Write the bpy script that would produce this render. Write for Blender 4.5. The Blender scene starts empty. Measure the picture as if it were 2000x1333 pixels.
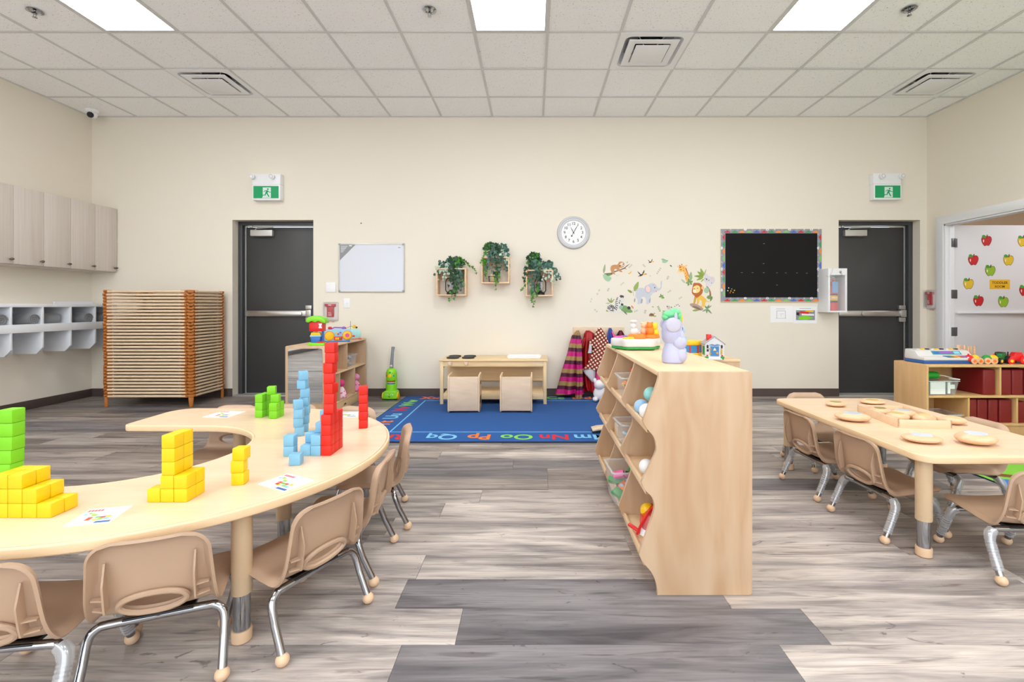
import bpy, bmesh, math, random
from mathutils import Vector, Matrix
random.seed(7)
SC = bpy.context.scene
COL = SC.collection
PI = math.pi
# ---------------------------------------------------------------- camera, world, exposure
CAMH, YW, CEIL = 1.10, 5.67, 3.362
XL, XR, YF = -5.31, 4.74, -2.6
cam_d = bpy.data.cameras.new('camera')
cam_d.sensor_width = 36.0
cam_d.lens = 920 / 2000 * 36
cam_d.shift_x = -41 / 2000
cam_d.shift_y = -(666.5 - 596) / 2000
cam_d.clip_start = 0.05
cam = bpy.data.objects.new('camera', cam_d)
cam.location = (0, 0, CAMH)
cam.rotation_euler = (PI / 2, 0, 0)
COL.objects.link(cam)
SC.camera = cam
wd = bpy.data.worlds.new('sky')
SC.world = wd
wd.use_nodes = True
wd.node_tree.nodes['Background'].inputs[0].default_value = (0.86, 0.93, 1.0, 1)
wd.node_tree.nodes['Background'].inputs[1].default_value = 2.5
SC.view_settings.view_transform = 'Standard'
SC.view_settings.look = 'None'
SC.view_settings.gamma = 1.0
SC.view_settings.use_curve_mapping = False
SC.view_settings.exposure = 0.52
SC.cycles.use_denoising = True
SC.cycles.max_bounces = 10
SC.cycles.diffuse_bounces = 6
SC.cycles.sample_clamp_indirect = 0.0
SC.cycles.caustics_reflective = False
SC.cycles.caustics_refractive = False
PANEL_W = 11.5          # emission strength of the ceiling light panels

# ---------------------------------------------------------------- helpers
def W(px, py, Y=YW):
    return ((px - 1041) / 920 * Y, CAMH + (596 - py) / 920 * Y)
def G(px, py, z=0.0):
    Y = (CAMH - z) * 920 / (py - 596)
    return ((px - 1041) / 920 * Y, Y)
def s2l(c):
    return tuple(((v / 255) / 12.92 if v / 255 <= 0.04045 else ((v / 255 + 0.055) / 1.055) ** 2.4) for v in c)
MATS = {}
def mat(name, rgb, rough=0.5, metal=0.0, spec=0.5, trans=0.0, emit=0.0, alpha=1.0, bump=0.0, bscale=200.0, coat=0.0, sheen=0.0):
    if name in MATS: return MATS[name]
    m = bpy.data.materials.new(name); m.use_nodes = True
    nt = m.node_tree; b = nt.nodes['Principled BSDF']
    c = s2l(rgb)
    b.inputs['Base Color'].default_value = (*c, 1)
    b.inputs['Roughness'].default_value = rough
    b.inputs['Metallic'].default_value = metal
    b.inputs['Specular IOR Level'].default_value = spec
    b.inputs['Transmission Weight'].default_value = trans
    b.inputs['Coat Weight'].default_value = coat
    b.inputs['Sheen Weight'].default_value = sheen
    if emit:
        b.inputs['Emission Color'].default_value = (*c, 1)
        b.inputs['Emission Strength'].default_value = emit
    # fine procedural variation so that no surface is perfectly uniform
    tc = nt.nodes.new('ShaderNodeTexCoord'); nz = nt.nodes.new('ShaderNodeTexNoise')
    nz.inputs['Scale'].default_value = bscale; nz.inputs['Detail'].default_value = 3
    nt.links.new(tc.outputs['Object'], nz.inputs['Vector'])
    if bump:
        bp = nt.nodes.new('ShaderNodeBump'); bp.inputs['Strength'].default_value = bump; bp.inputs['Distance'].default_value = 0.002
        nt.links.new(nz.outputs['Fac'], bp.inputs['Height']); nt.links.new(bp.outputs['Normal'], b.inputs['Normal'])
    elif metal < 0.5 and not emit:
        mx = nt.nodes.new('ShaderNodeMix'); mx.data_type = 'RGBA'
        mx.inputs['A'].default_value = (*[v * 0.96 for v in c], 1); mx.inputs['B'].default_value = (*[min(1, v * 1.04) for v in c], 1)
        nt.links.new(nz.outputs['Fac'], mx.inputs['Factor']); nt.links.new(mx.outputs['Result'], b.inputs['Base Color'])
    MATS[name] = m
    return m
def wood(name, light, dark, axis='X', scale=3.0, stretch=14.0, rough=0.42, contrast=1.0, figure=0.0):
    if name in MATS: return MATS[name]
    m = bpy.data.materials.new(name); m.use_nodes = True
    nt = m.node_tree; b = nt.nodes['Principled BSDF']; N = nt.nodes.new; L = nt.links.new
    tc = N('ShaderNodeTexCoord'); mp = N('ShaderNodeMapping'); oi = N('ShaderNodeObjectInfo')
    sc = [scale * stretch] * 3; sc['XYZ'.index(axis)] = scale
    mp.inputs['Scale'].default_value = sc
    ad = N('ShaderNodeVectorMath'); ad.operation = 'ADD'
    ml = N('ShaderNodeVectorMath'); ml.operation = 'SCALE'; ml.inputs['Scale'].default_value = 13.7
    cb = N('ShaderNodeCombineXYZ')
    L(oi.outputs['Random'], cb.inputs[0]); L(oi.outputs['Random'], cb.inputs[1]); L(oi.outputs['Random'], cb.inputs[2])
    L(cb.outputs[0], ml.inputs[0]); L(tc.outputs['Object'], ad.inputs[0]); L(ml.outputs[0], ad.inputs[1]); L(ad.outputs[0], mp.inputs['Vector'])
    nz = N('ShaderNodeTexNoise'); nz.inputs['Scale'].default_value = 1.0; nz.inputs['Detail'].default_value = 5; nz.inputs['Distortion'].default_value = 0.6
    L(mp.outputs[0], nz.inputs['Vector'])
    fac = nz.outputs['Fac']
    if figure:
        mp2 = N('ShaderNodeMapping'); s2 = [9.0] * 3; s2['XYZ'.index(axis)] = 2.2; mp2.inputs['Scale'].default_value = s2
        L(ad.outputs[0], mp2.inputs['Vector'])
        n2 = N('ShaderNodeTexNoise'); n2.inputs['Scale'].default_value = 0.55; n2.inputs['Detail'].default_value = 1.5
        L(mp2.outputs[0], n2.inputs['Vector'])
        mu = N('ShaderNodeMath'); mu.operation = 'MULTIPLY'; mu.inputs[1].default_value = 9.0; L(n2.outputs['Fac'], mu.inputs[0])
        fr = N('ShaderNodeMath'); fr.operation = 'PINGPONG'; fr.inputs[1].default_value = 0.5; L(mu.outputs[0], fr.inputs[0])
        mm = N('ShaderNodeMath'); mm.operation = 'MULTIPLY_ADD'; mm.inputs[1].default_value = figure
        L(fr.outputs[0], mm.inputs[0]); L(nz.outputs['Fac'], mm.inputs[2]); fac = mm.outputs[0]
    cr = N('ShaderNodeValToRGB'); cr.color_ramp.elements[0].position = 0.5 - 0.22 / contrast; cr.color_ramp.elements[1].position = 0.5 + 0.26 / contrast + figure * 0.3
    cr.color_ramp.elements[0].color = (*s2l(dark), 1); cr.color_ramp.elements[1].color = (*s2l(light), 1)
    L(fac, cr.inputs[0]); L(cr.outputs[0], b.inputs['Base Color'])
    b.inputs['Roughness'].default_value = rough
    MATS[name] = m
    return m
def catmull(poly, k=4, closed=True):
    n = len(poly); out = []
    for i in range(n if closed else n - 1):
        p = [Vector(poly[(i + d) % n] if closed else poly[min(max(i + d, 0), n - 1)]) for d in (-1, 0, 1, 2)]
        for j in range(k):
            t = j / k
            out.append(tuple(0.5 * ((2 * p[1]) + (-p[0] + p[2]) * t + (2 * p[0] - 5 * p[1] + 4 * p[2] - p[3]) * t * t + (-p[0] + 3 * p[1] - 3 * p[2] + p[3]) * t ** 3)))
    if not closed: out.append(tuple(poly[-1]))
    return out
def ellipse(cx, cy, rx, ry, n=16, rot=0.0):
    o = []
    for i in range(n):
        a = 2 * PI * i / n; x, y = rx * math.cos(a), ry * math.sin(a)
        o.append((cx + x * math.cos(rot) - y * math.sin(rot), cy + x * math.sin(rot) + y * math.cos(rot)))
    return o
def rrect(x0, x1, y0, y1, r, n=5):
    o = []
    for cx, cy, a0 in ((x1 - r, y1 - r, 0), (x0 + r, y1 - r, 90), (x0 + r, y0 + r, 180), (x1 - r, y0 + r, 270)):
        for i in range(n + 1):
            a = math.radians(a0 + 90 * i / n); o.append((cx + r * math.cos(a), cy + r * math.sin(a)))
    return o
class MB:
    def __init__(s): s.v = []; s.f = []; s.M = None
    def add(s, vs, fs):
        o = len(s.v)
        s.v += [tuple(s.M @ Vector(p)) if s.M else tuple(p) for p in vs]
        s.f += [tuple(o + i for i in f) for f in fs]
        return s
    def box(s, x0, x1, y0, y1, z0, z1):
        return s.add([(x0, y0, z0), (x1, y0, z0), (x1, y1, z0), (x0, y1, z0), (x0, y0, z1), (x1, y0, z1), (x1, y1, z1), (x0, y1, z1)],
                     [(0, 3, 2, 1), (4, 5, 6, 7), (0, 1, 5, 4), (1, 2, 6, 5), (2, 3, 7, 6), (3, 0, 4, 7)])
    def obox(s, c, size, rz=0.0, rx=0.0, ry=0.0):
        M = Matrix.Translation(c) @ Matrix.Rotation(rz, 4, 'Z') @ Matrix.Rotation(ry, 4, 'Y') @ Matrix.Rotation(rx, 4, 'X')
        old = s.M; s.M = (old @ M) if old else M
        a, b, c2 = [v / 2 for v in size]; s.box(-a, a, -b, b, -c2, c2); s.M = old
        return s
    def prism(s, poly, a, b, plane='xy'):
        n = len(poly)
        f = {'xy': lambda p, t: (p[0], p[1], t), 'xz': lambda p, t: (p[0], t, p[1]), 'yz': lambda p, t: (t, p[0], p[1])}[plane]
        vs = [f(p, a) for p in poly] + [f(p, b) for p in poly]
        fs = [tuple(range(n - 1, -1, -1)), tuple(range(n, 2 * n))] + [(i, (i + 1) % n, n + (i + 1) % n, n + i) for i in range(n)]
        return s.add(vs, fs)
    def ring(s, outer, inner, a, b, plane='xy'):
        n = len(outer)
        f = {'xy': lambda p, t: (p[0], p[1], t), 'xz': lambda p, t: (p[0], t, p[1]), 'yz': lambda p, t: (t, p[0], p[1])}[plane]
        vs = [f(p, a) for p in outer] + [f(p, a) for p in inner] + [f(p, b) for p in outer] + [f(p, b) for p in inner]
        fs = []
        for i in range(n):
            j = (i + 1) % n
            fs += [(i, n + i, n + j, j), (2 * n + i, 2 * n + j, 3 * n + j, 3 * n + i), (i, j, 2 * n + j, 2 * n + i), (n + i, 3 * n + i, 3 * n + j, n + j)]
        return s.add(vs, fs)
    def tube(s, pts, r, n=10, closed=False, caps=True):
        P = [Vector(p) for p in pts]; m = len(P)
        rr = r if isinstance(r, (list, tuple)) else [r] * m
        T = []
        for i in range(m):
            a = P[(i - 1) % m] if (closed or i > 0) else P[0]; b = P[(i + 1) % m] if (closed or i < m - 1) else P[-1]
            T.append((b - a).normalized())
        up = Vector((0, 0, 1)) if abs(T[0].z) < 0.9 else Vector((1, 0, 0))
        u = T[0].cross(up).normalized(); vs = []
        for i in range(m):
            u = (u - T[i] * u.dot(T[i])).normalized(); w = T[i].cross(u)
            for k in range(n):
                a = 2 * PI * k / n; vs.append(tuple(P[i] + (u * math.cos(a) + w * math.sin(a)) * rr[i]))
        fs = []
        for i in range(m if closed else m - 1):
            j = (i + 1) % m
            for k in range(n):
                l = (k + 1) % n; fs.append((i * n + k, i * n + l, j * n + l, j * n + k))
        if caps and not closed: fs += [tuple(range(n - 1, -1, -1)), tuple(range((m - 1) * n, m * n))]
        return s.add(vs, fs)
    def cyl(s, p0, p1, r0, r1=None, n=16): return s.tube([p0, p1], [r0, r0 if r1 is None else r1], n)
    def lathe(s, prof, n=20, c=(0, 0, 0), axis='z'):
        f = {'z': lambda r, a, h: (c[0] + r * math.cos(a), c[1] + r * math.sin(a), c[2] + h), 'y': lambda r, a, h: (c[0] + r * math.cos(a), c[1] + h, c[2] + r * math.sin(a)), 'x': lambda r, a, h: (c[0] + h, c[1] + r * math.cos(a), c[2] + r * math.sin(a))}[axis]
        vs = []; m = len(prof)
        for r, h in prof:
            for k in range(n): vs.append(f(max(r, 1e-5), 2 * PI * k / n, h))
        fs = [(i * n + k, i * n + (k + 1) % n, (i + 1) * n + (k + 1) % n, (i + 1) * n + k) for i in range(m - 1) for k in range(n)]
        fs += [tuple(range(n - 1, -1, -1)), tuple(range((m - 1) * n, m * n))]
        return s.add(vs, fs)
    def ell(s, c, r, n=16, m=10, R=None):
        r = (r, r, r) if not isinstance(r, (tuple, list)) else r
        vs = []
        for i in range(m + 1):
            t = PI * i / m
            for k in range(n):
                p = Vector((r[0] * math.sin(t) * math.cos(2 * PI * k / n), r[1] * math.sin(t) * math.sin(2 * PI * k / n), r[2] * math.cos(t)))
                if R: p = R @ p
                vs.append((c[0] + p.x, c[1] + p.y, c[2] + p.z))
        fs = [(i * n + k, (i + 1) * n + k, (i + 1) * n + (k + 1) % n, i * n + (k + 1) % n) for i in range(m) for k in range(n)]
        return s.add(vs, fs)
    def mesh(s, name, m=None, bevel=0.0, seg=2, smooth=True, angle=38, fix=True):
        me = bpy.data.meshes.new(name); me.from_pydata(s.v, [], s.f)
        bm = bmesh.new(); bm.from_mesh(me)
        if fix: bmesh.ops.remove_doubles(bm, verts=bm.verts, dist=1e-6); bmesh.ops.recalc_face_normals(bm, faces=bm.faces)
        if bevel:
            ed = [e for e in bm.edges if len(e.link_faces) == 2 and e.calc_face_angle(0) > math.radians(32)]
            bmesh.ops.bevel(bm, geom=ed, offset=bevel, segments=seg, profile=0.5, affect='EDGES', clamp_overlap=True)
        bm.to_mesh(me); bm.free()
        if smooth:
            me.shade_smooth(); me.set_sharp_from_angle(angle=math.radians(min(angle, 28) if bevel and seg == 2 else angle))
        if m: me.materials.append(m)
        return me
    def build(s, name, m, parent=None, bevel=0.0, loc=None, rot=None, kind=None, **k):
        return put(name, s.mesh(name, m, bevel, **k), parent, loc, rot, kind)
def put(name, me, parent=None, loc=None, rot=None, kind=None):
    o = bpy.data.objects.new(name, me); COL.objects.link(o)
    if parent: o.parent = parent
    if loc: o.location = loc
    if rot: o.rotation_euler = rot
    if kind: o['kind'] = kind
    return o
def tag(o, label, cat, group=None):
    o['label'] = label; o['category'] = cat
    if group: o['group'] = group
    return o
def thing(name, label, cat, loc=(0, 0, 0), rz=0.0, group=None):
    o = bpy.data.objects.new(name, None); COL.objects.link(o); o.empty_display_size = 0.05
    o.location = loc; o.rotation_euler = (0, 0, rz)
    return tag(o, label, cat, group)
def copy_tree(o, parent=None):
    c = o.copy(); COL.objects.link(c); c.parent = parent
    for ch in o.children: copy_tree(ch, c)
    return c
def struct(o): o['kind'] = 'structure'; return o
def text_mesh(body, size, m, extrude=0.0004, offset=0.0, name='lettering'):
    cu = bpy.data.curves.new(name, 'FONT'); cu.body = body; cu.size = size; cu.extrude = extrude; cu.offset = offset
    cu.align_x = 'CENTER'; cu.align_y = 'CENTER'; cu.resolution_u = 4
    t = bpy.data.objects.new(name, cu); COL.objects.link(t)
    dg = bpy.context.evaluated_depsgraph_get(); dg.update()
    me = bpy.data.meshes.new_from_object(t.evaluated_get(dg)); bpy.data.objects.remove(t); bpy.data.curves.remove(cu)
    me.materials.clear(); me.materials.append(m); me.name = name
    return me
ORD = ['zeroth', 'first', 'second', 'third', 'fourth', 'fifth', 'sixth', 'seventh', 'eighth', 'ninth', 'tenth', 'eleventh', 'twelfth', 'thirteenth', 'fourteenth', 'fifteenth', 'sixteenth', 'seventeenth', 'eighteenth', 'nineteenth', 'twentieth']
def ordw(n):
    if n <= 20: return ORD[n]
    if n == 30: return 'thirtieth'
    return {2: 'twenty-', 3: 'thirty-'}[n // 10] + ORD[n % 10]

# ---------------------------------------------------------------- materials
M_wall = mat('wall_paint', (230, 223, 209), 0.75, bump=0.06, bscale=400)
M_trim = mat('white_trim', (232, 233, 236), 0.45)
M_base = mat('brown_vinyl', (80, 68, 64), 0.55)
M_tbar = mat('ceiling_bar', (208, 208, 209), 0.5)
M_white = mat('white_plastic', (236, 237, 240), 0.4)
M_whitem = mat('white_melamine', (226, 230, 236), 0.45)
M_dgrey = mat('door_grey', (57, 57, 58), 0.45, bump=0.05, bscale=600)
M_frame = mat('frame_grey', (62, 63, 66), 0.4)
M_steel = mat('brushed_steel', (190, 188, 184), 0.32, 0.9)
M_alu = mat('satin_silver', (196, 194, 190), 0.4, 0.5)
M_chrome = mat('chrome', (170, 171, 175), 0.09, 1.0)
M_black = mat('black_plastic', (22, 22, 24), 0.4)
M_maple = wood('maple_top', (233, 206, 176), (224, 194, 160), 'X', 2.0, 10, 0.30)
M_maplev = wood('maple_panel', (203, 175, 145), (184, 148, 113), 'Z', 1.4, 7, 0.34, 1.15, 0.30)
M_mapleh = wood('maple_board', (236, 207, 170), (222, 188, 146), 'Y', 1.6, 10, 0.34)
M_birch = wood('birch_ply', (228, 206, 180), (212, 186, 158), 'X', 4.0, 3.0, 0.45, 1.0, 0.25)
M_pine = wood('pine', (238, 215, 175), (225, 195, 148), 'X', 2.0, 14, 0.45)
M_pinez = wood('pine_upright', (238, 215, 175), (225, 195, 148), 'Z', 2.0, 14, 0.45)
M_warm = wood('warm_maple', (222, 182, 132), (204, 160, 108), 'Z', 1.4, 8, .38, 1.0, .15)
M_edge = mat('sand_edging', (232, 202, 162), 0.38)
M_sand = mat('sand_plastic', (182, 153, 128), 0.42, bump=0.10, bscale=900)
M_glide = mat('sand_glide', (222, 188, 154), 0.4)
M_sleeve = mat('sand_enamel', (206, 180, 146), 0.35)
M_grey = mat('mid_grey', (150, 152, 156), 0.45)
M_red = mat('red_plastic', (222, 28, 30), 0.35)
M_blu = mat('blue_plastic', (50, 110, 190), 0.35)
M_lblu = mat('pale_blue_plastic', (140, 200, 228), 0.4)
M_yel = mat('yellow_plastic', (245, 196, 20), 0.35)
M_grn = mat('green_plastic', (40, 150, 60), 0.4)
M_lime = mat('lime_plastic', (128, 212, 30), 0.35)
M_org = mat('orange_plastic', (236, 120, 24), 0.4)
M_pink = mat('pink_plastic', (232, 80, 160), 0.4)
M_purp = mat('purple_plastic', (150, 90, 190), 0.4)
M_paper = mat('white_paper', (238, 240, 242), 0.7)
def clear_mat(name, tint, a):
    if name in MATS: return MATS[name]
    m = bpy.data.materials.new(name); m.use_nodes = True; nt = m.node_tree; nt.nodes.clear()
    o = nt.nodes.new('ShaderNodeOutputMaterial'); t = nt.nodes.new('ShaderNodeBsdfTransparent'); p = nt.nodes.new('ShaderNodeBsdfPrincipled'); x = nt.nodes.new('ShaderNodeMixShader')
    p.inputs['Base Color'].default_value = (*s2l(tint), 1); p.inputs['Roughness'].default_value = 0.18
    x.inputs[0].default_value = a
    nt.links.new(t.outputs[0], x.inputs[1]); nt.links.new(p.outputs[0], x.inputs[2]); nt.links.new(x.outputs[0], o.inputs[0])
    MATS[name] = m; return m
M_clear = clear_mat('clear_plastic', (232, 236, 242), 0.13)
M_wrap = clear_mat('plastic_wrap', (238, 240, 244), 0.30)
M_pane = clear_mat('window_glass', (235, 240, 245), 0.04)

def tile_mat():
    m = bpy.data.materials.new('acoustic_tile'); m.use_nodes = True; nt = m.node_tree; b = nt.nodes['Principled BSDF']; N = nt.nodes.new; L = nt.links.new
    tc = N('ShaderNodeTexCoord'); oi = N('ShaderNodeObjectInfo'); ad = N('ShaderNodeVectorMath'); ad.operation = 'ADD'
    L(tc.outputs['Object'], ad.inputs[0]); L(oi.outputs['Location'], ad.inputs[1])
    n1 = N('ShaderNodeTexNoise'); n1.inputs['Scale'].default_value = 90; n1.inputs['Detail'].default_value = 2; L(ad.outputs[0], n1.inputs['Vector'])
    cr = N('ShaderNodeValToRGB'); cr.color_ramp.elements[0].position = 0.27; cr.color_ramp.elements[1].position = 0.36
    cr.color_ramp.elements[0].color = (0.42, 0.42, 0.42, 1); cr.color_ramp.elements[1].color = (0.94, 0.95, 0.965, 1)
    L(n1.outputs['Fac'], cr.inputs[0]); L(cr.outputs[0], b.inputs['Base Color']); b.inputs['Roughness'].default_value = 0.9
    bp = N('ShaderNodeBump'); bp.inputs['Strength'].default_value = 0.15; bp.inputs['Distance'].default_value = 0.003
    L(n1.outputs['Fac'], bp.inputs['Height']); L(bp.outputs['Normal'], b.inputs['Normal'])
    return m
M_tile = tile_mat()
def plank_mat():
    m = bpy.data.materials.new('vinyl_plank'); m.use_nodes = True; nt = m.node_tree; b = nt.nodes['Principled BSDF']; N = nt.nodes.new; L = nt.links.new
    tc = N('ShaderNodeTexCoord'); oi = N('ShaderNodeObjectInfo'); ad = N('ShaderNodeVectorMath'); ad.operation = 'ADD'
    ml = N('ShaderNodeVectorMath'); ml.operation = 'SCALE'; ml.inputs['Scale'].default_value = 37.0
    cb = N('ShaderNodeCombineXYZ')
    for i in range(3): L(oi.outputs['Random'], cb.inputs[i])
    L(cb.outputs[0], ml.inputs[0]); L(tc.outputs['Object'], ad.inputs[0]); L(ml.outputs[0], ad.inputs[1])
    def noise(sx, sy, det, dist=0.0, rough=0.55):
        mp = N('ShaderNodeMapping'); mp.inputs['Scale'].default_value = (sx, sy, 1); L(ad.outputs[0], mp.inputs['Vector'])
        n = N('ShaderNodeTexNoise'); n.inputs['Scale'].default_value = 1; n.inputs['Detail'].default_value = det; n.inputs['Distortion'].default_value = dist; n.inputs['Roughness'].default_value = rough
        L(mp.outputs[0], n.inputs['Vector']); return n.outputs['Fac']
    def ramp(fac, p0, p1, c0, c1):
        r = N('ShaderNodeValToRGB'); r.color_ramp.elements[0].position = p0; r.color_ramp.elements[1].position = p1
        r.color_ramp.elements[0].color = (*c0, 1); r.color_ramp.elements[1].color = (*c1, 1); L(fac, r.inputs[0]); return r.outputs[0]
    def mixc(f, a, b_, mode='MIX', fv=None):
        x = N('ShaderNodeMix'); x.data_type = 'RGBA'; x.blend_type = mode
        if f is not None: L(f, x.inputs['Factor'])
        else: x.inputs['Factor'].default_value = fv
        L(a, x.inputs['A']); L(b_, x.inputs['B']); return x.outputs['Result']
    broad = ramp(noise(1.3, 11, 5, 0.9), 0.32, 0.62, (0.40, 0.39, 0.42), (1.26, 1.24, 1.21))
    fine = ramp(noise(5, 110, 4, 0.2), 0.3, 0.7, (0.78, 0.77, 0.77), (1.14, 1.14, 1.14))
    streak = ramp(noise(2.2, 34, 3, 1.0, 0.6), 0.33, 0.43, (0.42, 0.38, 0.38), (1, 1, 1))
    knot = ramp(noise(6.5, 16, 4, 1.8, 0.66), 0.285, 0.355, (0.34, 0.31, 0.32), (1, 1, 1))
    c = mixc(None, oi.outputs['Color'], broad, 'MULTIPLY', 1.0)
    c = mixc(None, c, fine, 'MULTIPLY', 0.9); c = mixc(None, c, streak, 'MULTIPLY', 0.75); c = mixc(None, c, knot, 'MULTIPLY', 0.8)
    L(c, b.inputs['Base Color']); b.inputs['Roughness'].default_value = 0.42
    bp = N('ShaderNodeBump'); bp.inputs['Strength'].default_value = 0.08; bp.inputs['Distance'].default_value = 0.001
    L(fine, bp.inputs['Height']); L(bp.outputs['Normal'], b.inputs['Normal'])
    return m
M_plank = plank_mat()
# ---------------------------------------------------------------- floor
PW, PL, Y0 = 0.182, 1.219, 1.524
fb = MB().prism([(YF - .1, -.10), (7.2, -.10), (7.2, -.006), (Y0 - 5 * PW, -.006), (Y0 - 5 * PW, 0), (YF - .1, 0)], XL - .2, 9.0, 'yz')
floor = struct(fb.build('floor', M_plank, smooth=False)); floor.color = (0.40, 0.36, 0.33, 1)
pm_cache = {}
def plank(x0, x1, yk, tone):
    L_ = round(x1 - x0, 3)
    if L_ not in pm_cache:
        pm_cache[L_] = MB().box(-L_ / 2 + .0006, L_ / 2 - .0006, -PW / 2 + .0005, PW / 2 - .0005, -.006, 0).mesh('plank', M_plank, 0.0006, seg=1, smooth=False)
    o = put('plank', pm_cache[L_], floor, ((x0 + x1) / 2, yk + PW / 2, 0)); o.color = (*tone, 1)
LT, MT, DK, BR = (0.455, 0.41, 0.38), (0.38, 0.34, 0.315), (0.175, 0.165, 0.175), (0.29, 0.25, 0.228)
offs = {0: -.2526, 1: -.50, -1: -.424}
rng = random.Random(11)
for k in range(-5, 23):
    y = Y0 + k * PW
    if k in offs: off = offs[k]
    else: off = rng.uniform(0, PL)
    n0 = math.floor((XL - off) / PL)
    for n in range(n0, n0 + 11):
        a, b = off + n * PL, off + (n + 1) * PL
        a2, b2 = max(a, XL), min(b, XR)
        if b2 - a2 < .02: continue
        r = rng.random()
        tone = LT if r < .50 else MT if r < .72 else BR if r < .86 else DK
        if k in (-1, 0, 1): tone = DK if n == 0 else LT
        if k in (2, 3, 4, 5) and -1.2 < (a + b) / 2 < 1.6: tone = LT
        if (a + b) / 2 < -1.5 and k > 1: tone = rng.choice([BR, BR, DK, tuple(.8 * v for v in MT), tuple(.75 * v for v in BR)])  # darker planks on the left: own variation plus shade put into the tone
        j = rng.uniform(.92, 1.08); tone = tuple(v * j for v in tone)
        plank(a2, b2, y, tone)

# ---------------------------------------------------------------- ceiling
ceil = struct(MB().box(XL - .2, XR + .14, YF - .1, 6.0, CEIL + .16, CEIL + .26).build('ceiling', mat('ceiling_slab', (70, 70, 72), .9)))
GX, GY, TP = 0.121, 5.128, 0.61
LIGHTS = {}   # (col, row) lower cell of a 2x1 light
cols = range(-9, 8)
rows = range(-13, 1)      # row r spans y = GY + r*TP .. +TP ; row 0 is cut by the wall
light_cells = [(-6, -4), (-1, -4), (3, -4), (-8, -8), (-4, -8), (1, -8), (6, -8), (-6, -12), (-1, -12), (3, -12)]  # front row is visible; the rows behind it are added to brighten the sides
skip = set()
for c, r in light_cells: skip |= {(c, r), (c, r + 1)}
diff_cells = [(1, -2), (-6, -1), (6, -1)]
skip |= set(diff_cells)
tm = {}
for c in cols:
    for r in rows:
        if (c, r) in skip: continue
        x0, x1 = max(GX + c * TP, XL), min(GX + (c + 1) * TP, XR)
        y0, y1 = max(GY + r * TP, YF), min(GY + (r + 1) * TP, YW)
        if x1 - x0 < .03 or y1 - y0 < .03: continue
        key = (round(x1 - x0, 3), round(y1 - y0, 3))
        if key not in tm:
            w, d = key[0] / 2 - .006, key[1] / 2 - .006
            tm[key] = MB().box(-w, w, -d, d, 0, .014).mesh('ceiling_tile', M_tile, .002, seg=1, smooth=False)
        put('ceiling_tile', tm[key], ceil, ((x0 + x1) / 2, (y0 + y1) / 2, CEIL + .005 + random.uniform(0, .003)))
for c in range(-9, 9):
    x = GX + c * TP
    if XL < x < XR: MB().box(x - .012, x + .012, YF, YW, CEIL, CEIL + .006).box(x - .002, x + .002, YF, YW, CEIL + .006, CEIL + .16).build('tee_bar', M_tbar, ceil, smooth=False)
for r in range(-12, 1):
    y = GY + r * TP
    MB().box(XL, XR, y - .012, y + .012, CEIL + .0005, CEIL + .0055).build('cross_tee', M_tbar, ceil, smooth=False)
for nm, b in (('wall_angle', (XL, XR, YW - .022, YW, CEIL - .001, CEIL + .02)), ('wall_angle', (XL, XL + .022, YF, YW - .022, CEIL - .001, CEIL + .02)), ('wall_angle', (XR - .022, XR, YF, YW - .022, CEIL - .001, CEIL + .02))):
    MB().box(*b).build(nm, M_tbar, ceil, smooth=False)
# light panels
def emit_mat():
    m = bpy.data.materials.new('light_diffuser'); m.use_nodes = True; nt = m.node_tree; b = nt.nodes['Principled BSDF']
    b.inputs['Base Color'].default_value = (.9, .9, .9, 1); b.inputs['Emission Color'].default_value = (.97, .985, 1.0, 1); b.inputs['Emission Strength'].default_value = PANEL_W
    return m
M_emit = emit_mat()
fr_me = MB().ring([(-.303, -.608), (.303, -.608), (.303, .608), (-.303, .608)], [(-.278, -.583), (.278, -.583), (.278, .583), (-.278, .583)], -.003, .03).mesh('frame', M_tbar, .002)
di_me = MB().box(-.278, .278, -.583, .583, .002, .02).mesh('diffuser', M_emit, smooth=False)
lab = {(-6, -4): 'bright white ceiling light panel above the cot stack side of the room', (-1, -4): 'bright white ceiling light panel in the middle of the ceiling', (3, -4): 'bright white ceiling light panel nearest the apple-stickered door'}
for c, r in light_cells:
    t = thing('ceiling_light', lab.get((c, r), 'added ceiling light panel out of view in the %s row back, %s file' % ('second' if r == -8 else 'third', {-6: 'left', -1: 'middle', 3: 'right', -8: 'far left', -4: 'left', 1: 'right', 6: 'far right'}[c])), 'ceiling light', (GX + (c + .5) * TP, GY + (r + 1) * TP, CEIL + .004), 0, 'recessed ceiling light panels')
    put('frame', fr_me, t); put('diffuser', di_me, t)
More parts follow.
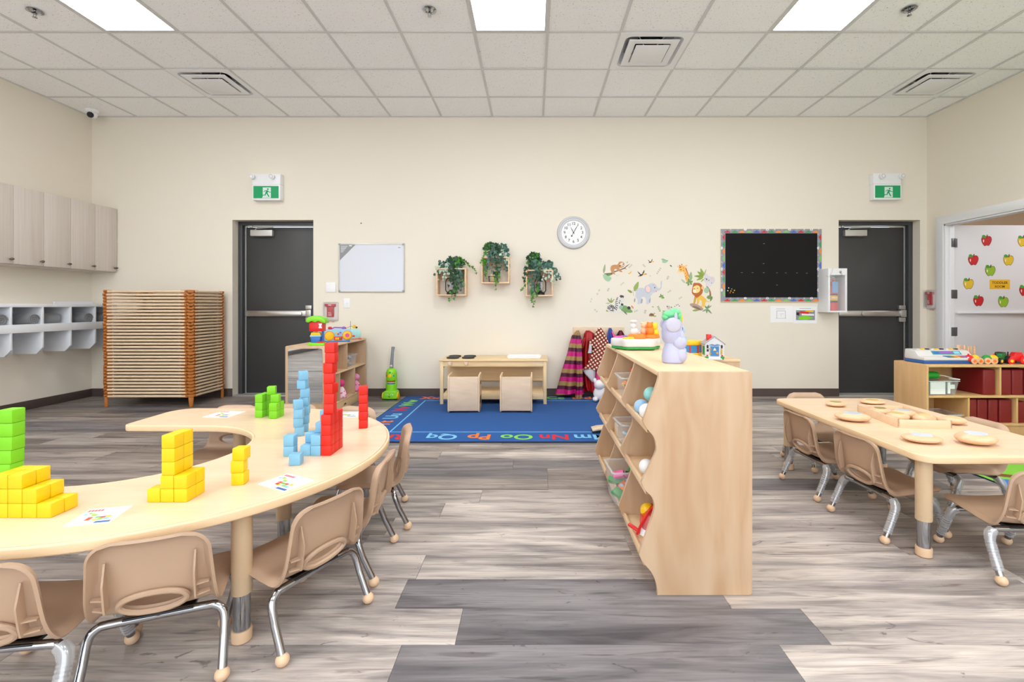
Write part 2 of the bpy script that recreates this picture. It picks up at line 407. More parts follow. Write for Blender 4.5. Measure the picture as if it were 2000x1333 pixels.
# diffusers
dl = ['square white air diffuser between the middle and right light panels', 'square white air diffuser on the ceiling above the grey exit door by the cots', 'square white air diffuser near the ceiling corner over the apple door']
for (c, r), lb in zip(diff_cells, dl):
    t = thing('air_diffuser', lb, 'vent', (GX + (c + .5) * TP, GY + (r + .5) * TP, CEIL), 0, 'square ceiling air diffusers')
    o_, i_ = rrect(-.302, .302, -.302, .302, .004), rrect(-.25, .25, -.25, .25, .06)
    b = MB().ring(o_, i_, -.003, .003)
    j_ = rrect(-.20, .20, -.20, .20, .06); n = len(i_)
    b.add([(p[0], p[1], .003) for p in i_] + [(p[0], p[1], .085) for p in j_], [(k, (k + 1) % n, n + (k + 1) % n, n + k) for k in range(n)])
    b.build('frame', M_white, t)
    MB().box(-.23, .23, -.23, .23, .085, .09).build('back_plate', M_grey, t)
    MB().lathe([(.13, .06), (.13, .084)], 24).build('duct_shade_disc', M_black, t)  # black disc stands in for the shade inside the duct mouth
    for k in range(4):
        a = PI / 4 + k * PI / 2; MB().cyl((.02 * math.cos(a), .02 * math.sin(a), -.01), (.17 * math.cos(a), .17 * math.sin(a), .085), .004, n=8).build('bracket_arm', M_white, t)
    b = MB().ring(rrect(-.215, .215, -.215, .215, .003), rrect(-.155, .155, -.155, .155, .003), -.012, -.006); b.build('middle_ring', M_white, t, .001)
    MB().box(-.145, .145, -.145, .145, -.022, -.016).build('center_plate', M_white, t, .002)
# sprinklers
for (px, py), lb in zip(((68, 22), (839, 20), (1776, 18)), ('chrome sprinkler head on the ceiling at the far left', 'chrome sprinkler head beside the middle light panel', 'chrome sprinkler head right of the right light panel')):
    Y = 2.262 * 920 / (596 - py); X = (px - 1041) / 920 * Y
    t = thing('sprinkler', lb, 'sprinkler', (X, Y, CEIL + .004), 0, 'ceiling sprinklers')
    MB().lathe([(.012, 0), (.05, -.001), (.052, -.006), (.035, -.010), (.030, -.004), (.012, -.003)], 20).build('escutcheon', M_chrome, t)
    MB().cyl((0, 0, 0), (0, 0, -.03), .008, n=10).build('body', M_chrome, t)
    for sx in (-1, 1): MB().tube([(sx * .006, 0, -.025), (sx * .013, 0, -.035), (sx * .004, 0, -.05)], .0025, 6).build('yoke_arm', M_chrome, t)
    MB().lathe([(.002, -.048), (.016, -.051), (.016, -.053), (.002, -.054)], 14).build('deflector', M_chrome, t)
# dome camera
t = thing('dome_camera', 'white dome security camera under the ceiling corner above the cots', 'camera', (-5.12, 5.47, CEIL))
MB().lathe([(.062, 0.004), (.062, -.02), (.056, -.03), (.03, -.034)], 24).build('mount', M_white, t)
MB().ell((0, 0, -.045), (.05, .05, .05)).build('housing', M_white, t)
R = Matrix.Rotation(math.radians(-35), 3, 'X')
MB().ell((0.006, -.026, -.06), (.036, .03, .036)).build('lens_window', M_black, t)

# ---------------------------------------------------------------- walls
D1 = (-3.618, -2.644); D2 = (3.679, 4.659); DH = 2.123
wall_back = struct(MB().prism([(XL - .2, 0), (D1[0], 0), (D1[0], DH), (D1[1], DH), (D1[1], 0), (D2[0], 0), (D2[0], DH), (D2[1], DH), (D2[1], 0), (XR + .1, 0), (XR + .1, CEIL + .16), (XL - .2, CEIL + .16)], YW, YW + .24, 'xz').build('wall_back', M_wall, smooth=False))
wall_left = struct(MB().box(XL - .2, XL, YF - .1, YW, 0, CEIL + .16).build('wall_left', M_wall, smooth=False))
OY0, OY1, OH = 4.52, 5.43, 2.03
wall_right = struct(MB().prism([(YF - .1, 0), (OY0, 0), (OY0, OH), (OY1, OH), (OY1, 0), (YW, 0), (YW, CEIL + .16), (YF - .1, CEIL + .16)], XR, XR + .10, 'yz').build('wall_right', M_wall, smooth=False))
# front wall (behind the camera) with four unseen windows, enlarged to let in more daylight
wn = [(-5.0, -2.75), (-2.55, -.3), (-.1, 2.15), (2.35, 4.5)]; pts = [(XL, 0), (XR, 0), (XR, CEIL + .16), (XL, CEIL + .16)]
b = MB(); b.box(XL, XR, YF - .15, YF, 0, .25); b.box(XL, XR, YF - .15, YF, 2.95, CEIL + .16)
xs = [XL] + [v for w_ in wn for v in w_] + [XR]
for i in range(0, len(xs), 2): b.box(xs[i], xs[i + 1], YF - .15, YF, .25, 2.95)
struct(b.build('wall_front', M_wall, smooth=False))
for i, (a, c) in enumerate(wn):
    wdo = struct(MB().ring([(a, .25), (c, .25), (c, 2.95), (a, 2.95)], [(a + .05, .3), (c - .05, .3), (c - .05, 2.9), (a + .05, 2.9)], YF - .12, YF - .05, 'xz').build('window_%d' % (i + 1), M_trim))
    MB().box(a + .05, c - .05, YF - .09, YF - .085, .3, 2.9).build('pane', M_pane, wdo)
    MB().box((a + c) / 2 - .02, (a + c) / 2 + .02, YF - .11, YF - .06, .3, 2.9).build('mullion', M_trim, wdo)
# baseboards
def bb(n, x0, x1, y0, y1):
    struct(MB().box(x0, x1, y0, y1, 0, .094).build(n, M_base, bevel=.003))
bb('baseboard_left', XL, XL + .012, YF, YW - .012)
b = MB()
for a, c in ((XL, D1[0]), (D1[1], D2[0]), (D2[1], XR)): b.box(a, c, YW - .012, YW, 0, .094)
struct(b.build('baseboard_back', M_base))
bb('baseboard_right', XR - .012, XR, YF, OY0 - .1)
# adjoining room seen through the opening
M_adj = mat('adjoining_paint', (196, 172, 146), .8)
b = MB().box(XR + .10, 8.2, 6.3, 6.4, 0, 2.75).box(8.1, 8.2, 2.9, 6.3, 0, 2.75).box(XR + .1, 8.2, 2.8, 2.9, 0, 2.75)
struct(b.build('wall_adjoining', M_adj, smooth=False))
struct(MB().box(XR + .10, 8.2, 2.8, 6.4, 2.75, 2.8).build('ceiling_adjoining', M_tile, smooth=False))
t = thing('ceiling_light', 'ceiling light panel of the adjoining room past the apple door', 'ceiling light', (6.3, 4.3, 2.735))
put('frame', fr_me, t); put('diffuser', di_me, t)
# exit doors
def exit_door(n, X0, X1):
    d = bpy.data.objects.new('door_%d' % n, None); COL.objects.link(d); struct(d); d.location = (X0, YW, 0)
    w = X1 - X0; fy = .108; j = .05
    for nm, x0, x1 in (('jamb', 0, j), ('jamb', w - j, w)):
        MB().box(x0, x1, fy, fy + .10, 0, DH).build(nm, M_frame, d, .003)
        xa, xb = (j, j + .014) if x0 == 0 else (w - j - .014, w - j)
        MB().box(xa, xb, fy + .040, fy + .10, 0, DH - .045).build('door_stop', M_frame, d, .002)
        xa, xb = (j + .014, j + .022) if x0 == 0 else (w - j - .022, w - j - .014)
        MB().box(xa, xb, fy + .044, fy + .056, .01, DH - .062).build('hinge_strip', M_alu, d)
    MB().box(j, w - j, fy, fy + .10, DH - .045, DH).build('head_jamb', M_frame, d, .003)
    MB().box(j + .014, w - j - .014, fy + .042, fy + .054, DH - .062, DH - .050).build('drip_strip', M_alu, d)
    MB().box(j + .024, w - j - .024, fy + .050, fy + .09, .012, DH - .064).build('leaf', M_dgrey, d, .003)
    MB().box(0, w, 0.0, fy + .1, -.006, .010).build('threshold', M_alu, d, .003)
    ly = fy + .050
    c = MB().box(j + .10, j + .37, ly - .055, ly, 1.945, 2.022).build('closer_body', M_alu, d, .006)
    MB().tube([(.20, ly - .03, 2.022), (.22, ly - .04, 2.045), (.44, ly - .075, 2.05)], .008, 8).build('closer_arm', M_alu, c)
    MB().tube([(.44, ly - .075, 2.052), (.14, ly - .012, 2.068)], .008, 8).build('closer_arm', M_alu, c)
    MB().cyl((.14, ly - .012, 2.055), (.14, ly - .012, 2.085), .018, n=12).build('arm_pivot', M_alu, c)
    p = MB().box(j + .03, w - j - .03, ly - .045, ly, .958, 1.030).build('panic_bar', M_steel, d, .010)
    MB().prism(rrect(j + .30, w - j - .14, .966, 1.022, .024), ly - .062, ly - .044, 'xz').build('push_pad', M_steel, p, .006)
    MB().box(w - j - .095, w - j - .028, ly - .055, ly, .95, 1.038).build('end_cap', M_steel, p, .006)
    for z0, z1 in ((1.042, 1.095), (.892, .946)): MB().box(w - j - .105, w - j - .028, ly - .04, ly, z0, z1).build('latch_case', M_steel, d, .005)
exit_door(1, *D1); exit_door(2, *D2)
# toddler room door, casing
b = MB(); cx0, cx1 = XR - .018, XR
tr = struct(MB().prism([(OY1, 0), (OY1 + .095, 0), (OY1 + .095, OH + .095), (OY0 - .095, OH + .095), (OY0 - .095, 0), (OY0, 0), (OY0, OH), (OY1, OH)], cx0, cx1, 'yz').build('trim_1', M_trim, bevel=.005))
MB().box(XR - .001, XR + .104, OY1 - .018, OY1, 0, OH).build('jamb', M_trim, tr, .002)
MB().box(XR - .001, XR + .104, OY0, OY0 + .018, 0, OH).build('jamb', M_trim, tr, .002)
MB().box(XR - .001, XR + .104, OY0, OY1, OH - .018, OH).build('head_jamb', M_trim, tr, .002)
MB().box(XR + .04, XR + .055, OY1 - .030, OY1 - .018, 0, OH - .018).build('door_stop', M_trim, tr, .002)
DY = 5.435; dx0, dx1 = XR + .118, XR + .99
d3 = bpy.data.objects.new('door_3', None); COL.objects.link(d3); struct(d3); d3.location = (0, 0, 0)
M_drw = mat('door_white', (226, 226, 230), .5)
MB().box(dx0, dx1, DY, DY + .042, .012, 2.02).build('leaf', M_drw, d3, .002)
MB().box(dx0 + .02, dx1, DY - .028, DY, 1.0, 1.018).build('chair_rail', M_trim, d3, .004)
for py in (475, 575, 648):
    z = CAMH + (596 - py) / 920 * 5.44
    h = MB().box(XR + .104, XR + .118, DY - .03, DY + .03, z - .05, z + .05).box(XR + .066, XR + .106, OY1 - .0205, OY1 - .0175, z - .05, z + .05).build('hinge', mat('hinge_grey', (112, 114, 118), .4, .6), d3, .001)
    MB().box(dx0 + .001, dx0 + .036, DY - .003, DY, z - .05, z + .05).build('hinge_leaf', MATS['hinge_grey'], h)
# ---------------------------------------------------------------- chairs
def make_chair_meshes():
    prof = catmull([(.168, .212), (.150, .229), (.09, .233), (.01, .226), (-.06, .219), (-.102, .226), (-.126, .256), (-.138, .31), (-.148, .38), (-.160, .458)], 5, False)
    P = [Vector((0, y, z)) for y, z in prof]
    S = [0.0]
    for i in range(1, len(P)): S.append(S[-1] + (P[i] - P[i - 1]).length)
    tot = S[-1]
    def at(s):
        s = min(max(s, 0), tot)
        for i in range(1, len(S)):
            if S[i] >= s - 1e-9:
                t = (s - S[i - 1]) / max(S[i] - S[i - 1], 1e-9); p = P[i - 1].lerp(P[i], t)
                a, b = P[max(i - 2, 0)], P[min(i + 1, len(P) - 1)]
                tg = (b - a).normalized(); return p, tg
    shole = next(S[i] for i in range(len(P)) if P[i].z > .258 and P[i].y < -.1)
    NU, NV = 30, 54
    def half(s):
        w = .150 if s < .30 else .150 - .016 * ((s - .30) / (tot - .30))
        if s < .05: w = .150 - .02 + .02 * (s / .05)
        rc = .055
        if s > tot - rc: q = (s - (tot - rc)) / rc; w -= rc * (1 - math.sqrt(max(0, 1 - q * q)))
        rc = .045
        if s < rc: q = (rc - s) / rc; w -= rc * (1 - math.sqrt(max(0, 1 - q * q)))
        return w
    vs2 = []; hole = (.080, .030)
    for j in range(NV + 1):
        s = tot * j / NV
        for i in range(NU + 1):
            u = -1 + 2 * i / NU; vs2.append([u * half(s), s])
    fs = []
    for j in range(NV):
        for i in range(NU):
            q = [j * (NU + 1) + i, j * (NU + 1) + i + 1, (j + 1) * (NU + 1) + i + 1, (j + 1) * (NU + 1) + i]
            cx = sum(vs2[k][0] for k in q) / 4; cs = sum(vs2[k][1] for k in q) / 4
            if (cx / hole[0]) ** 2 + ((cs - shole) / hole[1]) ** 2 < 1: continue
            fs.append(tuple(q))
    used = {}
    for f in fs:
        for k in range(4):
            e = tuple(sorted((f[k], f[(k + 1) % 4]))); used[e] = used.get(e, 0) + 1
    for e, n in used.items():
        if n == 1:
            for k in e:
                x, s = vs2[k]
                rr = math.sqrt((x / hole[0]) ** 2 + ((s - shole) / hole[1]) ** 2)
                if .4 < rr < 1.45 and abs(x) < .12 and abs(s - shole) < .05:
                    vs2[k] = [x / rr, shole + (s - shole) / rr]
    def surf(x, s, extra=0.0):
        p, tg = at(s); nrm = Vector((0, tg.z, -tg.y))      # towards the sitter
        w0 = .150 if s < .30 else .150 - .016 * ((s - .30) / (tot - .30))
        u = abs(x) / w0
        ex, es, rc = w0 - abs(x), (s if s < tot / 2 else tot - s), (.045 if s < tot / 2 else .055)
        dist = min(ex, es)
        if ex < rc and es < rc: dist = rc - math.hypot(rc - ex, rc - es)
        k_ = min(max((s - .24) / .12, 0), 1)
        lip = .013 + .013 * k_
        d = lip * min(max((.019 - dist) / .019, 0), 1) ** 1.6
        curve = .014 * (1 - min(u, 1) ** 2) * (.6 + .4 * k_)
        return p + Vector((x, 0, 0)) - nrm * (d + curve - extra)
    m = MB(); idx = {k for f in fs for k in f}; mp = {}
    for k in sorted(idx): mp[k] = len(m.v); m.v.append(tuple(surf(*vs2[k])))
    m.f = [tuple(mp[k] for k in f) for f in fs]
    me = bpy.data.meshes.new('shell'); me.from_pydata(m.v, [], m.f)
    bm = bmesh.new(); bm.from_mesh(me); bmesh.ops.remove_doubles(bm, verts=bm.verts, dist=1e-5); bmesh.ops.recalc_face_normals(bm, faces=bm.faces)
    bmesh.ops.solidify(bm, geom=bm.faces[:], thickness=.008); bm.to_mesh(me); bm.free()
    me.shade_smooth(); me.set_sharp_from_angle(angle=math.radians(45)); me.materials.append(M_sand)
    rim = MB().tube([tuple(surf(hole[0] * math.cos(a), shole + hole[1] * math.sin(a), -.009)) for a in [2 * PI * k / 40 for k in range(40)]], [.0085] * 40, 8, closed=True).mesh('handle_rim', M_sand)
    ribs = []
    for sx in (-1, 1):
        b = MB(); n = 12; row = []
        for k in range(n + 1):
            s = tot - .060 - k * (.135 / n)
            dep = .004 + .022 * min(1, k / 5)
            q = surf(sx * .104, s, -.006); q2 = surf(sx * .104, s, -.006 - dep)
            row.append((q, q2))
        for k in range(n):
            a, a2 = row[k]; c, c2 = row[k + 1]; t = Vector((.0025, 0, 0))
            b.add([a - t, a2 - t, c2 - t, c - t, a + t, a2 + t, c2 + t, c + t], [(0, 1, 2, 3), (7, 6, 5, 4), (1, 5, 6, 2), (0, 3, 7, 4)] + ([(0, 4, 5, 1)] if k == 0 else []) + ([(3, 2, 6, 7)] if k == n - 1 else []))
        for zz in (.160, .192):
            s = tot - zz
            a, c = surf(sx * .104, s, -.006), surf(sx * .136, s, -.004); e, g = surf(sx * .104, s, -.026), surf(sx * .136, s, -.014); t = Vector((0, 0, .002))
            b.add([a - t, c - t, g - t, e - t, a + t, c + t, g + t, e + t], [(0, 1, 2, 3), (7, 6, 5, 4), (0, 4, 5, 1), (1, 5, 6, 2), (2, 6, 7, 3), (3, 7, 4, 0)])
        ribs.append(b.mesh('back_rib', M_sand))
    legs = []
    for sx in (-1, 1):
        for fr in (-1, 1):
            if fr < 0: pts = [(.170, -.168, .022), (.167, -.126, .11), (.165, -.112, .15), (.158, -.104, .174), (.142, -.100, .188), (.12, -.099, .192), (0, -.098, .193)]
            else: pts = [(.148, .168, .022), (.147, .128, .11), (.146, .114, .15), (.140, .104, .178), (.124, .098, .188), (.10, .094, .192), (0, .092, .193)]
            pts = [(sx * x, y, z) for x, y, z in pts]
            sm = catmull(pts[1:], 4, False)
            leg = MB().tube([pts[0]] + sm, .0125, 12).mesh('leg', M_chrome)
            gl = MB().ell((pts[0][0], pts[0][1], .0195), (.0205, .0205, .0195)).mesh('foot_glide', M_glide)
            a, c2 = Vector(pts[0]), Vector(pts[2]); wv = []; rr = []
            for k in range(22):
                t = .22 + .80 * k / 21; wv.append(a.lerp(c2, t)); rr.append(.0165 + .0022 * (k % 2) + random.uniform(0, .001))
            wv += [Vector(pts[3]), Vector(pts[4])]; rr += [.021, .019]
            wr = MB().tube(wv, rr, 10).mesh('plastic_sleeve', M_wrap)
            legs.append((leg, gl, wr))
    br = MB().box(-.085, .085, -.11, .105, .194, .203).mesh('seat_bracket', mat('dark_metal', (70, 72, 76), .35, .8))
    return me, rim, ribs, legs, br
CH = make_chair_meshes()
def chair(label, x, y, fx, fy, wrap=False, group='beige chairs at the horseshoe table'):
    a = math.atan2(fy, fx) - PI / 2
    t = thing('toddler_chair', label, 'chair', (x, y, 0), a, group)
    sh = put('seat_shell', CH[0], t); put('handle_rim', CH[1], sh)
    for r in CH[2]: put('back_rib', r, sh)
    for lg, gl, wr in CH[3]:
        l = put('leg', lg, t); put('foot_glide', gl, l)
        if wrap: put('plastic_sleeve', wr, l)
    put('seat_bracket', CH[4], t)
    return t
def ctr(rx, ry, fx, fy, back=.168):
    n = math.hypot(fx, fy); return rx + fx / n * back, ry + fy / n * back
for lb, rx, ry, fx, fy, wr in (
    ('beige plastic chair cut off by the left edge of the photo, back towards us', -1.400, 1.175, -.14, .98, True),
    ('beige plastic chair with its back towards us, left of the horseshoe table leg', -1.068, 1.316, -.368, .93, False),
    ('beige plastic chair on bare chrome legs, right of the horseshoe table leg', -.685, 1.585, -.89, .456, False),
    ('beige plastic chair tucked sideways under the round end of the horseshoe table', -.632, 2.010, -1, -.06, False),
    ('beige plastic chair whose top edge peeks over the table beside the blue rug', -.665, 2.470, -.95, -.30, False),
    ('beige plastic chair behind the far wing of the horseshoe table, its oval hole showing', -1.885, 2.985, 0.02, -1, False),
    ('beige plastic chair whose top edge shows behind the green and blue blocks', -1.53, 3.02, .0, -1, False),
    ('beige plastic chair whose top edge shows behind the tall red block tower', -1.105, 2.945, -.35, -1, False)):
    x, y = ctr(rx, ry, fx, fy); chair(lb, x, y, fx, fy, wr)
g2 = 'beige chairs at the rectangular table'
for lb, rx, ry, fx, fy in (
    ('beige plastic chair at the far left corner of the rectangular table, back towards the shelf', 1.579, 2.800, 1, .05),
    ('beige plastic chair in the middle of the near long side, bubble wrap on its legs', 1.601, 2.335, 1, .10),
    ('beige plastic chair at the near end of the rectangular table, cut by the photo edge', 2.005, 1.835, .06, 1),
    ('beige plastic chair facing us from the far end of the rectangular table', 1.985, 3.42, .02, -1),
    ('beige plastic chair on the far long side of the rectangular table before maroon foam blocks', 2.50, 2.62, -1, -.04)):
    x, y = ctr(rx, ry, fx, fy); chair(lb, x, y, fx, fy, True, g2)

# ---------------------------------------------------------------- tables
TH = 0.46
def offset_poly(p, d):
    n = len(p); o = []
    for i in range(n):
        a, b, c = Vector(p[i - 1]), Vector(p[i]), Vector(p[(i + 1) % n])
        e1, e2 = (b - a).normalized(), (c - b).normalized(); n1, n2 = Vector((e1.y, -e1.x)), Vector((e2.y, -e2.x)); m_ = (n1 + n2)
        m_ = m_.normalized() * (d / max(.5, math.sqrt((1 + n1.dot(n2)) / 2))); o.append((b.x + m_.x, b.y + m_.y))
    return o
def table(name, label, poly, legs, grp=None):
    t = thing(name, label, 'table')
    area = sum(poly[i - 1][0] * poly[i][1] - poly[i][0] * poly[i - 1][1] for i in range(len(poly)))
    if area < 0: poly = poly[::-1]
    MB().prism(offset_poly(poly, -.012), TH - .028, TH).build('tabletop', M_maple, t, .001, seg=1)
    MB().ring(poly, offset_poly(poly, -.0121), TH - .033, TH - .0006).build('edge_band', M_edge, t, .009, seg=3)
    for x, y in legs:
        l = MB().lathe([(.030, .158), (.031, .162), (.031, TH - .03), (.040, TH - .03), (.040, TH - .028)], 24, (x, y, 0)).build('leg', M_sleeve, t)
        MB().lathe([(.0255, .03), (.0255, .16)], 20, (x, y, 0)).build('leg_tube', M_chrome, l)
        MB().lathe([(.024, 0), (.030, .004), (.031, .035), (.0295, .040), (.026, .041)], 22, (x, y, 0)).build('foot_cap', M_glide, l)
    return t
def corner(p, a, b, r, n=5):
    p, a, b = Vector(p), Vector(a), Vector(b); u, v = (a - p).normalized(), (b - p).normalized()
    o = []
    for i in range(n + 1):
        th = PI / 2 * i / n; o.append(tuple(p + u * r * (1 - math.sin(th)) + v * r * (1 - math.cos(th))))
    return o
def arc(cx, cy, r, a0, a1, n): return [(cx + r * math.cos(math.radians(a0 + (a1 - a0) * i / n)), cy + r * math.sin(math.radians(a0 + (a1 - a0) * i / n))) for i in range(n + 1)]
hs = corner((-2.19, 2.50), (-1.7, 2.48), (-2.19, 2.9), .05) + corner((-2.19, 2.925), (-2.19, 2.5), (-1.6, 2.925), .12) + arc(-1.52, 2.075, .85, 90, -90, 44)
hs += corner((-2.19, 1.225), (-1.6, 1.225), (-2.19, 1.6), .12) + corner((-2.19, 1.655), (-2.19, 1.3), (-1.75, 1.655), .05) + arc(-1.72, 2.075, .415, -90, 90, 24)
table('horseshoe_table', 'low horseshoe-shaped maple table with sand edge covered in coloured blocks', hs, [(-.955, 1.545), (-2.05, 1.40), (-1.695, 2.72), (-.93, 2.60), (-1.10, 2.08)])
table('rectangular_table', 'low rectangular maple table set with wooden mirror pebbles', rrect(1.645, 2.405, 1.985, 3.235, .07), [(1.713, 2.065), (2.335, 2.065), (1.713, 3.155), (2.335, 3.155)])

# ---------------------------------------------------------------- blocks on the horseshoe table
CB = .0435
bl_m = {}
def cube(color, label, x, y, lvl, rz=0.0, dz=0.0):
    if color not in bl_m:
        mt = {'red': mat('block_red', (212, 28, 8), .5, bump=.1, bscale=700), 'blue': mat('block_blue', (122, 180, 212), .5, bump=.1, bscale=700), 'green': mat('block_green', (118, 200, 20), .5, bump=.1, bscale=700), 'yellow': mat('block_yellow', (232, 194, 0), .5, bump=.1, bscale=700)}[color]
        h = CB / 2; bl_m[color] = MB().box(-h + .0004, h - .0004, -h + .0004, h - .0004, 0, CB).mesh('toy_block', mt, .0032)
    o = put('toy_block', bl_m[color], None, (x, y, TH + lvl * CB), (0, 0, rz)); tag(o, label, 'toy block', color + ' blocks on the horseshoe table')
h = CB / 2; R_ = random.Random(3)
# red pile and tower
rx0, ry0 = -.899 + h, 1.992 + h
for i in range(3):
    for l in range(4): cube('red', 'red block in the base wall, %s row back, %s layer up' % (ORD[i + 1], ORD[l + 1]), rx0, ry0 + i * CB, l)
for l in range(7): cube('red', 'red block of the tall tower, %s from its top' % ORD[7 - l], rx0 + .006 + R_.uniform(-.004, .005), ry0 + .014, l + 4, R_.uniform(-.25, .3))
for l in range(5): cube('red', 'red block of the lone five-high tower, %s from the table' % ORD[l + 1], -.884, 2.455, l, .25 + R_.uniform(-.05, .05))
# blue stairs against the red wall
for (i, j, n) in ((0, 0, 2), (0, 1, 3), (0, 2, 4), (1, 0, 1), (1, 1, 2)):
    for l in range(n): cube('blue', 'pale blue stair block, %s column from red, %s step back, %s up' % (ORD[i + 1], ORD[j + 1], ORD[l + 1]), rx0 - CB * (i + 1), ry0 + j * CB, l)
for l, w in ((0, 'lower'), (1, 'upper')): cube('blue', '%s pale blue block of the separate pair left of the stair' % w, -1.032, 2.005, l, .06)
cube('blue', 'single pale blue block standing alone in front of the blue stair', -.951, 1.893, 0, .12)
for l in range(4): cube('blue', 'pale blue block of the shorter blue tower, %s from the table' % ORD[l + 1], -1.148 + R_.uniform(-.004, .004), 2.31, l, .35 + R_.uniform(-.3, .3))
for l in range(7): cube('blue', 'pale blue block of the taller blue tower, %s from the table' % ORD[l + 1], -1.160 + R_.uniform(-.006, .006), 2.385, l, .2 + R_.uniform(-.3, .4))
# green group
for i, w in ((0, 'front'), (1, 'rear')):
    for l in range(3): cube('green', 'green block in the three-high %s column of the far group, %s up' % (w, ORD[l + 1]), -1.555 + i * .005, 2.690 + i * CB, l)
for i, w in ((0, 'front'), (1, 'rear')):
    for l in range(2): cube('green', 'green block in the two-high %s column beside the far group, %s up' % (w, ORD[l + 1]), -1.462, 2.665 + i * CB, l, .05)
cube('green', 'green block on the third level at the rear of the far group', -1.466, 2.685, 2, .2)
cube('green', 'topmost green block bridging the far group', -1.497, 2.70, 3, .3)
for l in range(7): cube('green', 'green block of the tower at the left photo edge, %s from the table' % ORD[l + 1], -1.690 + R_.uniform(-.004, .004), 1.525, l, R_.uniform(-.1, .1))
# yellow middle pile
yx, yy = -1.121 - h, 1.525 + h
for i, j in ((0, 0), (1, 0), (2, 0), (0, 1), (1, 1)): cube('yellow', 'yellow block in the L-shaped pile bottom layer, %s along, %s row' % (ORD[i + 1], ORD[j + 1]), yx - i * CB, yy + j * CB, 0)
for i, j in ((0, 0), (1, 0), (0, 1), (1, 1)): cube('yellow', 'yellow block in the L-shaped pile second layer, %s along, %s row' % (ORD[i + 1], ORD[j + 1]), yx - i * CB, yy + j * CB, 1)
for l in range(3):
    for j in range(2): cube('yellow', 'yellow block of the slab atop the L-shaped pile, %s course, %s half' % (ORD[l + 1], ('near', 'far')[j]), yx - CB * .92, yy + j * CB, l + 2)
for l in range(3): cube('yellow', 'yellow block of the small three-high stack, %s from the table' % ORD[l + 1], -1.050 + (0, -.004, .004)[l], 1.690, l, (.1, .22, .05)[l])
# yellow stepped pile at the left edge
lx, ly = -1.446 - h, 1.412 + h
for l, n0 in ((0, 0), (1, 1), (2, 2)):
    for i in range(n0, 4):
        for j in range(2): cube('yellow', 'yellow block of the stepped left-edge pile, layer %s, %s column, %s row' % (('one', 'two', 'three')[l], ORD[i + 1], ORD[j + 1]), lx - i * CB, ly + j * CB, l, -.0)
# instruction cards
def card(label, pts, seed):
    P = [Vector((*G(px, py, TH), 0)) for px, py in pts]      # near-left, near-right, far-right, far-left
    c = sum(P, Vector()) / 4; ux = ((P[1] - P[0]) + (P[2] - P[3])) / 2; uy = ((P[3] - P[0]) + (P[2] - P[1])) / 2
    ux_n = ux.normalized(); w, d = ux.length, min(uy.length, ux.length * 1.05); a = math.atan2(ux.y, ux.x)
    t = thing('instruction_card', label, 'card', (c.x, c.y, TH), a, 'building instruction cards')
    MB().prism(rrect(-w / 2, w / 2, -d / 2, d / 2, .004), 0, .0012).build('sheet', M_paper, t)
    z0, z1 = .0012, .0016
    def q(x0, x1, y0, y1, m, nm): MB().box(x0 * w, x1 * w, y0 * d, y1 * d, z0, z1).build(nm, m, t, smooth=False)
    q(.12, .47, -.46, -.36, mat('card_navy', (60, 98, 160), .5), 'title_strip')
    r = random.Random(seed); cs = [(230, 80, 50), (246, 196, 40), (120, 190, 80), (120, 186, 222), (230, 80, 50), (110, 180, 90)]
    for k in range(9):
        x = -.18 + (k % 4) * .13 + r.uniform(-.03, .03); y = -.28 + (k // 4) * .13 + r.uniform(-.02, .02)
        q(x, x + .12, y, y + .10, mat('card_c%d' % (k % 6), cs[k % 6], .5), 'printed_block')
    for k in range(5): q(-.45 + k * .075, -.45 + k * .075 + .055, .30, .40, mat('card_red', (206, 60, 60), .5), 'printed_letter')
    for k in range(3): q(-.42 + k * .09, -.42 + k * .09 + .07, .08 + .05 * (k % 2), .18 + .05 * (k % 2), mat('card_c%d' % (3 - k), cs[3 - k], .5), 'printed_block')
card('white instruction card on the near left of the horseshoe table, between yellow piles', [(117, 1037), (208, 1027), (263, 984), (180, 990)], 1)
card('white instruction card in front of the small three-high yellow stack', [(505, 946), (557, 963), (612, 938), (562, 926)], 2)
card('white instruction card on the far wing left of the green blocks', [(402, 816), (450, 817), (473, 804), (428, 803)], 3)
card('white instruction card behind the tall red tower', [(650, 816), (700, 814), (706, 806), (660, 804)], 4)
# ---------------------------------------------------------------- wall cabinets and cubbies (left wall)
FX = -5.0
M_cab = wood('pale_linen_oak', (214, 206, 198), (200, 191, 183), 'Z', 1.0, 60, .5, 1.0)
for i in range(5):
    y1 = 5.66 - i * .2815; y0 = y1 - .2805
    t = thing('wall_cabinet', 'pale wood-grain wall cabinet door, %s from the back corner' % ORD[i + 1], 'cabinet', (0, (y0 + y1) / 2, 1.49), 0, 'row of wall cabinets')
    h_ = (y1 - y0) / 2
    MB().box(XL, FX - .02, -h_, h_, 0, .767).build('body', M_cab, t, smooth=False)
    dr = MB().box(FX - .019, FX, -h_ + .0015, h_ - .0015, .006, .762).build('door', M_cab, t, .0015)
    MB().ell((FX + .026, h_ - .034, .05), (.012, .018, .013)).cyl((FX - .001, h_ - .034, .05), (FX + .02, h_ - .034, .05), .006, n=10).build('knob', mat('bronze', (120, 108, 98), .3, .8), dr)
t = thing('wall_cubby_shelf', 'white wall-mounted cubby shelf with open compartments below the wall cabinets', 'shelf', (0, 0, 0))
y_end, y_start = 5.655, 4.20
MB().box(XL, FX, y_start, y_end, 1.078, 1.112).build('top_board', M_whitem, t, .002)
MB().box(XL, XL + .012, y_start, y_end, .60, 1.078).build('back_panel', M_whitem, t)
MB().box(FX - .022, FX + .002, y_start, y_end, .826, .908).build('front_rail', M_whitem, t, .002)
MB().box(XL + .012, FX - .022, y_start, y_end, .880, .898).build('shelf', M_whitem, t)
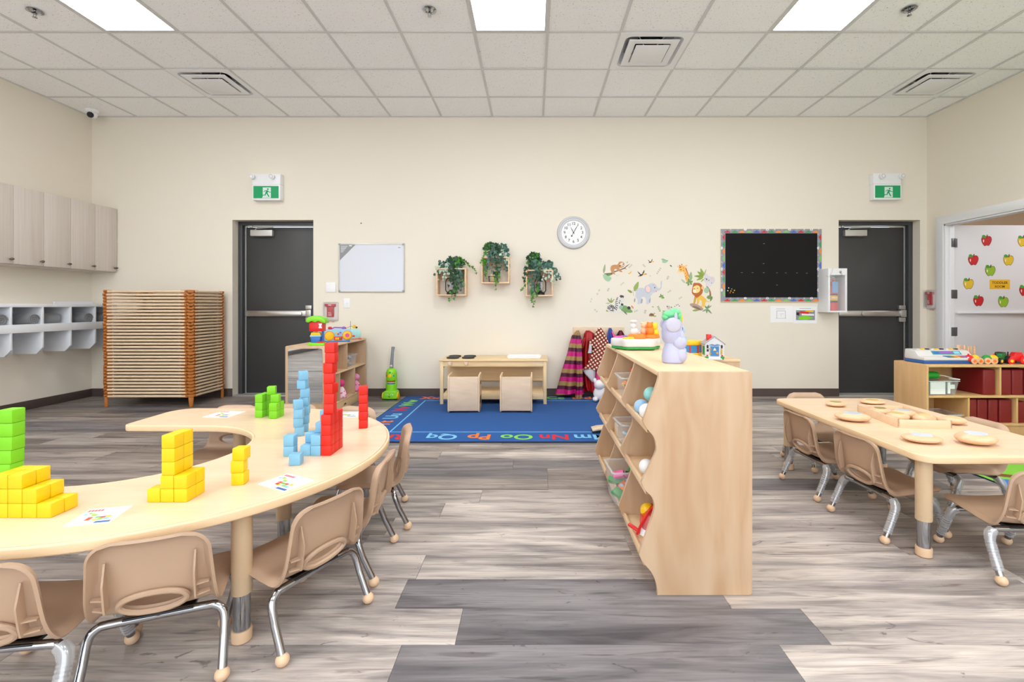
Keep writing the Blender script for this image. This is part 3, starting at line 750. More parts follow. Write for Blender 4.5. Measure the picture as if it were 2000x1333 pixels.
MB().box(XL + .012, XL + .03, 5.2, y_end, 1.112, 1.14).build('backsplash_rail', M_whitem, t)
for i, y in enumerate((5.647, 5.385, 5.10, 4.808, 4.516, 4.225)):
    MB().box(XL + .012, FX - .001, y - .009, y + .009, .898, 1.078).build('divider', M_whitem, t, .001)
    MB().prism([(XL + .012, .600), (FX - .062, .600), (FX - .022, .640), (FX - .001, .665), (FX - .001, .826), (XL + .012, .826)], y - .009, y + .009, 'xz').build('side_bracket', M_whitem, t, .001)
M_blanket = mat('grey_fleece', (128, 130, 134), .95, bump=.6, bscale=120, sheen=.5)
for i, (y, ang, lb) in enumerate(((5.585, .0, 'rolled grey blanket in the cubby next to the cot stack'), (5.315, 0, 'rolled grey blanket in the second cubby from the cot stack'), (5.005, 1.05, 'rolled grey blanket lying sideways in the middle cubby'), (4.735, 0, 'rolled grey blanket with its spiral end in the fourth cubby'), (4.445, 0, 'rolled grey blanket in the cubby at the photo edge'))):
    t = thing('rolled_blanket', lb, 'blanket', (FX - .15, y - (.03 if ang else 0), .898), ang, 'rolled grey blankets')
    r0 = .058; L_ = .13 if not ang else .10
    MB().lathe([(r0 * .9, -L_), (r0, -L_ + .012), (r0 * 1.02, 0), (r0, L_ - .012), (r0 * .9, L_)], 22, (0, 0, r0), 'x').build('roll', M_blanket, t)
    sp = [(L_ + .004, math.cos(k * .42) * (r0 * .92 - k * .0013), r0 + math.sin(k * .42) * (r0 * .92 - k * .0013)) for k in range(40)]
    MB().tube(sp, .0045, 6).build('spiral_end', M_blanket, t)

# ---------------------------------------------------------------- cot stack
M_cotb = mat('caramel_plastic', (182, 110, 42), .42); M_cott = mat('cot_tube', (220, 196, 166), .45)
M_mesh = mat('cot_fabric', (120, 104, 86), .8); M_shade = mat('white_elastic', (226, 226, 224), .7)  # fabric coloured darker so the gaps between the cots read as shade
CX, CY = (-4.625, -3.675), (5.06, 5.605)
cw, cd = CX[1] - CX[0], CY[1] - CY[0]; PT = .0352
def cot_meshes():
    out = {}
    leg = []
    for sx in (-1, 1):
        for sy in (-1, 1):
            b = MB(); x, y = sx * (cw / 2), sy * (cd / 2)
            c1 = .045                                            # the corner is cut at 45 degrees
            def bx_(xa, xb, ya, yb, za, zb): b.box(min(xa, xb), max(xa, xb), min(ya, yb), max(ya, yb), za, zb)
            bx_(x - sx * c1, x - sx * (c1 + .062), y + sy * .008, y - sy * .03, -.0140, .0145)     # socket of the side rail
            bx_(x + sx * .008, x - sx * .03, y - sy * c1, y - sy * (c1 + .062), -.0140, .0145)     # socket of the end rail
            b.prism([(x - sx * c1, y + sy * .004), (x + sx * .004, y - sy * c1), (x - sx * .05, y - sy * (c1 + .04)), (x - sx * (c1 + .04), y - sy * .05)], -.012, .0160, 'xy')
            m45 = Matrix.Translation((x - sx * c1 / 2 + sx * .004, y - sy * c1 / 2 + sy * .004, 0)) @ Matrix.Rotation(math.atan2(sy, sx) + PI / 2, 4, 'Z')
            b.M = m45
            b.prism([(-.034, .0172), (.034, .0172), (.036, .010), (.021, -.0120), (-.021, -.0120), (-.036, .010)], -.020, .010, 'xz')
            b.prism([(-.016, .0172), (.016, .0172), (.013, .004), (-.013, .004)], -.020, .020, 'xz')
            b.prism([(-.030, .0168), (.030, .0168), (.018, -.0168), (-.018, -.0168)], -.010, .014, 'xz')
            b.M = None
            leg.append(b.mesh('corner_leg', M_cotb, .002, seg=1))
    out['leg'] = leg
    out['long'] = MB().cyl((-cw / 2 + .06, 0, 0), (cw / 2 - .06, 0, 0), .0132, n=12).mesh('side_rail', M_cott)
    out['short'] = MB().cyl((0, -cd / 2 + .05, 0), (0, cd / 2 - .05, 0), .0132, n=12).mesh('end_rail', M_cott)
    out['fab'] = MB().box(-cw / 2 + .06, cw / 2 - .06, -cd / 2 + .05, cd / 2 - .05, .002, .005).mesh('canvas', M_mesh)
    els = []
    for sx in (-1, 1):
        els.append(MB().tube([(sx * (cw / 2 - .128), -cd / 2 - .003, -.010), (sx * (cw / 2 - .116), -cd / 2 - .005, .0), (sx * (cw / 2 - .110), -cd / 2 + .004, .012)], .0065, 6).mesh('elastic_strap', M_shade))
    for sy in (-1, 1):
        els.append(MB().tube([(cw / 2 + .003, sy * (cd / 2 - .128), -.010), (cw / 2 + .005, sy * (cd / 2 - .116), .0), (cw / 2 - .004, sy * (cd / 2 - .110), .012)], .0065, 6).mesh('elastic_strap', M_shade))
    out['el'] = els
    return out
cm = cot_meshes(); NC = 33; rc = random.Random(5)
for i in range(NC):
    z = .118 + i * PT; lean = -.0004 * (i - 16) * .5
    k = NC - i
    t = thing('stacking_cot', 'tan canvas stacking cot with caramel plastic corners, %s from the top of the stack' % ordw(k), 'cot', ((CX[0] + CX[1]) / 2 + lean + rc.uniform(-.003, .003), (CY[0] + CY[1]) / 2 + rc.uniform(-.003, .003), z), rc.uniform(-.003, .003), 'stacked nap cots')
    sh = .0 if i == 0 else 0
    for l in cm['leg']: put('corner_leg', l, t)
    for sy in (-1, 1): put('side_rail', cm['long'], t, (0, sy * (cd / 2 - .0), 0))
    for sx in (-1, 1): put('end_rail', cm['short'], t, (sx * (cw / 2 - .0), 0, 0))
    put('canvas', cm['fab'], t)
    for e in cm['el']: put('elastic_strap', e, t)
    if i == 0:
        for sx in (-1, 1):
            for sy in (-1, 1):
                b = MB(); b.M = Matrix.Translation((sx * (cw / 2 - .0185), sy * (cd / 2 - .0185), 0)) @ Matrix.Rotation(math.atan2(sy, sx) + PI / 2, 4, 'Z')
                b.prism([(-.024, -.010), (.024, -.010), (.015, -.118), (-.015, -.118)], -.014, .014, 'xz').build('foot', M_cotb, t, .003)
# ---------------------------------------------------------------- scalloped cubby divider shelf (centre)
SX0, SX1, SY0, SY1, SHH = .474, .830, 1.782, 3.072, .847
front = [(.479, .847), (.474, .838), (.470, .806), (.420, .672), (.4175, .655), (.430, .632), (.455, .602), (.466, .567), (.460, .530), (.415, .438), (.4125, .422), (.424, .398), (.449, .372), (.4595, .340), (.452, .300), (.406, .168), (.4037, .150), (.416, .124), (.444, .092), (.462, .058), (.470, .020), (.470, 0)]
fr_s = catmull(front, 3, False)
prof = fr_s + [(.822, 0), (.830, .008), (.830, .839), (.822, .847)]
t = thing('cubby_divider_shelf', 'tall maple cubby shelf with scalloped side panels standing mid-room', 'shelf')
T_ = .019
ys = [SY0, 2.2035, 2.631, SY1 - T_]
inner = [(x + .0, min(z, SHH - T_)) for x, z in prof]
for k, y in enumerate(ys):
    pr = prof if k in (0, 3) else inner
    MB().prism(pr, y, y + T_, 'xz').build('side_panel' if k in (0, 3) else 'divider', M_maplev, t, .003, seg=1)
MB().box(.476, SX1 - .001, SY0 + T_, SY1 - T_, SHH - T_, SHH - .0005).build('top_board', M_mapleh, t, .002)
MB().box(SX1 - .012, SX1 - .002, SY0 + T_, SY1 - T_, .03, SHH - T_).build('back_panel', M_maplev, t)
LV = (.628, .392, .118)
for z, xf in zip(LV, (.436, .431, .424)):
    for k in range(3):
        a, c = ys[k] + T_, ys[k + 1]
        s = MB().box(xf, SX1 - .012, a, c, z - .016, z).build('shelf', M_mapleh, t, .002)
        MB().box(xf - .002, xf + .012, a, c, z - .017, z + .012).build('shelf_lip', M_mapleh, s, .004)
MB().box(.484, .50, SY0 + T_, SY1 - T_, .004, .102).build('kick_board', M_mapleh, t, .002)
def bin_box(label, x, y, z, w, d, h_, rz=0.0, fill=None, lid=None, grp='clear plastic bins'):
    """clear tapered storage bin: walls, rim, contents"""
    t = thing('storage_bin', label, 'bin', (x, y, z), rz, grp)
    k = .86
    lo, hi = rrect(-w / 2 * k, w / 2 * k, -d / 2 * k, d / 2 * k, .012), rrect(-w / 2, w / 2, -d / 2, d / 2, .014)
    n = len(lo); q = .0025
    b = MB(); b.add([(p[0], p[1], 0.001) for p in lo] + [(p[0], p[1], h_) for p in hi] + [(p[0] * (1 - q / w * 2), p[1] * (1 - q / d * 2), h_) for p in hi] + [(p[0] * (1 - q / w * 2), p[1] * (1 - q / d * 2), .004) for p in lo],
                    [(i, (i + 1) % n, n + (i + 1) % n, n + i) for i in range(n)] + [(n + i, n + (i + 1) % n, 2 * n + (i + 1) % n, 2 * n + i) for i in range(n)] + [(2 * n + i, 2 * n + (i + 1) % n, 3 * n + (i + 1) % n, 3 * n + i) for i in range(n)] + [tuple(range(n - 1, -1, -1)), tuple(range(3 * n, 4 * n))])
    b.build('walls', M_clear, t)
    MB().ring(rrect(-w / 2 - .007, w / 2 + .007, -d / 2 - .007, d / 2 + .007, .018), rrect(-w / 2 + .002, w / 2 - .002, -d / 2 + .002, d / 2 - .002, .014), h_ - .008, h_).build('rim', M_wrap, t, .002)
    if fill:
        r = random.Random(hash(label) % 999 if False else len(label))
        for nm, m_, n_, sz in fill:
            for _ in range(n_):
                s_ = sz * r.uniform(.7, 1.1)
                MB().box(-s_, s_, -s_ * .7, s_ * .7, -s_ * .35, s_ * .35).build(nm, m_, t, s_ * .12, loc=(r.uniform(-.32, .32) * w, r.uniform(-.30, .30) * d, r.uniform(.18, .75) * h_), rot=(r.uniform(-.7, .7), r.uniform(-.7, .7), r.uniform(0, 3)))
    if lid: MB().prism(rrect(-w / 2 - .004, w / 2 + .004, -d / 2 - .004, d / 2 + .004, .018), h_, h_ + .016).build('lid', lid, t, .004)
    return t
# balls
for lb, m_, x, y, z, r in (('light blue play ball in the top near cubby', mat('ball_blue', (158, 196, 228), .4), .468, 2.03, LV[0] + .0325, .0325), ('mint play ball in the top near cubby', mat('ball_mint', (150, 214, 208), .4), .520, 2.075, LV[0] + .0785, .0325), ('white play ball at the front of the top near cubby', mat('ball_white', (236, 238, 240), .4), .470, 1.945, LV[0] + .0325, .0325), ('white play ball in the middle near cubby', MATS['ball_white'], .475, 1.965, LV[1] + .0325, .0325), ('pale blue play ball under the mint ball', MATS['ball_blue'], .545, 2.085, LV[0] + .0325, .0325), ('white play ball deep in the top near cubby', MATS['ball_white'], .545, 2.0, LV[0] + .0325, .0325)):
    tag(MB().ell((0, 0, 0), r, 24, 16).build('play_ball', m_, loc=(x, y, z)), lb, 'ball', 'play balls')
bin_box('clear bin with red lid handle and yellow toys in the top middle cubby', .535, 2.40, LV[0], .20, .19, .115, .0, [('toy_piece', M_yel, 6, .022), ('toy_piece', M_org, 5, .022), ('toy_piece', M_grn, 3, .018)])
tag(MB().box(-.04, .05, -.05, .05, 0, .03).build('red_toy_case', M_red, None, .006, loc=(.545, 2.40, LV[0] + .1155)), 'flat red plastic case on top of a clear bin in the cubby shelf', 'toy case')
bin_box('clear open bin of mixed toys in the centre cubby', .525, 2.40, LV[1], .19, .17, .12, .1, [('toy_piece', M_lblu, 4, .02), ('toy_piece', M_pink, 4, .018), ('toy_piece', M_blu, 3, .02)])
t = thing('wooden_tray', 'small wooden slatted tray behind the clear bin in the centre cubby', 'tray', (.53, 2.555, LV[1]))
MB().box(-.08, .08, -.045, .045, 0, .008).build('base', M_pine, t); MB().ring(rrect(-.08, .08, -.045, .045, .004), rrect(-.072, .072, -.037, .037, .003), .008, .06).build('walls', M_pine, t, .001)
bin_box('clear bin of puzzle cards in the bottom middle cubby', .485, 2.40, LV[2], .20, .21, .165, .05, [('puzzle_card', M_grn, 4, .035), ('puzzle_card', M_yel, 3, .03), ('puzzle_card', M_black, 3, .032), ('puzzle_card', M_lblu, 4, .03), ('wooden_piece', M_org, 3, .03), ('puzzle_card', M_pink, 2, .025)])
# red mesh bag
t = thing('mesh_bag', 'red drawstring mesh bag of yellow balls in the bottom near cubby', 'bag', (.515, 1.965, LV[2]))
MB().ell((0, 0, .075), (.07, .075, .075), 18, 12).build('mesh_body', clear_mat('red_mesh', (226, 40, 26), .55), t)
for k, (x, y, z) in enumerate(((-.03, -.02, .05), (.02, .03, .045), (-.02, .03, .09), (.02, -.03, .09), (-.035, .01, .12))): MB().ell((x, y, z), .03, 14, 10).build('yellow_ball', M_yel, t)
MB().tube([(-.085, -.02, .035), (-.07, -.03, .08), (-.04, -.03, .13), (0, -.01, .155), (.02, .02, .15)], .006, 8).build('drawstring', M_red, t)
MB().tube([(-.06, .03, .02), (-.085, .05, .03), (-.10, .07, .034)], .008, 8).build('cord_end', M_red, t)
MB().obox((-.05, -.035, .075), (.004, .045, .085), .5, 0, .35).build('white_tag', M_paper, t)

# ---------------------------------------------------------------- mirror-backed low shelf (left of rug)
MX0, MX1, MY0, MY1, MH = -2.378, -1.992, 4.52, 5.625, .705
t = thing('mirror_shelf', 'low maple toy shelf with a mirror on its end panel', 'shelf')
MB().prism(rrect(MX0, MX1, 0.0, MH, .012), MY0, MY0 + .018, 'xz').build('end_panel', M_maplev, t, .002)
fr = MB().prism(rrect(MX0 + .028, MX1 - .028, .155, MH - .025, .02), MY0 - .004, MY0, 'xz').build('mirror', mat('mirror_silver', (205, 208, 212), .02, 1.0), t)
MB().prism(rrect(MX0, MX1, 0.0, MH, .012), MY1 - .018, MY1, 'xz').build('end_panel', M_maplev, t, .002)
MB().box(MX0, MX1, MY0 + .018, MY1 - .018, MH - .02, MH - .001).build('top_board', M_mapleh, t, .002)
MB().box(MX0, MX0 + .012, MY0 + .018, MY1 - .018, .06, MH - .02).build('back_panel', M_maplev, t)
MB().box(MX0 + .012, MX1 - .004, MY0 + .018, MY1 - .018, .395, .413).build('shelf', M_mapleh, t, .002)
MB().box(MX0 + .012, MX1 - .004, MY0 + .018, MY1 - .018, .09, .108).build('bottom_board', M_mapleh, t, .002)
MB().box(MX1 - .03, MX1 - .012, MY0 + .018, MY1 - .018, 0, .09).build('kick_board', M_mapleh, t, .002)
MB().prism(catmull([(4.99, .03), (5.0, .05), (5.03, .055), (5.05, .05), (5.045, .03), (5.03, .04), (5.01, .04)], 3), MX1 - .0122, MX1 - .0105, 'yz').build('maker_mark', M_black, t)
for z0, z1, yy_ in ((.413, MH - .02, 5.06), (.108, .395, 4.87), (.108, .395, 5.28)): MB().box(MX0 + .012, MX1 - .004, yy_ - .009, yy_ + .009, z0, z1).build('divider', M_maplev, t, .001)
bin_box('clear bin with yellow toys on the upper shelf of the mirror shelf', -2.10, 5.30, .413, .15, .27, .13, 0, [('toy_piece', M_yel, 4, .03), ('toy_piece', M_lblu, 3, .028), ('toy_piece', M_black, 1, .04)])
for y, lb, c in ((4.98, 'pink polka-dot doll in the near lower compartment', (214, 60, 130)), (5.40, 'small pink spotted doll in the far lower compartment', (236, 150, 190))):
    t = thing('rag_doll', lb, 'doll', (-2.03, y, .108), 0, 'pink dolls')
    body = mat('doll_pink_%d' % int(y * 10), (244, 214, 228) if y < 5.2 else (240, 160, 200), .7)
    MB().lathe([(.03, 0), (.052, .02), (.055, .05), (.035, .10), (.012, .14)], 18).build('body', body, t)
    MB().ell((0, 0, .165), .04, 16, 10).build('head', mat('doll_head_%d' % int(y * 10), c, .7), t)
    rr = random.Random(int(y * 10))
    for k in range(16):
        a = rr.uniform(-1.6, 1.6); z = rr.uniform(.015, .085); r = .055 if z < .05 else .055 - (z - .05) * .4
        MB().ell((r * math.cos(a), r * math.sin(a), z), (.005, .008, .008), 8, 6).build('spot', M_pink, t)

# ---------------------------------------------------------------- low cabinet behind the scalloped shelf
t = thing('low_cabinet', 'low plain maple cabinet behind the cubby shelf carrying drum and house', 'cabinet')
MB().box(.86, 1.52, 3.46, 3.86, .0, .68).build('body', M_maplev, t, .003); MB().box(.855, 1.525, 3.455, 3.865, .68, .70).build('top_board', M_mapleh, t, .004)

# ---------------------------------------------------------------- right toy shelf
RX0, RX1, RY0, RY1, RH = 3.285, 4.505, 3.93, 4.29, .598
t = thing('toy_shelf', 'low two-tier maple shelf filled with maroon foam blocks', 'shelf')
for x in (RX0, RX1 - .018): MB().prism(rrect(RY0, RY1, 0, RH, .012), x, x + .018, 'yz').build('end_panel', M_warm, t, .003)
MB().box(RX0 + .018, RX1 - .018, RY0 + .002, RY1, RH - .02, RH - .001).build('top_board', M_warm, t, .003)
MB().box(RX0 + .018, RX1 - .018, RY1 - .012, RY1, .04, RH - .02).build('back_panel', M_warm, t)
MB().box(RX0 + .018, RX1 - .018, RY0 + .004, RY1 - .012, .322, .34).build('shelf', M_warm, t, .003)
MB().box(RX0 + .018, RX1 - .018, RY0 + .004, RY1 - .012, .088, .106).build('bottom_board', M_warm, t, .003)
MB().box(RX0 + .018, RX1 - .018, RY0 + .02, RY0 + .038, 0.0, .088).build('kick_board', M_warm, t, .003)
for x, z0, z1 in ((3.905, .34, RH - .02), (3.640, .106, .322), (4.045, .106, .322)): MB().box(x, x + .016, RY0 + .012, RY1 - .012, z0, z1).build('divider', M_warm, t, .002)
M_foam = mat('maroon_vinyl', (128, 20, 28), .5, bump=.25, bscale=40)
fo = [(3.792, 3.895, .34, .216, 'upper', 'first'), (3.935, 4.030, .34, .214, 'upper', 'second'), (4.036, 4.130, .34, .214, 'upper', 'third'), (4.140, 4.235, .34, .214, 'upper', 'fourth'),
      (3.668, 3.740, .106, .200, 'lower', 'first'), (3.745, 3.828, .106, .198, 'lower', 'second'), (3.838, 3.918, .106, .197, 'lower', 'third'), (3.928, 4.036, .106, .196, 'lower', 'fourth'), (4.07, 4.16, .106, .18, 'lower', 'fifth')]
for a, c, z, h_, row, n_ in fo:
    o = MB().box(-(c - a) / 2, (c - a) / 2, 0, .30, 0, h_).build('foam_block', M_foam, None, .012, seg=3, loc=((a + c) / 2, RY0 + .035, z)); tag(o, 'maroon vinyl foam block, %s from the left on the %s tier' % (n_, row), 'foam block', 'maroon foam blocks')
tb = bin_box('clear bin with paper inside on the upper tier of the maroon block shelf', 3.44, 4.06, .34, .265, .24, .125, 0)
MB().box(-.105, .02, -.108, -.104, .01, .115).build('paper_sheet', M_paper, tb); MB().box(.04, .062, -.108, -.104, .015, .11).build('paper_slip', M_paper, tb); MB().box(.062, .10, -.108, -.104, .055, .09).build('paper_slip', M_paper, tb)
MB().box(-.10, .11, -.06, .09, .006, .10).build('dark_contents', mat('slate', (96, 104, 116), .7), tb)
t = thing('green_pouch', 'green cylindrical pouch lying on the clear bin', 'pouch', (3.385, 4.03, .466))
MB().lathe([(.01, -.08), (.028, -.075), (.032, -.04), (.033, .04), (.028, .07), (.008, .078)], 18, (0, 0, .033), 'x').build('body', mat('bright_green', (24, 150, 40), .5), t)
MB().tube([(.078, 0, .034), (.12, -.01, .03), (.18, -.03, .012), (.215, -.06, .006), (.20, -.075, .006), (.13, -.05, .010)], .003, 6).build('white_cord', M_white, t)
bin_box('shallow clear bin on the lower tier left of the maroon blocks', 3.46, 4.06, .106, .29, .24, .075, 0, [('wooden_peg', M_pine, 4, .02)])
# ---------------------------------------------------------------- exit signs
M_exitg = mat('exit_green', (0, 150, 92), .4, emit=.06); M_exitw = mat('exit_white', (206, 222, 216), .4, emit=.06)
def exit_sign(label, xc, zt, d):
    t = thing('exit_sign', label, 'exit sign', (xc, YW, zt), 0, 'running man exit signs')
    w = .335
    MB().box(-w / 2, w / 2, -.075, 0, -.125, 0).build('lamp_housing', M_white, t, .006)
    MB().box(-w / 2 + .004, w / 2, -.080, 0, -.315, -.126).build('sign_box', M_white, t, .005)
    p = MB().box(-w / 2 + .018, w / 2 - .018, -.0815, -.079, -.293, -.147).build('green_face', M_exitg, t)
    S = .00061                                                  # sign art: 410 x 230 units centred on the face
    def art(poly, nm, m_, k): MB().prism([((x - 408) * S * 1.2, -.22 - (y - 407) * S * 1.05) for x, y in poly], -.0815 - .0008 * k, -.0812, 'xz').build(nm, m_, p, smooth=False)
    art([(356, 320), (487, 320), (487, 515), (345, 515), (358, 480), (356, 470)], 'doorway', M_exitw, 1)
    art(ellipse(438, 352, 15, 15, 14), 'runner_head', M_exitg, 2)
    art([(392, 374), (440, 374), (452, 392), (470, 402), (488, 400), (488, 410), (464, 412), (444, 404), (432, 420), (466, 492), (448, 496), (420, 440), (410, 436), (404, 468), (352, 470), (352, 456), (388, 454), (398, 420), (408, 388), (394, 386), (378, 406), (368, 402)], 'runner', M_exitg, 2)
    for sx in (-1, 1):
        x = sx * .105 + (-.02 if d < 0 else .02)
        l = MB().lathe([(.012, -.075), (.03, -.082), (.032, -.115), (.026, -.118)], 18, (x + d * .03 * (1 if sx == d else .2), 0, -.042), 'y').build('emergency_lamp', M_white, t)
        MB().lathe([(.024, -.1175), (.024, -.1195)], 16, (x + d * .03 * (1 if sx == d else .2), 0, -.042), 'y').build('lens', M_alu, l)
        MB().lathe([(.006, -.1195), (.018, -.1205), (.018, -.121)], 12, (x + d * .03 * (1 if sx == d else .2), 0, -.042), 'y').build('lens_glass', M_white, l)
x, z = W(527, 343); exit_sign('white box exit sign with green running man above the door by the cots', x, z, -1)
x, z = W(1724, 342); exit_sign('white box exit sign with green running man above the door by the apple room', x, z, 1)
# ---------------------------------------------------------------- whiteboard, plates
def wallrect(px0, px1, py0, py1): a, z1 = W(px0, py0); b, z0 = W(px1, py1); return a, b, z0, z1
a, b, z0, z1 = wallrect(662, 790, 476, 571)
t = thing('whiteboard', 'wall whiteboard with aluminium frame and grey corner sticker', 'whiteboard', ((a + b) / 2, YW, (z0 + z1) / 2)); w, h_ = (b - a) / 2, (z1 - z0) / 2
MB().box(-w + .01, w - .01, -.010, 0, -h_ + .01, h_ - .01).build('panel', mat('whiteboard_face', (214, 218, 228), .25), t)
MB().ring([(-w, -h_), (w, -h_), (w, h_), (-w, h_)], [(-w + .014, -h_ + .014), (w - .014, -h_ + .014), (w - .014, h_ - .014), (-w + .014, h_ - .014)], -.016, 0, 'xz').build('frame', M_alu, t, .002)
for sx in (-1, 1):
    for sz in (-1, 1): MB().box(min(sx * w, sx * (w - .024)), max(sx * w, sx * (w - .024)), -.018, 0, min(sz * h_, sz * (h_ - .024)), max(sz * h_, sz * (h_ - .024))).build('corner_cap', M_grey, t, .003)
k = MB().prism([(-w + .014, h_ - .014), (-w + .205, h_ - .014), (-w + .014, h_ - .205)], -.0112, -.009, 'xz').build('corner_sticker', mat('sticker_grey', (140, 142, 146), .5), t)
for i in range(6): MB().box(-w + .026, -w + .026 + .085 - i * .011, -.0117, -.0112, h_ - .034 - i * .014, h_ - .030 - i * .014).build('print_line', M_paper, k)
MB().box(-w + .126, -w + .160, -.0117, -.0112, h_ - .034, h_ - .022).build('print_badge', M_paper, k)
MB().box(w - .075, w - .045, -.0106, -.0099, h_ - .055, h_ - .045).build('logo_print', M_grey, t)
a, b, z0, z1 = wallrect(637, 656, 552, 571)
tag(MB().box(a, b, YW - .010, YW, z0, z1).box(a + .012, b - .012, YW - .012, YW - .010, z1 - .03, z1 - .027).build('blank_wall_plate', M_white, None, .003), 'square white blank wall plate left of the whiteboard corner', 'wall plate')
a, b, z0, z1 = wallrect(671.5, 684, 583, 602)
t = thing('light_switch', 'white light switch below the whiteboard', 'light switch', ((a + b) / 2, YW, (z0 + z1) / 2)); w, h_ = (b - a) / 2, (z1 - z0) / 2
MB().box(-w, w, -.006, 0, -h_, h_).build('plate', M_white, t, .003); MB().box(-.005, .005, -.016, -.006, -.008, .012).build('toggle', M_white, t, .002)
x, z = W(705.5, 436.5); tag(MB().lathe([(.003, 0), (.008, -.004), (.006, -.008)], 10, (x, YW, z), 'y').build('wall_screw', M_black), 'tiny dark screw in the bare wall above the whiteboard', 'screw')
# fire alarm pull stations
def pull(label, loc, rz, sh=0):
    t = thing('fire_alarm_pull', label, 'fire alarm', loc, rz, 'fire alarm pull stations'); w, h_ = .088, .113
    MB().prism(rrect(-w, w, -h_, h_, .012), -.012, 0, 'xz').build('back_plate', mat('alarm_clear_back', (214, 206, 200), .3), t, .002)
    MB().ring(rrect(-w, w, -h_, h_, .012), rrect(-w + .014, w - .014, -h_ + .018, h_ - .016, .008), -.05, -.012, 'xz').build('clear_cover_frame', M_clear, t, .003)
    MB().box(-w + .014, w - .014, -.050, -.047, -h_ + .018, h_ - .016).build('clear_cover', M_pane, t)
    M_fr = mat('alarm_red', (176, 18, 26), .35)
    s = MB().box(-.040, .040, -.034, -.012, -.068, .080).build('station_body', M_fr, t, .004)
    MB().box(-.064, .064, -.042, -.012, .058, .090).build('hood', M_fr, s, .005)
    MB().box(-.026, .026, -.044, -.034, -.060, .030).build('handle', M_fr, s, .003)
    put('lettering', text_mesh('FIRE', .022, M_paper), s, (0, -.0425, .074), (PI / 2, 0, 0))
    put('lettering', text_mesh('PULL', .018, M_paper), s, (0, -.0445, -.018), (PI / 2, 0, 0))
    for k in (-.016, 0, .016): MB().box(k - .002, k + .002, -.0448, -.044, -.054, -.030).build('grip_line', M_paper, s)
    put('lettering', text_mesh('LIFT HERE', .018, mat('orange_print', (214, 96, 60), .5)), t, (0, -.0008, -h_ - .014), (PI / 2, 0, 0)); return t
x, z = W(647, 608.5); pull('red fire alarm pull station under clear cover near the whiteboard', (x, YW, z), 0)
Y = 4.74 * 920 / (1815 - 1041); pull('red fire alarm pull station under clear cover beside the apple door trim', (XR, 5.597, CAMH + (596 - 585) / 920 * 5.592), -PI / 2).scale = (.80, 1, 1)
# ---------------------------------------------------------------- clock
x, z = W(1120, 455); t = thing('wall_clock', 'round wall clock with beaded silver-grey rim', 'clock', (x, YW, z)); M_clk = mat('clock_rim', (196, 197, 200), .4)
MB().lathe([(.198, 0), (.198, -.012), (.188, -.026), (.176, -.028), (.170, -.022), (.150, -.020), (.146, -.014), (.146, 0)], 48, (0, 0, 0), 'y').build('rim', M_clk, t)
MB().lathe([(.148, -.001), (.148, -.012)], 40, (0, 0, 0), 'y').build('dial', mat('clock_dial', (236, 238, 240), .5), t)
bm_ = MB().ell((0, 0, 0), .0042, 8, 6).mesh('bead', M_white)
for k in range(60): put('bead', bm_, t, (.161 * math.cos(k * PI / 30), -.0215, .161 * math.sin(k * PI / 30)))
for n in range(1, 13):
    a_ = PI / 2 - n * PI / 6; put('numeral', text_mesh(str(n), .046, M_black, .0004, .0006), t, (.108 * math.cos(a_), -.0126, .108 * math.sin(a_)), (PI / 2, 0, 0) if True else None)
def hand(ang, ln, w, nm, tail):
    u = (math.sin(ang), math.cos(ang)); v = (u[1], -u[0])
    MB().prism([(u[0] * -tail - v[0] * w * .5, u[1] * -tail - v[1] * w * .5), (u[0] * ln * .5 - v[0] * w, u[1] * ln * .5 - v[1] * w), (u[0] * ln, u[1] * ln), (u[0] * ln * .5 + v[0] * w, u[1] * ln * .5 + v[1] * w), (u[0] * -tail + v[0] * w * .5, u[1] * -tail + v[1] * w * .5)], -.0155, -.0135, 'xz').build(nm, M_black, t)
hand(math.radians(29), .118, .004, 'minute_hand', .045); hand(math.radians(-28), .082, .004, 'hour_hand', .02)
MB().lathe([(.008, -.013), (.008, -.017)], 14, (0, 0, 0), 'y').build('hub', M_black, t)
MB().lathe([(.009, -.0135), (.009, -.0158)], 14, (-.022, 0, -.040), 'y').build('counterweight', M_black, t)
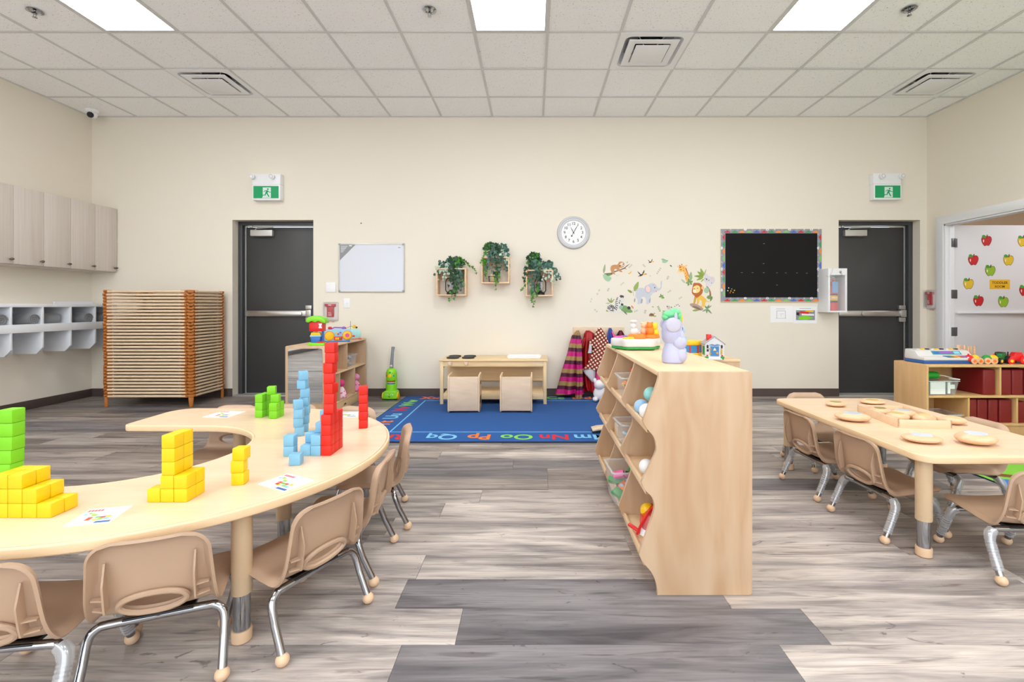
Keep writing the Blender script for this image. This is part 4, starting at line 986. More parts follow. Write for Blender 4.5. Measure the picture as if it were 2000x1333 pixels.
# ---------------------------------------------------------------- box shelves with lanterns and trailing plants
M_box = wood('box_pine', (236, 206, 172), (220, 184, 146), 'X', 3, 12, .5)
M_ivy = mat('ivy_green', (34, 72, 42), .5); M_ivy2 = mat('ivy_bright', (72, 138, 40), .5); M_ivyg = mat('ivy_bluegreen', (66, 104, 92), .55); M_var = mat('vine_variegated', (176, 196, 178), .6)
def leafpoly(kind):
    if kind == 'ivy': return [(0, -.1), (.42, -.28), (.36, .02), (.62, .22), (.26, .32), (0, 1.0), (-.26, .32), (-.62, .22), (-.36, .02), (-.42, -.28)]
    return ellipse(0, .35, .42, .48, 9)
def foliage(parent, name, m_, vines, kind, size, seed, front=-1):
    r = random.Random(seed); b = MB(); pl = leafpoly(kind)
    for (sx, sy, sz), (ex, ey, ez), n, spread in vines:
        for k in range(int(n * 1.6)):
            q = k / max(int(n * 1.6) - 1, 1)
            s = size * 1.9 * r.uniform(.7, 1.15) * (1.1 - .35 * q)
            c = Vector((sx + (ex - sx) * q, sy + (ey - sy) * min(1, q * 1.5), sz + (ez - sz) * q ** 1.4)) + Vector((r.uniform(-1, 1) * spread, r.uniform(-1, .4) * spread * .7, r.uniform(-1, 1) * spread * .6))
            M_ = Matrix.Translation(c) @ Matrix.Rotation(r.uniform(-.7, .7), 4, 'Z') @ Matrix.Rotation(PI / 2 + r.uniform(-.5, .6), 4, 'X') @ Matrix.Rotation(PI + r.uniform(-1.0, 1.0), 4, 'Z')
            b.M = M_; n_ = len(pl)
            b.add([(p[0] * s, p[1] * s, -.12 * abs(p[0]) * s) for p in pl] + [(p[0] * s, p[1] * s, -.12 * abs(p[0]) * s - .0008) for p in pl], [tuple(range(n_)), tuple(range(2 * n_ - 1, n_ - 1, -1))] + [(i, n_ + i, n_ + (i + 1) % n_, (i + 1) % n_) for i in range(n_)])
    b.M = None
    return b.build(name, m_, parent, kind='stuff', smooth=False, fix=False)
def stems(parent, vines):
    b = MB()
    for (sx, sy, sz), (ex, ey, ez), n, sp in vines:
        b.tube([(sx + (ex - sx) * q, sy + (ey - sy) * min(1, q * 1.5), sz + (ez - sz) * q ** 1.4) for q in [k / 6 for k in range(7)]], .0018, 5)
    b.build('stems', mat('stem_brown', (92, 84, 52), .7), parent)
boxes = [((852, 910, 524, 578), 'left'), ((940, 995, 502, 554), 'middle'), ((1027, 1080, 527, 579), 'right')]
for bi, ((p0, p1, q0, q1), nm) in enumerate(boxes):
    dep = .155; Yf = YW - dep
    a, zt = W(p0, q0, Yf); b_, zb = W(p1, q1, Yf); w = .345 / 2 if True else 0; xc = (a + b_) / 2; h_ = zt - zb; w = (b_ - a) / 2
    t = thing('box_shelf', '%s pine box shelf of the three wall boxes with ivy' % {'left': 'leftmost', 'middle': 'middle and highest', 'right': 'rightmost'}[nm], 'shelf', (xc, YW, zb), 0, 'pine wall boxes'); e = .016
    for x0, x1, z0, z1, n_ in ((-w, w, 0, e, 'bottom_board'), (-w, w, h_ - e, h_, 'top_board'), (-w, -w + e, e, h_ - e, 'side_board'), (w - e, w, e, h_ - e, 'side_board')):
        MB().box(x0, x1, -dep, 0, z0, z1).build(n_, M_box, t, .0015)
    MB().box(-w + e, w - e, -.008, -.001, h_ * .55, h_ - e).build('back_slat', M_box, t)
    # lantern or basket inside
    if nm != 'middle':
        l = thing('lantern', 'small black hurricane lantern in the %s wall box' % ('leftmost' if nm == 'left' else 'rightmost'), 'lantern', (xc + (-.01 if nm == 'left' else .01), YW - .085, zb + e), 0, 'black lanterns')
        MB().lathe([(.055, 0), (.055, .014), (.046, .03), (.022, .042), (.022, .055)], 20).build('base', M_black, l)
        MB().lathe([(.024, .055), (.040, .085), (.043, .11), (.034, .145), (.024, .16)], 18).build('glass_chimney', clear_mat('frosted_glass', (214, 214, 218), .6), l)
        MB().lathe([(.030, .16), (.034, .166), (.022, .185), (.018, .21), (.026, .215), (.012, .235)], 18).build('cap', M_black, l)
        for sx in (-1, 1): MB().tube([(sx * .045, 0, .022), (sx * .066, 0, .05), (sx * .066, 0, .15), (sx * .05, 0, .185), (sx * .02, 0, .195)], .006, 8).build('side_tube', M_black, l)
    else:
        l = thing('wire_basket', 'small dark wire basket with wooden block in the middle wall box', 'basket', (xc - .03, YW - .08, zb + e))
        MB().tube([(.06 * math.cos(k * PI / 10), .05 * math.sin(k * PI / 10), .07) for k in range(20)], .003, 6, closed=True).build('top_ring', M_black, l)
        MB().tube([(.05 * math.cos(k * PI / 10), .04 * math.sin(k * PI / 10), .004) for k in range(20)], .003, 6, closed=True).build('bottom_ring', M_black, l)
        for k in range(14): MB().tube([(.05 * math.cos(k * PI / 7), .04 * math.sin(k * PI / 7), .004), (.06 * math.cos(k * PI / 7), .05 * math.sin(k * PI / 7), .07)], .002, 5).build('wire', M_black, l)
        MB().box(-.035, .035, -.025, .025, .004, .095).build('wooden_block', M_pine, l, .003)
    Yt = -.095
    if nm == 'left':
        va = [((.0, Yt, .08), (-.10, -.13, .02), 14, .055), ((-.05, Yt, .10), (-.16, -.14, -.05), 14, .045), ((-.05, Yt, .05), (-.12, -.15, -.14), 10, .03), ((-.02, Yt, .06), (-.02, -.17, -.10), 14, .045)]
        vi = [((.04, Yt, .10), (.10, -.12, .08), 22, .06), ((.05, Yt, .08), (.13, -.13, -.12), 18, .045), ((.05, Yt, .05), (.03, -.18, -.30), 20, .05), ((.08, Yt, .02), (.10, -.18, -.26), 16, .04), ((.03, Yt, .08), (.0, -.18, -.18), 14, .05)]
        vb = [((.07, Yt, .12), (.29, -.06, -.04), 8, .015), ((.05, -.17, -.20), (.0, -.175, -.38), 8, .03), ((.08, Yt, .10), (.14, -.14, -.22), 8, .04)]
    elif nm == 'middle':
        va = [((.06, Yt, .15), (.15, -.13, .06), 14, .04), ((.07, Yt, .12), (.15, -.14, -.16), 16, .022), ((.05, Yt, .13), (.12, -.15, -.04), 14, .04)]
        vi = [((-.03, Yt, .15), (-.11, -.12, .12), 18, .045), ((-.02, Yt, .12), (-.07, -.18, -.16), 26, .045), ((.02, Yt, .12), (.02, -.18, -.22), 26, .04), ((.04, Yt, .10), (.07, -.18, -.16), 16, .04), ((0, Yt, .13), (.05, -.13, .10), 16, .05)]
        vb = [((-.08, Yt, .12), (-.16, -.15, -.06), 10, .03), ((-.11, -.16, -.04), (-.12, -.175, -.25), 9, .02), ((.02, -.17, -.18), (.01, -.18, -.36), 9, .03)]
    else:
        va = [((.08, Yt, .10), (.14, -.13, .02), 18, .05), ((.10, Yt, .08), (.22, -.13, -.10), 18, .035), ((.08, Yt, .06), (.16, -.15, -.17), 18, .03), ((.05, Yt, .05), (.06, -.17, -.10), 10, .03)]
        vi = [((-.05, Yt, .17), (-.11, -.12, .10), 20, .055), ((-.04, Yt, .13), (-.03, -.18, -.06), 22, .05), ((-.08, Yt, .12), (-.18, -.15, -.12), 14, .03), ((-.06, Yt, .05), (-.10, -.18, -.27), 14, .022), ((-.02, Yt, .05), (-.02, -.18, -.22), 14, .03)]
        vb = [((-.06, Yt, .13), (.0, -.14, .02), 8, .05), ((-.10, -.14, -.10), (-.21, -.15, -.24), 8, .02), ((-.09, -.18, -.22), (-.07, -.18, -.42), 10, .02), ((-.02, -.18, -.2), (-.03, -.18, -.3), 5, .02)]
    top = zb + h_
    p1_ = thing('ivy_plant', 'dark green ivy trailing from the top of the %s wall box' % {'left': 'leftmost', 'middle': 'middle', 'right': 'rightmost'}[nm], 'plant', (xc, YW, top), 0, 'ivy plants on the wall boxes')
    MB().lathe([(.03, 0), (.042, .07), (.044, .075), (.038, .072)], 16, (-.045 if nm != 'left' else .05, -.08, 0)).build('pot', M_black, p1_)
    stems(p1_, vi + vb); foliage(p1_, 'dark_leaves', M_ivy, vi[::2], 'ivy', .026, bi + 1); foliage(p1_, 'bluegreen_leaves', M_ivyg, vi[1::2], 'ivy', .024, bi + 21); foliage(p1_, 'young_leaves', M_ivy2, vb + vi[:1], 'ivy', .020, bi + 51)
    p2_ = thing('variegated_vine', 'silvery round-leaved vine trailing from the %s wall box' % {'left': 'leftmost', 'middle': 'middle', 'right': 'rightmost'}[nm], 'plant', (xc, YW, top), 0, 'silvery vines on the wall boxes')
    MB().lathe([(.03, 0), (.042, .07), (.044, .075), (.038, .072)], 16, (.06 if nm != 'left' else -.055, -.075, 0)).build('pot', M_black, p2_)
    stems(p2_, va); foliage(p2_, 'pale_leaves', M_var, va[1:], 'round', .021, bi + 81); foliage(p2_, 'grey_leaves', M_ivyg, va[:2], 'round', .026, bi + 91)
# ---------------------------------------------------------------- bulletin board
a, b_, z0, z1 = wallrect(1407, 1603, 448, 590); w, h_ = (b_ - a) / 2, (z1 - z0) / 2
t = thing('bulletin_board', 'black paper bulletin board with a border of colourful toy cars', 'bulletin board', ((a + b_) / 2, YW, (z0 + z1) / 2))
MB().ring([(-w, -h_), (w, -h_), (w, h_), (-w, h_)], [(-w + .02, -h_ + .02), (w - .02, -h_ + .02), (w - .02, h_ - .02), (-w + .02, h_ - .02)], -.018, 0, 'xz').build('wooden_frame', M_pine, t, .002)
MB().box(-w + .01, w - .01, -.014, 0, -h_ + .01, h_ - .01).build('black_paper', mat('black_paper', (15, 14, 15), .7, spec=.25, bump=.5, bscale=9), t)
bs = .052
for n_, (x0, x1, y0, y1) in enumerate(((-w, w, h_ - bs, h_), (-w, w, -h_ + .006, -h_ + bs), (-w, -w + bs, -h_ + bs, h_ - bs), (w - bs, w, -h_ + bs, h_ - bs))):
    MB().box(x0, x1, -.0195, -.0175, y0, y1).build('border_strip', mat('border_grey', (140, 146, 158), .6), t)
ccol = [(206, 40, 40), (60, 150, 80), (240, 140, 40), (130, 190, 100), (70, 100, 190)]
cars = [MB().prism(catmull([(-.034, 0), (-.030, .012), (-.014, .016), (-.006, .026), (.010, .026), (.017, .015), (.032, .011), (.034, 0)], 3), -.0003, .0003, 'xz').mesh('border_car', mat('car_%d' % k, ccol[k], .5)) for k in range(5)]
whl = MB().prism(ellipse(0, 0, .008, .008, 10), -.0003, .0003, 'xz').mesh('border_sign', mat('sign_white', (236, 238, 240), .5)); cen = [MB().prism(ellipse(0, 0, .006, .006, 8), -.0003, .0003, 'xz').mesh('sign_center', mat('signc_%d' % k, c, .5)) for k, c in enumerate(((230, 130, 60), (70, 90, 140), (240, 200, 60), (200, 60, 80)))]
cl = MB().prism(ellipse(0, 0, .018, .012, 12), -.0003, .0003, 'xz').mesh('border_cloud', MATS['sign_white'])
def border_run(x0, z0_, x1, z1_, rot, n):
    for k in range(n):
        q = (k + .5) / n; x, z = x0 + (x1 - x0) * q, z0_ + (z1_ - z0_) * q
        nx, nz = -math.sin(rot), math.cos(rot)
        put('border_car', cars[k % 5], t, (x - nx * .018, -.0200, z - nz * .018), (0, -rot, 0))
        u, v = math.cos(rot), math.sin(rot)
        xs_, zs_ = x + u * .04 + nx * .018, z + v * .04 + nz * .018
        put('border_cloud' if k % 3 == 2 else 'border_sign', cl if k % 3 == 2 else whl, t, (xs_, -.0202, zs_), (0, -rot, 0))
        put('sign_center', cen[k % 4], t, (xs_, -.0207, zs_), (0, 0, 0))
border_run(-w + .03, h_ - bs / 2, w - .03, h_ - bs / 2, 0, 13); border_run(-w + .03, -h_ + bs / 2, w - .03, -h_ + bs / 2, 0, 13)
border_run(-w + bs / 2, h_ - .06, -w + bs / 2, -h_ + .06, PI / 2, 9); border_run(w - bs / 2, h_ - .06, w - bs / 2, -h_ + .06, PI / 2, 9)
mp_ = [(194, 806, M_white), (184, 838, M_white), (231, 818, M_grey), (221, 842, M_yel), (262, 834, M_yel), (247, 859, M_yel), (211, 862, M_org)]
pw = ['white pin highest on the left of the pin cluster', 'white pin at the far left of the pin cluster', 'grey pin at the top of the pin cluster', 'yellow pin at the heart of the pin cluster', 'yellow pin at the right end of the pin cluster', 'yellow pin at the bottom right of the pin cluster', 'orange pin at the bottom of the pin cluster']
for (X_, Y_, m_), lb in zip(mp_, pw):
    x, z = W(1390 + X_ / 6.06, 430 + Y_ / 6.06); tag(MB().lathe([(.007, -.013), (.007, -.02), (.004, -.024)], 10, (x, YW, z), 'y').build('push_pin', m_), lb + ' on the black board', 'push pin', 'push pins on the bulletin board')
for k, (X_, Y_) in enumerate(((612, 282), (608, 517), (350, 623), (478, 624), (610, 625), (766, 626), (870, 627), (1002, 627), (1118, 631), (766, 771))):
    x, z = W(1390 + X_ / 6.06, 430 + Y_ / 6.06); MB().box(x - .009, x + .009, YW - .0152, YW - .013, z - .0012, z + .0012).build('staple', M_alu, t, loc=(-t.location.x, -t.location.y, -t.location.z))
# papers
def paper(label, p, deco):
    a, b_, z0, z1 = wallrect(*p); t = thing('posted_sheet', label, 'paper', ((a + b_) / 2, YW, (z0 + z1) / 2), 0, 'posted sheets'); w, h_ = (b_ - a) / 2, (z1 - z0) / 2
    MB().box(-w, w, -.0015, 0, -h_, h_).build('sheet', M_paper, t)
    if deco:
        pi_ = MB().box(-w * .78, w * .82, -.0022, -.0015, -h_ * .62, h_ * .55).build('printed_photo', mat('photo_grey', (140, 140, 150), .6), t)
        for poly, m_ in (([(-.6, -.5), (.1, -.6), (.7, -.35), (.1, -.1), (-.5, -.2)], M_lime), ([(-.5, .2), (.3, .1), (.3, .35), (-.45, .45)], M_red), ([(-.75, .0), (-.5, -.1), (-.5, .3), (-.75, .3)], M_black), ([(0, .4), (.7, .35), (.7, .52), (.0, .52)], M_yel), ([(-.3, -.05), (.75, -.1), (.75, .12), (-.3, .15)], M_white)):
            MB().prism([(x * w, z * h_) for x, z in poly], -.0026, -.0022, 'xz').build('photo_patch', m_, pi_)
        MB().box(-w * .5, w * .5, -.002, -.0015, h_ * .75, h_ * .80).build('print_line', M_grey, t)
    else:
        M_ln = mat('pencil', (150, 150, 154), .7)
        for x0, x1, y0, y1 in ((-.5, .3, .62, .66), (-.45, -.42, -.5, .4), (.30, .33, -.5, .4), (-.45, .33, .38, .42), (-.2, .2, .0, .03), (-.55, .4, -.52, -.49), (-.1, .0, -.2, -.17)): MB().box(x0 * w, x1 * w, -.002, -.0015, y0 * h_, y1 * h_).build('drawn_line', M_ln, t)
paper('white sheet with a faint pencil floor plan below the black board', (1504.5, 1549, 598, 630), False)
paper('white sheet with a printed colour photo below the black board', (1549.5, 1595.5, 599, 632), True)
# extinguisher cabinet
dep = .20; Yf = YW - dep
a, zt = W(1618, 524.5, Yf); b_, zb = W(1654, 610.5, Yf); a = W(1617, 560, Yf)[0]
t = thing('extinguisher_cabinet', 'white wall cabinet with clear front holding a fire extinguisher', 'cabinet', ((a + b_) / 2, YW, zb)); w, h_ = (b_ - a) / 2, zt - zb; e = .012
MB().box(-w, w, -.006, 0, 0, h_).build('back', M_white, t)
for x0, x1, y0, y1, n_ in ((-w, -w + e, 0, h_, 'side'), (w - e, w, 0, h_, 'side')): MB().box(x0, x1, -dep, -.006, y0, y1).build(n_, M_white, t, .002)
for y0, y1, n_ in ((0, e, 'bottom'), (h_ - e, h_, 'top')): MB().box(-w + e, w - e, -dep, -.006, y0, y1).build(n_, M_white, t, .001)
MB().prism([(-w, 0), (w, 0), (w, h_), (-w, h_)], -dep - .004, -dep, 'xz')
MB().ring([(-w, 0), (w, 0), (w, h_), (-w, h_)], [(-w + .022, .018), (w - .024, .018), (w - .024, h_ - .078), (-w + .022, h_ - .078)], -dep - .006, -dep, 'xz').build('door_frame', M_white, t, .001)
MB().box(-w + .022, w - .024, -dep - .003, -dep - .001, .018, h_ - .078).build('clear_pane', M_clear, t)
MB().lathe([(.012, -.006), (.012, -.012), (.006, -.016)], 14, (.03, -dep, h_ - .04), 'y').build('lock', M_chrome, t)
MB().tube([(.035, -dep - .014, h_ - .045), (.04, -dep - .02, h_ - .075), (.042, -dep - .018, h_ - .085)], .004, 6).build('key', M_chrome, t)
MB().tube([(-w + .05, -dep - .008, h_ + .002), (-w + .035, -dep - .014, h_ - .05), (-w + .005, -dep - .012, h_ - .10), (-w - .025, -dep - .006, h_ - .085)], .003, 6).build('wire_hook', M_alu, t)
x_, y_, z_ = t.location
t = thing('fire_extinguisher', 'red fire extinguisher with yellow label inside the white wall cabinet', 'fire extinguisher', (x_ - .018, YW - .115, zb + e))
rr_ = .066
MB().lathe([(.05, 0), (rr_, .008), (rr_, .10)], 22).build('tank_bottom', M_red, t); MB().lathe([(rr_ + .0005, .10), (rr_ + .0005, .125)], 22).build('dark_band', M_black, t)
MB().lathe([(rr_ + .0005, .125), (rr_ + .0005, .185)], 22).build('yellow_label', M_yel, t); MB().lathe([(rr_ + .0005, .185), (rr_ + .0005, .20)], 22).build('dark_band', M_black, t)
MB().lathe([(rr_, .20), (rr_, .27), (.045, .31), (.02, .33), (.02, .35)], 22).build('tank_top', M_red, t)
for k in range(3): MB().box(-.03 + k * .022, -.015 + k * .022, -rr_ - .002, -rr_ + .01, .150, .166).build('label_icon', M_white, t)
MB().box(-.032, .036, -rr_ - .006, -rr_ - .002, .215, .345).build('inspection_tag', mat('tag_blue', (120, 170, 214), .6), t)
MB().obox((.0, -.02, .375), (.10, .02, .012), 0, 0, -.35).obox((.01, -.02, .395), (.11, .02, .010), 0, 0, .25).build('lever', M_chrome, t); MB().lathe([(.014, -.03), (.014, -.045)], 12, (0, 0, .362), 'y').build('gauge', M_red, t)
# ---------------------------------------------------------------- rug with alphabet
RG = (-1.505, 1.42, 3.765, 5.645)
M_rug = mat('rug_blue', (30, 84, 152), .95, bump=.5, bscale=500)
t = thing('alphabet_rug', 'blue alphabet rug with coloured letters around its border', 'rug')
MB().prism(rrect(RG[0], RG[1], RG[2], RG[3], .03), 0, .009).build('pile', M_rug, t, .003)
MB().ring(rrect(RG[0] - .009, RG[1] + .009, RG[2] - .009, RG[3] + .009, .035), rrect(RG[0] + .001, RG[1] - .001, RG[2] + .001, RG[3] - .001, .03), 0, .008).build('bound_edge', mat('rug_edge', (26, 34, 52), .9), t, .002)
M_rl = mat('rug_line', (110, 180, 224), .95); i_ = .27
MB().ring([(RG[0] + i_, RG[2] + i_), (RG[1] - i_, RG[2] + i_), (RG[1] - i_, RG[3] - i_), (RG[0] + i_, RG[3] - i_)], [(RG[0] + i_ + .014, RG[2] + i_ + .014), (RG[1] - i_ - .014, RG[2] + i_ + .014), (RG[1] - i_ - .014, RG[3] - i_ - .014), (RG[0] + i_ + .014, RG[3] - i_ - .014)], .008, .0098).build('inner_line', M_rl, t)
rc_ = {'o': mat('rug_orange', (240, 120, 30), .95), 'g': mat('rug_green', (130, 204, 80), .95), 'r': mat('rug_red', (206, 30, 44), .95), 'b': mat('rug_sky', (120, 186, 224), .95)}
def letter(s, col, x, y, rot, size=.20):
    put('letter', text_mesh(s, size, rc_[col], .0006, .004), t, (x, y, .0096), (0, 0, rot))
for s, col, x in (('Rr', 'r', -1.13), ('Qq', 'b', -.755), ('Pp', 'o', -.445), ('Oo', 'g', -.135), ('Nn', 'r', .175), ('Mm', 'b', .49), ('Ll', 'o', .80), ('Kk', 'g', 1.10)): letter(s, col, x, 3.895, PI)
for s, col, x in (('Xx', 'o', -1.20), ('Yy', 'r', -.91), ('Zz', 'b', -.62), ('Aa', 'g', -.33), ('Bb', 'r', -.03), ('Cc', 'g', .26), ('Dd', 'o', .57), ('Ee', 'b', .86), ('Ff', 'r', 1.15)): letter(s, col, x, 5.52, 0, .19)
for s, col, y in (('Ww', 'g', 5.24), ('Vv', 'r', 4.93), ('Uu', 'b', 4.62), ('Tt', 'o', 4.34), ('Ss', 'g', 4.10)): letter(s, col, -1.37, y, PI / 2, .19)
for s, col, y in (('Gg', 'g', 5.24), ('Hh', 'o', 4.93), ('Ii', 'b', 4.62), ('Jj', 'r', 4.32)): letter(s, col, 1.285, y, -PI / 2, .19)
# green rug on the right
t = thing('green_play_rug', 'bright green play rug with blue and brown drawing behind the rectangular table', 'rug')
MB().prism(rrect(2.86, 4.7, 2.05, 3.72, .02), 0, .008).build('pile', mat('rug_lime', (126, 196, 60), .95, bump=.6, bscale=500), t, .002)
MB().ring(rrect(2.85, 4.71, 2.04, 3.73, .025), rrect(2.861, 4.699, 2.051, 3.719, .02), 0, .0075).build('bound_edge', MATS['rug_edge'], t, .002)
for poly, c, n_ in (([(2.88, 3.1), (3.2, 2.98), (3.6, 2.92), (4.2, 2.95), (4.2, 2.9), (3.6, 2.87), (3.2, 2.92), (2.88, 3.04)], (120, 74, 30), 'printed_path'), ([(2.88, 2.95), (3.1, 2.85), (3.3, 2.72), (3.3, 2.5), (2.88, 2.5)], (50, 110, 190), 'printed_pond'), ([(2.95, 3.35), (3.05, 3.30), (3.14, 3.33), (3.06, 3.38)], (50, 110, 190), 'printed_bird'), ([(3.4, 3.4), (3.7, 3.3), (3.9, 3.45), (3.6, 3.55)], (240, 200, 60), 'printed_patch')):
    MB().prism(catmull(poly, 3), .0075, .0088).build(n_, mat('green_rug_' + n_, c, .95), t)
# ---------------------------------------------------------------- play kitchen
t = thing('play_kitchen', 'low pine play kitchen bench with burners and knobs', 'play kitchen'); KX0, KX1, KY0, KY1, KH = -1.021, .150, 5.168, 5.625, .497; z_r = .009
MB().box(KX0 - .012, KX1 + .012, KY0 - .012, KY1 + .01, KH - .016, KH).build('worktop', M_pine, t, .003)
for x in (KX0, KX1 - .036):
    for y in (KY0, KY1 - .03): MB().box(x, x + .036, y, y + .03, z_r, KH - .016).build('leg', M_pinez, t, .002)
MB().box(KX0 + .036, KX1 - .036, KY0 + .004, KY0 + .022, KH - .075, KH - .016).build('front_apron', M_pine, t, .002)
MB().box(KX0 + .036, KX1 - .036, KY1 - .028, KY1 - .016, .20, KH - .016).build('back_panel', M_pine, t)
MB().box(KX0 + .036, KX1 - .036, KY0 + .02, KY1 - .03, .112, .128).build('lower_shelf', M_pine, t, .002)
MB().box(KX0 + .036, KX1 - .036, KY0 + .004, KY0 + .02, .062, .128).build('lower_rail', M_pine, t, .002)
for y in (5.50,):
    for x in (KX0 + .006, KX1 - .022): MB().box(x, x + .016, KY0 + .03, KY1 - .03, KH - .10, KH - .016).build('side_rail', M_pine, t)
for px in (879, 910.5):
    x = (px - 1041) / 920 * 5.168; MB().lathe([(.022, 0), (.022, -.016), (.016, -.018)], 18, (x, KY0 + .004, .457), 'y').build('knob', M_birch, t, .001)
for x, y, n_ in ((-.905, 5.32, 'front left'), (-.732, 5.32, 'front right'), (-.905, 5.475, 'rear left'), (-.732, 5.475, 'rear right')):
    o = MB().lathe([(.066, 0), (.070, .003), (.070, .013), (.066, .016)], 28).build('burner', mat('burner_black', (44, 46, 46), .6), t, loc=(x, y, KH))
tk = thing('sink_tray', 'white plastic sink tray set into the play kitchen top', 'sink tray', (-.10, 5.43, KH))
MB().ring(rrect(-.195, .195, -.12, .12, .03), rrect(-.18, .18, -.105, .105, .03), 0, .022).build('rim', M_white, tk, .004); MB().prism(rrect(-.185, .185, -.11, .11, .03), 0, .004).build('basin', M_white, tk)
# cube chairs
def cube_chair(label, x0, x1, y0, rz):
    w = (x1 - x0) / 2; t = thing('cube_chair', label, 'cube chair', ((x0 + x1) / 2, y0, .0095), rz, 'birch cube chairs'); dp = .30; h_ = .375; s = .016
    MB().box(-w + s, w - s, .004, .020, .018, h_ - .012).build('back_panel', M_birch, t, .004)
    M_bz = wood('birch_side', (230, 204, 172), (216, 186, 150), 'Z', 3, 8, .45)
    for sx in (-1, 1):
        pr = rrect(0, dp, 0, h_, .03)
        xa = -w if sx < 0 else w - s
        # side panel with a hand slot: dark plates stand in for the shaded openings
        a0, a1, b0, b1 = .08, .22, .27, .31
        c0, c1, d0, d1 = .06, .24, .06, .15
        b = MB(); outer = pr
        b.prism(rrect(0, dp, 0, h_, .03), xa, xa + s, 'yz')
        o = b.build('side_panel', M_bz, t, .004)
        for (p0, p1, q0, q1) in ((.09, .21, .265, .305), (.07, .23, .07, .15)):
            MB().prism(rrect(p0, p1, q0, q1, .018), xa - .0006, xa + s + .0006, 'yz').build('hand_slot', mat('slot_shade', (92, 74, 58), .8), o)
    MB().box(-w + s, w - s, .02, dp - .01, .17, .186).build('seat', M_birch, t, .003)
cube_chair('birch plywood cube chair on the left, in front of the play kitchen burners', -.862, -.540, 4.752, .04)
cube_chair('birch plywood cube chair on the right, in front of the play kitchen', -.336, -.008, 4.758, -.01)
# ---------------------------------------------------------------- toy vacuum
t = thing('toy_vacuum', 'lime green toy vacuum cleaner standing against the wall', 'toy vacuum', (-1.655, 5.50, 0), 0)
MB().prism(catmull([(-.075, 0), (.075, 0), (.078, .03), (.062, .085), (-.062, .085), (-.078, .03)], 4), -.07, .06, 'xz').build('head', M_lime, t, .008, loc=(0, 0, .016))
for sx in (-1, 1): MB().lathe([(.02, -.011), (.042, -.009), (.042, .009), (.02, .011)], 18, (sx * .083, -.02, .042), 'x').build('wheel', M_yel, t)
MB().lathe([(.05, .09), (.062, .10), (.063, .16), (.060, .18)], 22, (0, .01, 0)).build('lower_body', M_lime, t); MB().lathe([(.045, .16), (.045, .22)], 20, (0, .006, 0)).build('canister', M_black, t)
for z, m_ in ((.170, M_purp), (.183, M_blu), (.196, M_white), (.208, M_org)): MB().lathe([(.047, z - .004), (.048, z + .004)], 20, (0, .004, 0)).build('bead_ring', m_, t)
for sx in (-1, 1): MB().obox((sx * .055, .012, .19), (.016, .05, .08)).build('side_pillar', M_lime, t, .005)
MB().lathe([(.060, .22), (.064, .235), (.064, .31), (.050, .345), (.028, .36)], 22, (0, .01, 0)).build('upper_body', M_lime, t)
MB().lathe([(.020, -.055), (.020, -.064), (.012, -.066)], 16, (0, .0, .278), 'y').build('dial_button', M_yel, t)
for k, m_ in enumerate((M_red, M_org, M_grn, M_org, M_blu)):
    a_ = PI * (k + .0) / 4; MB().ell((-.038 * math.cos(a_), -.050 + .012 * abs(math.cos(a_)), .278 + .038 * math.sin(a_)), (.011, .006, .011), 10, 8).build('note_button', m_, t)
MB().ell((0, -.035, .338), (.022, .008, .008), 12, 8).build('top_button', M_yel, t)
MB().tube([(0, .01, .355), (0, .02, .42), (0, .05, .54), (0, .075, .60)], [.022, .019, .016, .020], 14).build('handle', mat('vac_grey', (120, 124, 130), .4), t)
MB().ell((0, -.008, .385), (.016, .006, .016), 12, 8).build('handle_button', M_alu, t)
for sx in (-1, 1): MB().ell((sx * .028, -.0735, .062), (.016, .004, .007), 10, 8).build('printed_eye', M_white, t); MB().ell((sx * .028, -.0765, .062), (.006, .002, .005), 8, 6).build('pupil', M_black, t)
MB().prism([(-.014, .044), (.014, .044), (0, .034)], -.0735, -.070, 'xz').build('printed_smile', M_black, t)
# ---------------------------------------------------------------- coat rail with costumes
x0, z1 = W(1119.5, 639); x1, z0 = W(1219, 665)
t = thing('coat_rail', 'pale wooden coat rail with hooks holding the costumes', 'coat rail', ((x0 + x1) / 2, YW, z0)); w = (x1 - x0) / 2; h_ = z1 - z0
MB().box(-w, w, -.018, 0, 0, h_).build('board', M_birch, t, .003)
hooks = [1129, 1148, 1170, 1191.5, 1212]
for px in hooks:
    x = W(px, 645)[0] - t.location.x; MB().tube([(x, -.018, h_ * .55), (x, -.045, h_ * .5), (x, -.055, h_ * .62), (x, -.05, h_ * .82)], .004, 6).build('hook', M_steel, t)
# costumes: real lofted cloth tubes with folds
def band_mat(name, bands, period, scale_noise=0.0):
    if name in MATS: return MATS[name]
    m = bpy.data.materials.new(name); m.use_nodes = True; nt = m.node_tree; N = nt.nodes.new; L = nt.links.new; b = nt.nodes['Principled BSDF']
    tc = N('ShaderNodeTexCoord'); sp = N('ShaderNodeSeparateXYZ'); L(tc.outputs['Object'], sp.inputs[0])
    ma = N('ShaderNodeMath'); ma.operation = 'MULTIPLY_ADD'; ma.inputs[1].default_value = 1 / period; ma.inputs[2].default_value = 50.0; L(sp.outputs['Z'], ma.inputs[0])
    fr = N('ShaderNodeMath'); fr.operation = 'FRACT'; L(ma.outputs[0], fr.inputs[0])
    cr = N('ShaderNodeValToRGB'); cr.color_ramp.interpolation = 'CONSTANT'; els = cr.color_ramp.elements
    for i, (p, c) in enumerate(bands):
        e = els[i] if i < 2 else els.new(p)
        e.position = p; e.color = (*s2l(c), 1)
    L(fr.outputs[0], cr.inputs[0]); L(cr.outputs[0], b.inputs['Base Color']); b.inputs['Roughness'].default_value = .5
    MATS[name] = m; return m
